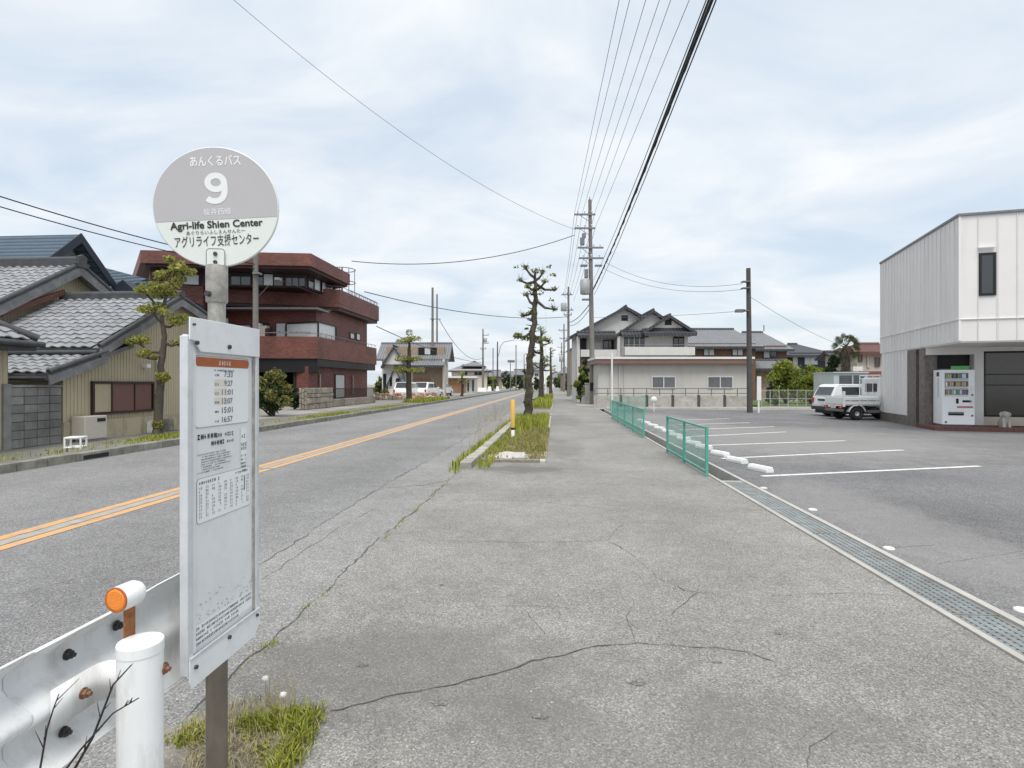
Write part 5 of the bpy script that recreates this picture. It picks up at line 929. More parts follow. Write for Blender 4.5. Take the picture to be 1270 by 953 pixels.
pane(bk_, onface(286), onface(312), 7.35, 8.1, 'glass', 2); pane(bk_, onface(314), onface(352), 7.35, 8.1, ['glass', 'curtain_glare', 'glass'], 3); pane(bk_, onface(354), onface(388), 7.35, 8.1, 'glass', 3); pane(bk_, kp(222, 33.02), kp(248, 33.35), 7.3, 7.95, 'curtain_glare', 1, .06)  # third floor: pale panes among the glass are painted glare
s0, s1 = c3[1], c3[2]; pane(bk_, s0.lerp(s1, .05), s0.lerp(s1, .45), 7.35, 8.1, ['glass', 'curtain_glare'], 2); pane(bk_, s0.lerp(s1, .5), s0.lerp(s1, .95), 7.35, 8.1, ['curtain_glare', 'glass', 'glass'], 3)  # side windows likewise, glare put into the pane colour
f0, f1 = c2[0], c2[1]; pane(bk_, onface(294), onface(312), 4.1, 5.2, ['curtain_glare'], 1); pane(bk_, onface(342), onface(389), 4.1, 5.3, ['curtain_glare'], 2); pane(bk_, onface(318), onface(334), 4.1, 5.3, ['glass'], 1)
bay = [c2[1] + Vector((-1.9, -.05, 0)), c2[1] + Vector((.45, -.75, 0)), c2[1] + Vector((.45, 2.0, 0)), c2[1] + Vector((-.5, 2.3, 0))]; poly(bay, 4.2, 4.35, 'bay_sill', 'black'); poly([p.lerp(Vector((sum(v.x for v in bay) / 4, sum(v.y for v in bay) / 4, 0)), .04) for p in bay], 4.351, 5.2, 'bay_window', 'curtain_glare'); poly(bay, 5.201, 5.3, 'bay_head', 'black')
for p in bay[:3]: wobj(MB().tube([(p.x, p.y, 4.35), (p.x, p.y, 5.2)], .06, 6), 'bay_frame', 'black', bk_)
s0, s1 = Vector((XK - .7, oxp(440).y, 0)), Vector((XK - .7, oxp(460).y, 0))
for t in (.25, .62): a = s0.lerp(s1, t); pane(bk_, a, a + Vector((0, .9, 0)), 4.75, 5.15 + t * .2, 'curtain_glare', 1)
wobj(MB().box(XK - 10, XK - .3, oxp(422).y - .9, oxp(422).y - .8, 6.15, 6.22), 'rail', 'steel', bk_)
pane(bk_, Vector((XK - .55, onx(415, 470, XK - .55).y, 0)), Vector((XK - .55, onx(427, 470, XK - .55).y, 0)), .55, 2.15, 'curtain_glare', 1, .03, 'black')
for px in (396, 437): y = onx(px, 470, XK - .5).y; wobj(MB().box(XK - .5, XK - .45, y, y + .14, .8, 2.1), 'slot_window', 'stone', bk_)
mb = MB()
y = oxp(452).y; cx_ = XK - .9; cy2 = oxp(436).y + .6
for k in range(9): mb.tube([(cx_ + .9 * math.cos(k * .7), cy2 + .9 * math.sin(k * .7), 7.6), (cx_ + .9 * math.cos(k * .7), cy2 + .9 * math.sin(k * .7), 9.5)], .025, 5)
for z in (8.6, 9.5): mb.tube([(cx_ + .9 * math.cos(k * .35), cy2 + .9 * math.sin(k * .35), z) for k in range(19)], .03, 5)
mb.tube([(cx_, cy2, 7.6), (cx_, cy2, 9.7)], .06, 8); wobj(mb, 'spiral_stair', 'steel', bk_)
mb = MB()
for k in range(14): p = b3[1].lerp(b3[2], .25 + k * .055); mb.tube([(p.x - .1, p.y, 7.66), (p.x - .1, p.y, 7.95)], .02, 4)
a, b = b3[1].lerp(b3[2], .25), b3[1].lerp(b3[2], .97); mb.tube([(a.x - .1, a.y, 7.95), (b.x - .1, b.y, 7.95)], .025, 5); wobj(mb, 'roof_rail', 'steel', bk_)
mb = MB(); a, b = b2[0], b2[1]
mb.tube([(a.x, a.y + .1, 4.5), (b.x, b.y + .1, 4.5)], .02, 5); wobj(mb, 'balcony_rail', 'steel', bk_)
for (a, b, z0_, nn_) in ((b3[0], b3[1], 7.66, 26), (b3[1], b3[2], 7.66, 10), (b2[1], b2[2], 4.3, 14)):
    mb = MB(); mb.tube([(a.x, a.y + .08, z0_ + .22), (b.x - .06, b.y + .08, z0_ + .22)], .02, 5)
    for k in range(nn_): p = a.lerp(b, (k + .5) / nn_); mb.tube([(p.x - .03, p.y + .08, z0_), (p.x - .03, p.y + .08, z0_ + .22)], .015, 4)
    wobj(mb, 'handrail', 'steel', bk_)
f0, f1 = c2[0], c2[1]
for px, z0_, w_, h_, m_ in ((331, 4.0, .5, .75, 'unit_beige'), (324, 4.0, .3, .9, 'white'), (336, 4.0, .25, .6, 'brick_trim')):
    p = onface(px) + Vector((.1, -.5, 0)); wobj(MB().box(p.x - w_ / 2, p.x + w_ / 2, p.y - .2, p.y + .2, z0_, 4.3 + h_), 'balcony_unit', m_, bk_, .02)
mb = MB()
for k in range(5): p = onface(345 + k * 7) + Vector((0, -.55, 0)); mb.tube([(p.x, p.y, 4.62), (p.x, p.y, 4.72)], .02, 5)
mb.tube([onface(338) + Vector((0, -.55, 4.65)), onface(390) + Vector((0, -.55, 4.65))], .018, 5); wobj(mb, 'laundry_pole', 'steel', bk_)
# stone gate wall with fence, shrubs
gy0, gy1, gy2 = onx(382, 511, -12.9).y, onx(414, 508, -12.9).y, onx(467, 500, -12.9).y
gw_ = thing('stone_gate_wall', 'short rubble stone gate wall in front of the brick building', 'wall', (-13, gy0, .15)); wobj(MB().box(-13.38, -12.98, gy0 + .02, gy1 - .02, .1, 1.3), 'core', 'dark_concrete', gw_)
def stones(parent, x, ya, yb, z0, z1, s, m='stone', face=1):
    z = z0; 
    while z < z1 - .05:
        h = min(s * R.uniform(.6, .95), z1 - z); y = ya
        while y < yb - .05:
            w = min(s * R.uniform(.8, 1.6), yb - y); d = R.uniform(.02, .07); wobj(MB().box(x - .05, x + d, y + .012, y + w - .012, z + .012, z + h - .012), 'stone', m, parent, .03); y += w
        z += h
stones(gw_, -12.97, gy0, gy1, .15, 1.32, .34)
y = gy0
for k in range(3):
    xx = -13.38 + k * .14; z = .15
    while z < 1.28: h = R.uniform(.2, .32); wobj(MB().box(xx + .008, xx + .132, gy0 - R.uniform(.02, .06), gy0 + .05, z + .01, min(z + h, 1.32) - .01), 'stone', 'stone', gw_, .02); z += h
wf = thing('railing_fence', 'low stone base with dark railings along the brick building front', 'fence', (-13, gy1, .15)); wobj(MB().box(-13.2, -13.0, gy1 + .02, gy2, .1, .62), 'core', 'dark_concrete', wf); stones(wf, -12.99, gy1 + .02, gy2, .15, .62, .7); mb = MB()
for k in range(int((gy2 - gy1) / .14)): yy = gy1 + .1 + k * .14; mb.box(-13.11, -13.09, yy, yy + .02, .62, 1.2)
wobj(mb, 'railings', 'dark_brown', wf)
wobj(MB().box(-13.13, -13.07, gy1 + .05, gy2, 1.2, 1.25), 'top_rail', 'dark_brown', wf)
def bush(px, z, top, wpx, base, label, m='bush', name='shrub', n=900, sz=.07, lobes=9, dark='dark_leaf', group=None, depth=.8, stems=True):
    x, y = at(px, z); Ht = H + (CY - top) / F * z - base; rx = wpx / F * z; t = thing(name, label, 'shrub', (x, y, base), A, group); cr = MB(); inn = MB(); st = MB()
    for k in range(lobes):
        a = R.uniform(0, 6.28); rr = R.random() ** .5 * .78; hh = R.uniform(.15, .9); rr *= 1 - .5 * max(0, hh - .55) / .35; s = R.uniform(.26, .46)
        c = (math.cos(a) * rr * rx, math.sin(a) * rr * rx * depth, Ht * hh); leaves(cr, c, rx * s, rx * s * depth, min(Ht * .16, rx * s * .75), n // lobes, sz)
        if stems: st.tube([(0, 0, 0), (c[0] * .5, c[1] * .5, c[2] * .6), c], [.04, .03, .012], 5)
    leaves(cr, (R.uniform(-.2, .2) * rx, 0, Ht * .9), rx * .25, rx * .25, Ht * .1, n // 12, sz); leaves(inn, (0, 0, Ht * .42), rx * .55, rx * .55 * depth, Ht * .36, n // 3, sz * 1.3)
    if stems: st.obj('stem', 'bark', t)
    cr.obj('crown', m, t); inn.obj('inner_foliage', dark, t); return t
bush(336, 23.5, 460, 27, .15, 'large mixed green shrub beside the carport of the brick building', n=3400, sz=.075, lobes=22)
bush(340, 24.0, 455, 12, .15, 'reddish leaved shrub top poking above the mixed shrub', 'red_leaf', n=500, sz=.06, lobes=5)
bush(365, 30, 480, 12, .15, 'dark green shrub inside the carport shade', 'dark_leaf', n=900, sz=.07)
# ================================================================ parts for box-like houses in an upright frame
def win(parent, u0, u1, w0, w1, v, n=2, pm='glass', fm='house_white', t=.05, d=.05):
    mb = MB(); mb.box(u0, u1, v - d, v + .02, w0, w0 + t).box(u0, u1, v - d, v + .02, w1 - t, w1)
    for k in range(n + 1): a = u0 + (u1 - u0 - t) * k / n; mb.box(a, a + t, v - d, v + .02, w0 + t, w1 - t)
    o = mb.obj('window', fm, parent)
    for k in range(n): a = u0 + (u1 - u0 - t) * k / n + t; b = u0 + (u1 - u0 - t) * (k + 1) / n; box('pane', pm if isinstance(pm, str) else pm[k % len(pm)], o, a, b, v - .02 - .012 * (k % 2), v - .004 - .012 * (k % 2), w0 + t, w1 - t)
    return o
def gable(parent, u0, u1, v0, v1, eave, ridge, m, th=.16, over=.4, face='dark_roof', wall=None, apex=None):  # ridge runs away from the viewer
    ua = (u0 + u1) / 2 if apex is None else apex; sl = (ridge - eave) / (ua - u0); sr = (ridge - eave) / (u1 - ua); a0, b0 = u0 - over, u1 + over; ea, eb = eave - over * sl, eave - over * sr
    for (p, q) in (((a0, ea), (ua, ridge)), ((b0, eb), (ua, ridge))):
        fixn(MB().prism([(p[0], v0 - over, p[1]), (q[0], v0 - over, q[1]), (q[0], v0 - over, q[1] + th), (p[0], v0 - over, p[1] + th)], (0, v1 - v0 + over * 2, 0)).obj('roof', m, parent))
        MB().prism([(p[0], v0 - over - .05, p[1] - .04), (q[0], v0 - over - .05, q[1] - .04), (q[0], v0 - over - .05, q[1] + th + .06), (p[0], v0 - over - .05, p[1] + th + .06)], (0, .045, 0)).obj('verge_board', face, parent)
    MB().tube([(ua, v0 - over - .06, ridge + th + .05), (ua, v1 + over, ridge + th + .05)], .12, 8).obj('ridge', face, parent)
    if wall: MB().prism([(u0, v0, eave - .02), (u1, v0, eave - .02), (ua, v0, ridge - .02)], (0, v1 - v0, 0)).obj('gable_wall', wall, parent)
def ridgeroof(parent, u0, u1, v0, v1, eave, ridge, m, th=.15, over=.5, hip=0.0, rm='dark_roof', slant=0.0):       # ridge runs across the view
    vm = (v0 + v1) / 2; e0, e1 = v0 - over, v1 + over; a, b = u0 - over, u1 + over; h = hip; k = eave - (ridge - eave) / (vm - v0) * over
    top = [(a + h, vm, ridge), (b - h, vm, ridge)]; fr_ = [(a, e0, k), (b, e0, k)]; bk2 = [(a, e1, k), (b, e1, k)]; mb = MB(); s = .02
    mb.quad(fr_[0], fr_[1], top[1], top[0]); mb.quad(bk2[1], bk2[0], top[0], top[1])
    if h: mb.quad(bk2[0], fr_[0], top[0]); mb.quad(fr_[1], bk2[1], top[1])
    o = mb.obj('roof', m, parent); sd = o.modifiers.new('thick', 'SOLIDIFY'); sd.thickness = th; sd.offset = 1 if False else -1
    MB().tube([top[0], top[1]], .14, 8).obj('ridge', rm, parent); box('eave_board', rm, parent, a + .02, b - .02, e0 - .03, e0 + .06, k - .22, k - .02); return o
def house(px, z, name, label, cat='house', rot=0.0, h=0.0, group=None): f = Fr(px, z, rot, h); return f, thing(name, label, cat, f.loc, f.ang, group)
# mid-left house, cars and low wall
f, t = house(472, 62, 'grey_roof_house', 'two storey house with long grey roof behind the parked white cars', h=.15); U = f.u; W = f.w
box('wall', 'tan_wall', t, U(512), U(549), 0, 4, -.1, W(530, 447)); box('wall', 'house_white', t, U(473), U(512), .3, 4, -.1, W(480, 447)); box('upper_wall', 'tan_wall', t, U(478), U(550), .5, 4, W(500, 448), W(500, 430))
ridgeroof(t, U(474), U(550), .5, 4.6, W(500, 440), W(500, 424), 'grey_roof', over=.7, rm='grey_roof'); gable(t, U(478), U(503), -.6, 4, W(490, 452), W(490, 432), 'grey_roof', wall='house_white', over=.3); gable(t, U(487), U(505), -2.4, 1, W(490, 478), W(490, 457), 'grey_roof', wall='house_white', over=.3)
box('porch_wall', 'house_white', t, U(487), U(505), -2.4, 0, -.1, W(490, 478)); ridgeroof(t, U(514), U(548), -1.2, 1.5, W(530, 452), W(530, 446), 'grey_roof', over=.4)
win(t, U(514), U(528), W(520, 463), W(520, 451), -.02, 1, 'curtain_glare', 'dark_brown'); win(t, U(518), U(541), W(530, 440), W(530, 431), .44, 3, ['glass', 'curtain_glare', 'glass'], 'dark_brown'); win(t, U(496), U(502), W(497, 476), W(497, 469), -2.45, 1); win(t, U(488.5), U(493), W(497, 480), W(497, 467), -2.45, 1, 'black'); win(t, U(474), U(484), W(480, 484), W(480, 463), .24, 2, ['glass', 'curtain_glare'])
box('garage_door', 'brown_siding', t, U(512), U(533), -.1, -.02, .0, W(520, 470)); box('lattice_wall', 'cream', t, U(549.5), U(552), -.5, 3, -.1, W(550, 446))
def car(name, label, px, z, heading, paint, kind='hatch', base=.15, group='parked white cars', cat='car', L_=3.9, Wd=1.65, Ht=1.5):
    x, y = at(px, z); t = thing(name, label, cat, (x, y, base), A + heading, group)
    if kind == 'hatch': low = [(0, .3), (0, .62), (.08, .82), (.2, .92), (2.75, .92), (3.6, .8), (L_, .68), (L_, .3)]; hi = [(.2, .92), (.55, Ht), (.8, Ht + .03), (1.9, Ht), (2.75, .92)]
    else: low = [(0, .32), (-.02, .55), (.02, .93), (3.0, .95), (3.7, .86), (L_, .7), (L_, .32)]; hi = [(.02, .93), (.24, Ht - .1), (.34, Ht), (.5, Ht + .025), (2.1, Ht + .02), (2.35, Ht - .04), (3.0, .95)]
    hw = Wd / 2; MB().prism([(a, -hw, b) for a, b in low], (0, Wd, 0)).obj('body', paint, t, .06)
    s = .86; n = len(hi); cb_ = MB(); mid = sum(p[0] for p in hi) / n; vs = []
    for k in (-1, 1): vs += [(a, k * hw * (.985 if b < 1.0 else s), b) for a, b in hi]
    cb_.add(vs, [tuple(range(n)), tuple(range(2 * n - 1, n - 1, -1))] + [(i, (i + 1) % n, (i + 1) % n + n, i + n)[::-1] for i in range(n)]); fixn(cb_.obj('cabin', paint, t, .04))
    def sp(a, b, k, o=.006): f_ = (b - .93) / (Ht - .93); return (a, k * (hw * (.985 + (s - .985) * f_) + o), b)
    mid_ = [(.62, 1.7), (1.78, 2.5)] if kind == 'hatch' else [(.5, 1.38), (1.48, 2.12), (2.2, 2.72)]
    for k in (-1, 1):
        for (a, b) in mid_:
            z0_, z1_ = 1.0, Ht - .11; sh = .18 if a == mid_[0][0] and kind == 'hatch' else 0; e = .3 if (a, b) == mid_[-1] else 0
            MB().quad(*[sp(*p, k) for p in ((a - sh * 1.2, z0_), (b, z0_), (b - e, z1_), (a + sh * .3, z1_))][::k]).obj('side_window', 'glass', t)
    r0_, r1_ = hi[0], hi[1]; d_ = Vector((r1_[0] - r0_[0], 0, r1_[1] - r0_[1])); nn_ = Vector((-d_.z, 0, d_.x)).normalized() * .012
    def rw(tt, k): return Vector((r0_[0], 0, r0_[1])) + d_ * tt + nn_ + Vector((0, k * hw * .8, 0))
    MB().quad(rw(.12, 1), rw(.12, -1), rw(.97, -.95), rw(.97, .95)).obj('rear_window', 'glass', t)
    a_, b_ = hi[-2], hi[-1]; d2_ = Vector((b_[0] - a_[0], 0, b_[1] - a_[1])); n2_ = Vector((-d2_.z, 0, d2_.x)).normalized() * .012; n2_ = n2_ if n2_.z > 0 else -n2_
    MB().quad(*[Vector((a_[0], k * hw * .8, a_[1])) + d2_ * q_ + n2_ for q_, k in ((.1, -1), (.9, -1), (.9, 1), (.1, 1))]).obj('windscreen', 'glass', t)
    for k in (-1, 1):
        box('tail_lamp', 'lamp_red', t, -.03, .03, k * (hw - .12) - .07, k * (hw - .12) + .07, .62, .86); box('headlamp', 'curtain_glare', t, L_ - .06, L_ + .01, k * (hw - .2) - .14, k * (hw - .2) + .14, .6, .72); box('mirror', paint, t, 2.55, 2.68, k * (hw + .08) - .07, k * (hw + .08) + .07, .92, 1.05, .02)
        for wx in (.72, L_ - .72):
            w_ = MB().lathe([(.29, -.09), (.29, .09), (.2, .1), (.19, .06)] if k > 0 else [(.19, -.06), (.2, -.1), (.29, -.09), (.29, .09)], (wx, k * (hw - .07), .29), 20, 'y').obj('wheel', 'rubber', t); MB().lathe([(0, k * .07), (.1, k * .075), (.19, k * .06), (.2, k * .098)], (wx, k * (hw - .07), .29), 16, 'y').obj('rim', 'rim', w_)
    box('bumper', 'chassis', t, -.07, .06, -hw + .04, hw - .04, .3, .46, .02); box('number_plate', 'white', t, -.075, -.062, -.17, .17, .5, .64); box('bumper', 'chassis', t, L_ - .05, L_ + .05, -hw + .05, hw - .05, .3, .46, .02)
    box('underbody', 'black', t, .1, L_ - .1, -hw + .1, hw - .1, .14, .31); return t
car('parked_car', 'white car parked left of the slim dark tree before the grey roofed house', 498, 51, rad(82), 'van_white'); car('parked_car', 'white car parked between the slim dark tree and the paired poles', 519, 53, rad(74), 'van_white', L_=4.3); car('parked_car', 'white car parked just right of the paired slim poles', 541, 62, rad(80), 'van_white')
rw_ = thing('rubble_wall', 'low wall of orange and pink rubble before the parked white cars', 'wall', (*at(468, 48), .15), A + rad(14)); 
for k in range(46): u = k % 23 * .235; w_ = R.uniform(.16, .3); hh = R.uniform(.25, .42); v = (k // 23) * .22; o = MB().box(-w_ / 2, w_ / 2, -.16, .16, 0, hh).obj('rock', R.choice(['terracotta', 'terracotta', 'stone', 'edge_concrete']), rw_, .06); o.location = (u, v + R.uniform(-.08, .08), (k // 23) * .26); o.rotation_euler = (R.uniform(-.2, .2), R.uniform(-.2, .2), R.uniform(-1, 1))
bush(476, 50, 482, 7, .15, 'small dark shrub between the brick building and the white cars', 'bush', n=400, sz=.09)
# brown shed and far houses on the left
f, t = house(552, 84, 'brown_shed', 'long low brown clad shed across the road', 'shed', h=.15); U = f.u; W = f.w
box('wall', 'brown_siding', t, U(552), U(577), 0, 6, -.1, W(560, 469)); box('wall', 'house_white', t, U(577), U(589), .3, 6, -.1, W(560, 469)); box('roof', 'fascia_white', t, U(548), U(592), -.8, 6.3, W(560, 469), W(560, 467)); win(t, U(579), U(582), .2, 2.0, .25, 1, 'black'); win(t, U(585), U(588), .2, 2.0, .25, 1, 'black')
f, t = house(556, 110, 'far_house', 'far house with wide grey hipped roof behind the brown shed', h=.15, group='far houses'); U = f.u; W = f.w
box('wall', 'cream', t, U(560), U(604), 0, 9, -.1, W(570, 458)); ridgeroof(t, U(560), U(604), 0, 9, W(580, 459), W(580, 452), 'grey_roof', hip=2.5, over=.8); ridgeroof(t, U(575), U(598), 1, 8, W(580, 453), W(580, 447.5), 'grey_roof', hip=2, over=.5); win(t, U(572), U(580), W(570, 466), W(570, 461), -.02, 2); win(t, U(588), U(598), W(570, 466), W(570, 461), -.02, 2)
f, t = house(652, 150, 'far_house', 'far grey roofed house just left of the tall tree trunk', h=.1, group='far houses'); U = f.u; W = f.w
box('wall', 'cream', t, U(641), U(657), 0, 8, -.1, W(645, 464)); ridgeroof(t, U(641), U(657), 0, 8, W(645, 464), W(645, 458), 'grey_roof', over=.8); win(t, U(643), U(649), W(645, 470), W(645, 466), -.02, 2)
f, t = house(672, 190, 'far_house', 'pale far house between the tree trunks near the road end', h=0, group='far houses'); U = f.u; W = f.w
box('wall', 'house_white', t, U(660), U(674), 0, 8, -.1, W(665, 458)); ridgeroof(t, U(660), U(674), 0, 8, W(665, 458), W(665, 450), 'grey_roof', over=.8); win(t, U(663), U(668), W(665, 467), W(665, 463), -.02, 2)
for px, z, top, w_, lab, m in ((606, 112, 468, 9, 'far hedge clump right of the brown shed', 'hedge'), (586, 92, 476, 4, 'small far shrub at the end of the brown shed', 'dark_leaf'), (628, 128, 460, 9, 'far dark tree under the hanging signal box', 'dark_leaf'), (643, 132, 466, 11, 'far rounded tree left of the tall trunk', 'dark_leaf'), (652, 140, 470, 10, 'far low hedge behind the tall trunk', 'hedge'), (665, 120, 468, 6, 'far bush behind the second tree', 'dark_leaf'), (700, 130, 462, 5, 'far dark tree at the end of the right sidewalk', 'dark_leaf'), (690, 185, 468, 6, 'farthest dark bush at the vanishing point', 'dark_leaf'), (704, 95, 466, 5, 'dark hedge behind the second right pole', 'dark_leaf'), (471, 66, 468, 7, 'dark bush filling the gap right of the brick building', 'bush'), (612, 150, 466, 12, 'broad far hedge behind the left poles', 'hedge'), (634, 170, 468, 10, 'low far green hedge left of the far signal box', 'hedge'), (655, 175, 467, 9, 'low far hedge under the far grey roofs', 'hedge'), (681, 150, 466, 5, 'far green bush between the street trees', 'hedge'), (694, 160, 464, 5, 'far green bush right of the vanishing point', 'hedge')):
    bush(px, z, top, w_, 0, lab, m, 'far_bush', 420, .28, 7, group='far bushes', stems=False)
for px, z, w_, h_, lab, m in ((598, 96, 1.6, .7, 'white roadside barrier block below the three armed left pole', 'white'), (607, 100, .8, .9, 'white sack like block right of the roadside barrier', 'white'), (617, 104, .7, .9, 'white block at the foot of the curved street light pole', 'white')):
    x, y = at(px, z); tag(MB().prism([(-w_ / 2, -.3, 0), (w_ / 2, -.3, 0), (w_ / 2 - .15, -.15, h_), (-w_ / 2 + .15, -.15, h_)], (0, .6, 0)).obj('barrier_block', m, None, .05), lab, 'barrier', 'white roadside blocks').location = (x, y, .15)

for px, z, a, b, py, pr_y, lab, m in ((608, 165, 600, 622, 466, 459, 'low far house between the left utility poles', 'tan_wall'), (630, 200, 621, 640, 467, 461, 'low far house with grey roof left of the thin bare pole', 'cream'), (690, 240, 683, 697, 468, 462, 'tiny pale house at the far end of the road', 'house_white'), (702, 120, 699, 706, 462, 455, 'far dark roofed house behind the third right pole', 'tan_wall')):
    f, t = house(px, z, 'far_house', lab, h=0, group='far houses'); U, W = f.u, f.w
    box('wall', m, t, U(a), U(b), 0, 8, -.1, W(px, py)); ridgeroof(t, U(a), U(b), 0, 8, W(px, py), W(px, pr_y), 'grey_roof', over=.7, hip=1.0); win(t, U(a + (b - a) * .25), U(a + (b - a) * .6), W(px, py + 6), W(px, py + 2), -.02, 2)
# ================================================================ right side: low beige building with wall and railing
f, t = house(738, 38.5, 'beige_building', 'long low beige building with brown fascia behind the parking lot', 'building'); U, W = f.u, f.w
box('wall', 'beige_panel', t, U(742), U(928), 0, 3, -.05, W(800, 451)); box('fascia', 'fascia', t, U(738), U(931), -.5, 3.2, W(800, 451.5), W(800, 446)); box('roof_edge', 'fascia_white', t, U(738) - .05, U(931) + .05, -.55, 3.3, W(800, 445.9), W(800, 443.2))
for a, b in ((808, 838), (877, 909)): win(t, U(a), U(b), W(820, 482), W(820, 467), -.01, 2, 'pale_glass', 'fascia_white', .06)
for px in (757, 768, 774): MB().tube([(U(px), -.07, .2), (U(px), -.07, W(800, 452.5))], .04 if px != 768 else .06, 6).obj('downpipe', 'beige_panel', t)
for k in range(1, 8): box('panel_joint', 'cream', t, U(739) + k * 1.3, U(739) + k * 1.3 + .02, -.006, .004, .0, W(800, 452.6))
f, t = house(738, 36.4, 'concrete_wall', 'low concrete wall with posts and pipe railing along the beige building', 'wall'); U, W = f.u, f.w; hw_ = W(800, 491)
nP = 6; Lw = U(931)
for i in range(nP): a, b = Lw * i / nP, Lw * (i + 1) / nP; box('wall_panel', 'concrete', t, a + .09, b - .09, 0, .12, -.05, hw_ - R.uniform(0, .02)); box('pier', 'pole_dark' if i else 'concrete', t, a - .08, a + .08, -.04, .16, -.05, hw_ + .03)
for z in (W(800, 482), W(800, 488)): MB().tube([(0, .06, z), (Lw, .06, z)], .03, 6).obj('rail', 'steel', t)
for i in range(nP * 2 + 1): MB().tube([(Lw * i / nP / 2, .06, hw_ - .1), (Lw * i / nP / 2, .06, W(800, 481.5))], .03, 6).obj('rail_post', 'steel', t)
lk_ = struct(MB().box(0, 24, 0, .25, -.3, .13).obj('lot_kerb', 'edge_concrete', None, .02)); lk_.location = (*at(752, 33.4), 0); lk_.rotation_euler = (0, 0, A)
MB().box(-.07, .07, -.01, .08, 1.0, 1.7)
# two storey gabled house
f, t = house(712, 46, 'gabled_house', 'two storey pale house with three stepped dark gables behind the beige building'); U, W = f.u, f.w
ev = W(760, 416)
box('wall', 'house_white', t, U(718), U(858), 2.4, 5.5, -.05, W(800, 414)); box('wall', 'house_white', t, U(773), U(857), .8, 2.399, -.05, W(800, 412))
gable(t, U(717), U(846), 2.4, 5.5, W(760, 414), W(782, 379), 'dark_roof', wall='house_white', over=.5, apex=U(782)); gable(t, U(775), U(850), 1.2, 5, W(812, 411), W(812, 386), 'dark_roof', wall='house_white', over=.45, apex=U(813)); gable(t, U(803), U(857), .3, 4.5, W(830, 411), W(830, 394), 'dark_roof', wall='house_white', over=.45, apex=U(830))
for px, py, v in ((782, 391, 2.4), (830, 400, .3)): w_ = .28; box('gable_vent', 'black', t, U(px) - w_, U(px) + w_, v - .02, v + .02, W(px, py + 3), W(px, py - 4))
ridgeroof(t, U(800), U(860), -.3, .9, W(830, 413), W(830, 408.5), 'dark_roof', over=.15); ridgeroof(t, U(774), U(803), .3, 1.4, W(790, 414), W(790, 410), 'dark_roof', over=.15); ridgeroof(t, U(722), U(764), .9, 2.6, W(740, 414), W(740, 410), 'dark_roof', over=.25)
box('balcony', 'house_white', t, U(774), U(860), -.4, .75, W(800, 441), W(800, 431)); MB().tube([(U(774), -.35, W(800, 428.5)), (U(860), -.35, W(800, 428.5))], .03, 6).obj('balcony_rail', 'steel', t); box('balcony', 'house_white', t, U(722), U(768), .9, 2.35, W(740, 442), W(740, 433))
win(t, U(775), U(803), W(790, 430), W(790, 417), .78, 4, 'glass', 'house_white'); win(t, U(838), U(852), W(845, 430), W(845, 417), .78, 2, 'glass', 'dark_brown'); win(t, U(723), U(732), W(727, 434), W(727, 417), 2.36, 1, 'black', 'dark_brown'); win(t, U(754), U(768), W(760, 434), W(760, 419), 2.36, 2, 'glass', 'dark_brown'); win(t, U(738), U(752), W(745, 433), W(745, 421), 2.36, 1, 'curtain_glare', 'house_white')
box('corner_post', 'house_white', t, U(768), U(772), .8, 1.2, -.05, ev); box('corner_post', 'house_white', t, U(717.5), U(721), 1.0, 1.4, -.05, ev); box('lower_wall', 'tan_wall', t, U(719), U(768), 1.5, 2.39, -.05, W(740, 444))
# tiled houses further right
f, t = house(855, 50, 'tiled_roof_house', 'brown house with broad grey tiled roof left of the dark pole', group='tiled houses behind the lot'); U, W = f.u, f.w
box('wall', 'brown_wall', t, U(857), U(942), .8, 9, -.05, W(900, 425)); ridgeroof(t, U(857), U(941), .8, 9, W(900, 426), W(900, 402), 'grey_roof', over=.6, hip=.9); win(t, U(876), U(890), W(880, 441), W(880, 432), .77, 2, 'curtain_glare', 'dark_brown'); win(t, U(912), U(926), W(915, 441), W(915, 432), .77, 2, 'curtain_glare', 'dark_brown')
f, t = house(938, 53, 'tiled_roof_house', 'brown house with two tiers of grey tiled roof right of the dark pole', group='tiled houses behind the lot'); U, W = f.u, f.w
box('wall', 'brown_wall', t, U(938), U(981), .8, 9, -.05, W(960, 428)); ridgeroof(t, U(940), U(981), .8, 9, W(960, 430), W(960, 406.5), 'grey_roof', over=.5, hip=1.0); ridgeroof(t, U(930), U(976), -1.6, 1.4, W(960, 456), W(960, 447), 'grey_roof', over=.3, hip=.3); box('lower_wall', 'tan_wall', t, U(932), U(976), -1.0, .79, -.05, W(960, 457)); win(t, U(951), U(968), W(960, 444), W(960, 432), .77, 2, ['curtain_glare', 'glass'], 'dark_brown'); win(t, U(950), U(960), W(960, 475), W(960, 463), -1.03, 2, 'curtain_glare', 'dark_brown')
MB().tube([(U(971), 4, W(960, 406)), (U(971), 4, W(960, 398))], .05, 6).obj('antenna', 'steel', t)
f, t = house(982, 55, 'dark_house', 'dark clad house with low grey roof left of the palm'); U, W = f.u, f.w
box('wall', 'navy', t, U(984), U(1037), .8, 8, -.05, W(1000, 437)); ridgeroof(t, U(984), U(1037), .8, 8, W(1000, 438), W(1000, 423), 'dark_roof', over=.6, hip=2.2); win(t, U(1003), U(1019), W(1010, 452), W(1010, 440), .77, 2, 'curtain_glare', 'house_white'); win(t, U(988), U(994), W(990, 456), W(990, 443), .77, 1, 'curtain_glare', 'house_white')
f, t = house(1058, 42, 'cream_house', 'cream house with red tiled roof partly hidden by the white building', rot=0); U, W = f.u, f.w
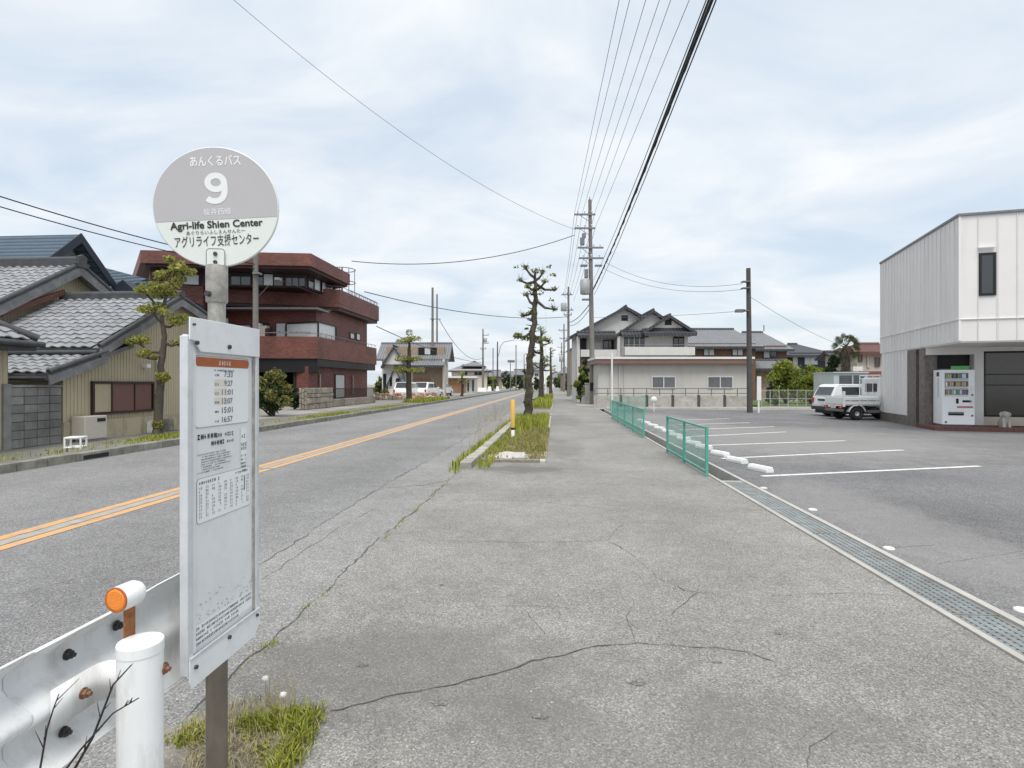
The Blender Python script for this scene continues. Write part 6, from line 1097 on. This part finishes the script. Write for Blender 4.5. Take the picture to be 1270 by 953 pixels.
box('wall', 'cream', t, U(1068), U(1125), .5, 3.5, -.05, W(1080, 434)); box('wing', 'cream', t, U(1056), U(1068), 2, 3.5, -.05, W(1080, 438)); ridgeroof(t, U(1068), U(1135), .5, 4.5, W(1080, 434), W(1080, 424), 'red_roof', over=.5, hip=1.6, rm='tile_red'); ridgeroof(t, U(1056), U(1068), 2, 4, W(1080, 440), W(1080, 434), 'dark_roof', over=.4)
win(t, U(1069), U(1074), W(1070, 449), W(1070, 438), .46, 1, 'glass', 'fascia'); win(t, U(1090), U(1096), W(1090, 455), W(1090, 443), .46, 1, 'glass', 'fascia'); win(t, U(1080), U(1083.5), W(1080, 456), W(1080, 434.5), .46, 1, 'curtain_glare', 'cream'); ridgeroof(t, U(1062), U(1120), -1.8, .4, W(1080, 470), W(1080, 463), 'tile_red', over=.2, rm='tile_red'); box('awning', 'fascia_white', t, U(1052), U(1064), -.6, .4, W(1060, 461), W(1060, 455))
# metal shed behind the van
f, t = house(1034, 33, 'metal_shed', 'grey metal storage shed with slatted shutter behind the white van', 'shed', rot=0); U, W = f.u, f.w; hs = W(1050, 463)
box('body', 'metal_shed', t, U(1034), U(1076), 0, 2.2, 0, hs); box('roof', 'metal_shed', t, U(1033), U(1077), -.08, 2.3, hs + .001, hs + .07)
for k in range(14): z = .3 + k * (hs - .42) / 14; box('shutter_slat', 'shed_dark', t, U(1041), U(1056.5), -.03, -.005, z, z + (hs - .42) / 14 - .012); box('shutter_slat', 'shed_dark', t, U(1058.5), U(1072), -.03, -.005, z, z + (hs - .42) / 14 - .012)
# garden trees, lawn, palm
lw_ = struct(MB().box(0, 9, 0, 10, 0, .12).obj('lawn', 'lawn')); lw_.location = (*at(945, 36), 0); lw_.rotation_euler = (0, 0, A)
gf = thing('garden_fence', 'thin pale mesh fence before the lawn right of the dark pole', 'fence', (*at(944, 34.6), 0), A); mb = MB()
for i in range(9): MB().tube([(i * .55, 0, 0), (i * .55, 0, 1.15)], .018, 5).obj('post', 'metal_shed', gf)
for z in (.12, .6, 1.12): MB().tube([(0, 0, z), (4.4, 0, z)], .012, 5).obj('rail', 'metal_shed', gf)
for k in range(60): mb.box(k * .073, k * .073 + .005, -.002, .002, .12, 1.1)
mb.obj('mesh_panel', 'metal_shed', gf)
G = 'garden trees by the lawn'
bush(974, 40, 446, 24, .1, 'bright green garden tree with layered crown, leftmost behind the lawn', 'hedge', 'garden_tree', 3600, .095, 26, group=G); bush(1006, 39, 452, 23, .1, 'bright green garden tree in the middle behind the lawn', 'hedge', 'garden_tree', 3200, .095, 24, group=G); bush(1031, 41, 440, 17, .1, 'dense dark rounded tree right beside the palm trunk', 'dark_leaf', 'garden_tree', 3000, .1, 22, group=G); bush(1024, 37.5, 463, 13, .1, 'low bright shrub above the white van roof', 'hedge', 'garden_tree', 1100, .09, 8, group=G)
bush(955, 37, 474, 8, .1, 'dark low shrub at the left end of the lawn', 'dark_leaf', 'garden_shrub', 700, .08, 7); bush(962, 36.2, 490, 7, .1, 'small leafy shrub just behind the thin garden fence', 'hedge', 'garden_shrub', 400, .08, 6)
for o in [o for o in COL.objects if o.name.startswith('garden_tree') and o.parent is None]: o['category'] = 'tree'
xp_, yp_ = at(1049, 40); hp = H + (CY - 430) / F * 40; pt = thing('palm_tree', 'fan palm with shaggy trunk and spiky crown left of the cream house', 'tree', (xp_, yp_, 0)); mb = MB(); mb.tube([(0, 0, -.1), (.05, 0, hp * .5), (.03, 0, hp)], [.24, .2, .24], 12)
for _ in range(420): a = R.uniform(0, 6.28); h = R.uniform(.35, 1.0) * hp; r_ = .2 + .12 * (h / hp) ** 4; p = Vector((math.cos(a) * r_, math.sin(a) * r_, h)); mb.add([p, p + Vector((math.cos(a) * .12, math.sin(a) * .12, -R.uniform(.15, .4))), p + Vector((-math.sin(a) * .06, math.cos(a) * .06, -.05))], [(0, 1, 2)])
mb.obj('trunk', 'bark_grey', pt); cr = MB()
for i_ in range(27):
    a, el_ = i_ * 2.39996, -.7 + 2.1 * ((i_ + .5) / 27) + R.uniform(-.15, .15); d = Vector((math.cos(a) * math.cos(el_), math.sin(a) * math.cos(el_), math.sin(el_))); c = Vector((.03, 0, hp - .05)) + d * R.uniform(.45, .65); s = d.orthogonal().normalized(); u_ = d.cross(s); ro = R.uniform(0, 3.14); s, u_ = s * math.cos(ro) + u_ * math.sin(ro), u_
    cr.tube([(.03, 0, hp), c], [.02, .012], 4, False)
    for k in range(11): th = -.95 + 1.9 * k / 10; e = (d * math.cos(th) + s * math.sin(th)); w_ = (d * -math.sin(th) + s * math.cos(th)) * .028; tip = c + e * R.uniform(.45, .6) + Vector((0, 0, -.05 - .06 * abs(th))); cr.add([c, c + e * .35 + w_, tip, c + e * .35 - w_], [(0, 1, 2, 3)])
cr.obj('crown', 'palm', pt)
# hedge and brick house by the right sidewalk
f, t = house(706, 75, 'brick_house', 'pinkish brown house beyond the hedge on the right sidewalk'); U, W = f.u, f.w; box('wall', 'tan_wall', t, U(709), U(722), 0, 6, -.05, W(710, 434)); box('roof', 'dark_roof', t, U(708), U(723), -.3, 6.2, W(710, 434), W(710, 432)); win(t, U(711), U(714), W(710, 455), W(710, 447), -.02, 1)
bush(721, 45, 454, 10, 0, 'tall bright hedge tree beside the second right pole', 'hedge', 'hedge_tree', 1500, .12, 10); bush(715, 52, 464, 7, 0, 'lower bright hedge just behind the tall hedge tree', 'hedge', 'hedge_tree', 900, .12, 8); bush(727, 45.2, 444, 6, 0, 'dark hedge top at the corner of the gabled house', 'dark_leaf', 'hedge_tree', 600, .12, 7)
for px, z, h_, lab in ((729, 42.5, 1.5, 'pale concrete gatepost left of the nearest tall pole'), (724, 45, 1.3, 'second pale concrete gatepost by the hedge')):
    x, y = at(px, z); o = MB().box(-.2, .2, -.2, .2, 0, h_).box(-.24, .24, -.24, .24, h_, h_ + .08).obj('gatepost', 'concrete', None, .02); o.location = (x, y, 0); tag(o, lab, 'gatepost', 'concrete gateposts')
q = gp(736, 503.5); tag(MB().box(-1.2, 1.1, -.5, .5, 0, .06).obj('paving_slab', 'edge_concrete', None, .01), 'pale concrete slab at the foot of the nearest tall pole', 'slab').location = (q.x, q.y, .0)
# ================================================================ white van and small truck
v_ = car('white_van', 'white estate van parked behind the small truck', 1020.5, 25.7, 0, 'van_white', 'van', 0.0, None, 'van', 4.2, 1.69, 1.47)
v_.location = (*at(1019, 26.4), 0)
box('rear_handle', 'black', v_, -.035, -.01, -.28, .28, .72, .8)
f = Fr(1047, 23.25); tk = thing('small_truck', 'small white flatbed truck parked by the white building', 'truck', f.loc, f.ang); Wt = 1.42
box('chassis_frame', 'chassis', tk, .1, 2.3, .35, .5, .38, .55); box('chassis_frame', 'chassis', tk, .1, 2.3, .9, 1.05, .38, .55); box('axle', 'chassis', tk, .5, .6, .1, 1.3, .22, .32); box('fuel_tank', 'chassis', tk, 1.2, 1.7, .15, .6, .25, .52, .03); box('exhaust', 'steel', tk, .8, 1.15, .6, .85, .28, .45, .03)
box('bed_floor', 'truck_white', tk, 0, 1.46, 0, Wt, .62, .68)
box('side_gate', 'truck_white', tk, .03, 1.43, -.02, .012, .66, .95, .008); box('side_gate', 'truck_white', tk, .03, 1.43, Wt - .012, Wt + .02, .66, .95, .008); box('tail_gate', 'truck_white', tk, -.02, .012, .04, Wt - .04, .66, .95, .008); box('bed_front', 'truck_white', tk, 1.44, 1.47, 0, Wt, .66, 1.0)
for k in range(4): box('gate_rib', 'truck_white', tk, .22 + k * .36, .26 + k * .36, -.034, -.021, .68, .93)
box('gate_rail', 'chassis', tk, .05, 1.42, -.03, -.021, .805, .825)
for yy in (0.03, Wt - .03): MB().tube([(1.5, yy, .7), (1.5, yy, 1.86)], .025, 6).obj('guard_frame', 'truck_white', tk)
for z in (1.86, 1.72): MB().tube([(1.5, .03, z), (1.5, Wt - .03, z)], .022, 6).obj('guard_frame', 'truck_white', tk)
for yy in (.5, .95): MB().tube([(1.5, yy, 1.0), (1.5, yy, 1.86)], .014, 6).obj('guard_frame', 'truck_white', tk)
prof_ = [(a_ - .44, b_) for a_, b_ in [(2.0, .35), (2.0, 1.0), (2.02, 1.7), (2.12, 1.77), (2.8, 1.76), (2.95, 1.66), (3.3, 1.02), (3.36, .9), (3.36, .35)]]; MB().prism([(a, .0, b) for a, b in prof_], (0, Wt, 0)).obj('cab', 'truck_white', tk, .04)
rwn = box('rear_window', 'glass', tk, 1.545, 1.559, .33, Wt - .33, 1.2, 1.52); box('window_frame', 'rubber', rwn, 1.542, 1.544, .31, Wt - .31, 1.17, 1.195)
MB().quad((1.71, -.006, 1.08), (2.56, -.006, 1.08), (2.41, -.006, 1.6), (1.71, -.006, 1.62)).obj('side_window', 'glass', tk); box('door_seam', 'chassis', tk, 1.66, 1.672, -.006, -.001, .5, 1.66)
MB().quad((2.88, .1, 1.03), (2.88, Wt - .1, 1.03), (2.56, Wt - .12, 1.62), (2.56, .12, 1.62)).obj('windscreen', 'glass', tk)
for yy in (.1, Wt - .1):
    for xx in (.55, 2.25):
        k = -1 if yy < .5 else 1; w_ = MB().lathe([(.1, -.08), (.2, -.085), (.265, -.08), (.275, -.05), (.275, .05), (.265, .08), (.2, .085), (.1, .08)], (xx, yy, .275), 22, 'y').obj('wheel', 'rubber', tk); MB().lathe([(0, k * .03), (.07, k * .03), (.09, k * .07), (.13, k * .05), (.17, k * .055), (.185, k * .088)], (xx, yy, .275), 18, 'y').obj('rim', 'rim', w_)
mb = MB(); mb.sweep([(0, 0), (.2, 0)], [((.55 + .36 * math.cos(a), -.02, .28 + .36 * math.sin(a)), (0, 1, 0), (0, 0, 1)) for a in [rad(10 + k * 16) for k in range(11)]]); o = mb.obj('mudguard', 'truck_white', tk); o.modifiers.new('thick', 'SOLIDIFY').thickness = .02
for yy in (.16, Wt - .16): lm = box('tail_lamp', 'lamp_red', tk, -.06, -.03, yy - .13, yy + .13, .5, .6); box('turn_lamp', 'amber', lm, -.062, -.061, yy - .03, yy + .05, .51, .59)
box('rear_bar', 'steel', tk, -.04, .02, .05, Wt - .05, .36, .46); box('number_plate', 'cream', tk, -.075, -.061, .5, .85, .48, .62); box('gate_post', 'truck_white', tk, -.06, .02, -.06, .02, .56, 1.2, .01); box('side_bar', 'steel', tk, .95, 1.5, -.01, .02, .32, .42)
# ================================================================ white clad building with recessed ground floor
f = Fr(1190, 16.7, -16.9); wb = thing('white_building', 'white clad two storey commercial building at the right with recessed ground floor', 'building', f.loc, f.ang); U, W = f.u, f.w
ZB, ZT, ZS, LV, UR = 2.78, 6.46, 3.4, 6.95, 9.0
box('core', 'seam_shadow', wb, .03, UR, .03, LV, ZB, ZT - .05); box('soffit', 'white_flash', wb, .02, UR, .02, LV - .02, ZB - .06, ZB - .001)
def panels(along, n, L_):                                    # standing-seam panels, each its own piece
    p = L_ / n
    for i in range(n):
        a, b = i * p, (i + 1) * p
        for z0, z1, nm in ((ZS + .02, ZT, 'cladding_panel'), (ZB - .02, ZS, 'lower_panel')):
            d = R.uniform(0, .002)
            if along == 'u': o = MB().box(a, b - .034, -.012 - d, .028, z0, z1).box(b - .034, b - .014, -.032, .028, z0, z1).obj(nm, 'white_siding', wb)
            else: o = MB().box(-.012 - d, .028, a, b - .034, z0, z1).box(-.032, .028, b - .034, b - .014, z0, z1).obj(nm, 'white_siding', wb)
panels('u', 19, UR); panels('v', 22, LV)
box('corner_trim', 'white_flash', wb, -.035, .03, -.036, -.031, ZB, ZT); 
box('top_trim', 'steel', wb, -.06, UR, -.06, .05, ZT + .002, ZT + .07); box('top_trim', 'steel', wb, -.06, .05, .051, LV, ZT + .002, ZT + .07); box('seam_trim', 'white_flash', wb, -.05, UR, -.045, .0, ZS, ZS + .02); box('seam_trim', 'white_flash', wb, -.048, .0, .001, LV, ZS - .001, ZS + .019)
wz = (W(1223, 367), W(1223, 314)); w_ = win(wb, U(1213), U(1234.5), wz[0], wz[1], -.02, 1, 'glass', 'black', .07, .03); box('window_hood', 'white_flash', wb, U(1212), U(1233), -.1, -.03, wz[1] + .14, wz[1] + .17)
V0 = 2.5
box('side_wall', 'white_siding', wb, .02, .2, 4.05, LV - .02, .35, ZB - .061); box('plinth', 'dark_stone', wb, -.02, .2, 3.9, LV, -.02, .349)
for k in range(8): a = 4.1 + k * .34; box('wall_rib', 'white_siding', wb, -.004, .019, a, a + .05, .36, ZB - .08)
box('column', 'dark_stone', wb, -.03, .35, V0 + .0, V0 + .42, .0, ZB - .061); box('column', 'dark_stone', wb, -.01, .3, V0 + .75, 4.04, .0, ZB - .061); box('recess_panel', 'black', wb, .15, .25, V0 + .421, V0 + .749, .0, ZB - .2)
box('lintel', 'white_flash', wb, .02, 1.42, V0 - .05, V0 + .35, ZB - .3, ZB - .062); box('transom_glass', 'black', wb, .351, 1.39, V0 + .3, V0 + .34, 2.02, ZB - .301); box('transom_bar', 'steel', wb, .351, 1.39, V0 + .24, V0 + .34, 1.9, 2.019); dr_ = box('door', 'dark_brown', wb, .36, .8, V0 + .28, V0 + .33, .14, 1.899); box('door_handle', 'steel', dr_, .7, .72, V0 + .25, V0 + .279, .9, 1.2); box('door', 'dark_brown', wb, .81, 1.38, V0 + .28, V0 + .33, .14, 1.899)
box('inner_wall', 'white_flash', wb, 1.4, 1.66, V0, V0 + 3, .14, ZB - .063); box('wall', 'white_siding', wb, 1.66, UR, V0 + .02, V0 + .3, ZB - .2, ZB - .062); box('sill_wall', 'cream', wb, 1.66, UR, V0 + .0, V0 + .3, .14, .42); box('interior', 'shop_glass', wb, 1.7, UR, V0 + 1.6, V0 + 1.7, .42, 2.58)
sw = win(wb, 1.67, 4.2, .42, 2.58, V0 + .1, 1, 'shop_glass', 'black', .06, .05); win(wb, 4.22, 7.0, .42, 2.58, V0 + .1, 1, 'shop_glass', 'black', .06, .05)
for z in (1.45, 1.8): box('blind_rail', 'dark_brown', sw, 1.74, 4.13, V0 + .06, V0 + .078, z, z + .03)
st = box('step', 'tile_red', wb, -.05, UR, 1.6, V0 + .6, .0, .13, .01)
for k in range(30): box('step_tile', 'tile_red', st, -.045 + k * .3, -.045 + k * .3 + .288, 1.588, 1.6, .008, .122)
# vending machine
ua, ub = U(1169, 1.72), U(1209, 1.72); vm = thing('vending_machine', 'white drinks vending machine in front of the recessed corner entrance', 'vending machine', (f.x + ua * math.cos(f.ang) - 1.72 * math.sin(f.ang), f.y + ua * math.sin(f.ang) + 1.72 * math.cos(f.ang), .13), f.ang); wv = ub - ua; hv = 1.83
MB().box(0, wv, .06, .72, .06, hv).obj('cabinet', 'vm_white', vm, .015); box('foot', 'steel', vm, .03, wv - .03, .08, .7, 0, .06); dv = box('front_door', 'vm_white', vm, 0, wv, 0, .058, .06, hv - .004, .012)
box('display_back', 'vm_shelf', dv, .06, wv * .8, -.004, .0, .98, hv - .08)
cans = ['can_blue', 'can_green', 'can_white', 'can_brown', 'can_yellow', 'can_red', 'can_green', 'can_white']
for r in range(3):
    z0 = 1.0 + r * .26
    for k in range(10): x = .1 + k * (wv * .8 - .2) / 9; MB().tube([(x, -.02, z0 + .04), (x, -.02, z0 + .15), (x, -.02, z0 + .18)], [.026, .026, .015], 8).obj('can', R.choice(cans), dv)
    box('price_strip', 'can_white', dv, .07, wv * .8 - .01, -.03, -.005, z0 - .01, z0 + .025); box('shelf', 'vm_white', dv, .06, wv * .8, -.04, -.004, z0 + .2, z0 + .225)
box('top_card', 'vm_green', vm, wv * .28, wv * .85, .02, .05, hv, hv + .12); box('poster', 'vm_red', dv, wv * .45, wv * .95, -.006, .0, .6, .66); box('coin_panel', 'can_white', dv, wv * .84, wv * .97, -.008, .0, .7, 1.3); box('slot', 'black', dv, wv * .18, wv * .66, -.01, .0, .36, .47); box('slot_flap', 'steel', dv, wv * .19, wv * .65, -.016, -.011, .42, .465); box('keypad', 'black', dv, wv * .42, wv * .5, -.008, 0, .74, .9); box('keypad', 'black', dv, wv * .62, wv * .9, -.008, 0, .78, .85)
for x, z in ((.09, .14), (wv * .92, .36), (wv * .92, 1.02)): MB().tube([(x, -.012, z), (x, -.001, z)], .035, 10).obj('lock', 'steel', dv)
mb = MB()
for k in range(9): mb.box(-.003, -.0005, .3, .36, .95 + k * .07, .99 + k * .07)
mb.obj('side_lettering', 'ink_grey', vm); box('side_badge', 'ink', vm, -.003, -.0005, .26, .44, 1.62, 1.76)
# small stone dog statue on the step
us = U(1247, 1.8); sd = thing('stone_figurine', 'small pale stone dog figurine sitting on the red step before the shop window', 'statue', (f.x + us * math.cos(f.ang) - 1.8 * math.sin(f.ang), f.y + us * math.sin(f.ang) + 1.8 * math.cos(f.ang), .13), f.ang)
mb = MB(); mb.tube([(0, .12, 0), (0, .11, .1), (0, .08, .2), (0, .03, .3), (0, 0, .36)], [.13, .15, .135, .1, .08], 12); mb.obj('body', 'edge_concrete', sd); hd = MB().tube([(0, .09, .4), (0, .02, .41), (0, -.06, .39), (0, -.12, .37)], [.07, .11, .08, .045], 12).obj('head', 'edge_concrete', sd)
for k in (-1, 1): MB().tube([(k * .07, -.02, .28), (k * .075, -.06, .12), (k * .075, -.08, 0)], [.045, .035, .045], 8).obj('leg', 'edge_concrete', sd); MB().tube([(k * .08, .03, .47), (k * .12, .02, .42), (k * .12, .0, .33)], [.03, .045, .02], 8).obj('ear', 'edge_concrete', hd)

for o in COL.objects:                                        # print and wires too fine to pick apart
    if o.parent is not None and o.name.split('.')[0] in ('print_line', 'header_print', 'scuff', 'mesh_panel', 'railings', 'insulators', 'side_lettering'): o['kind'] = 'stuff'
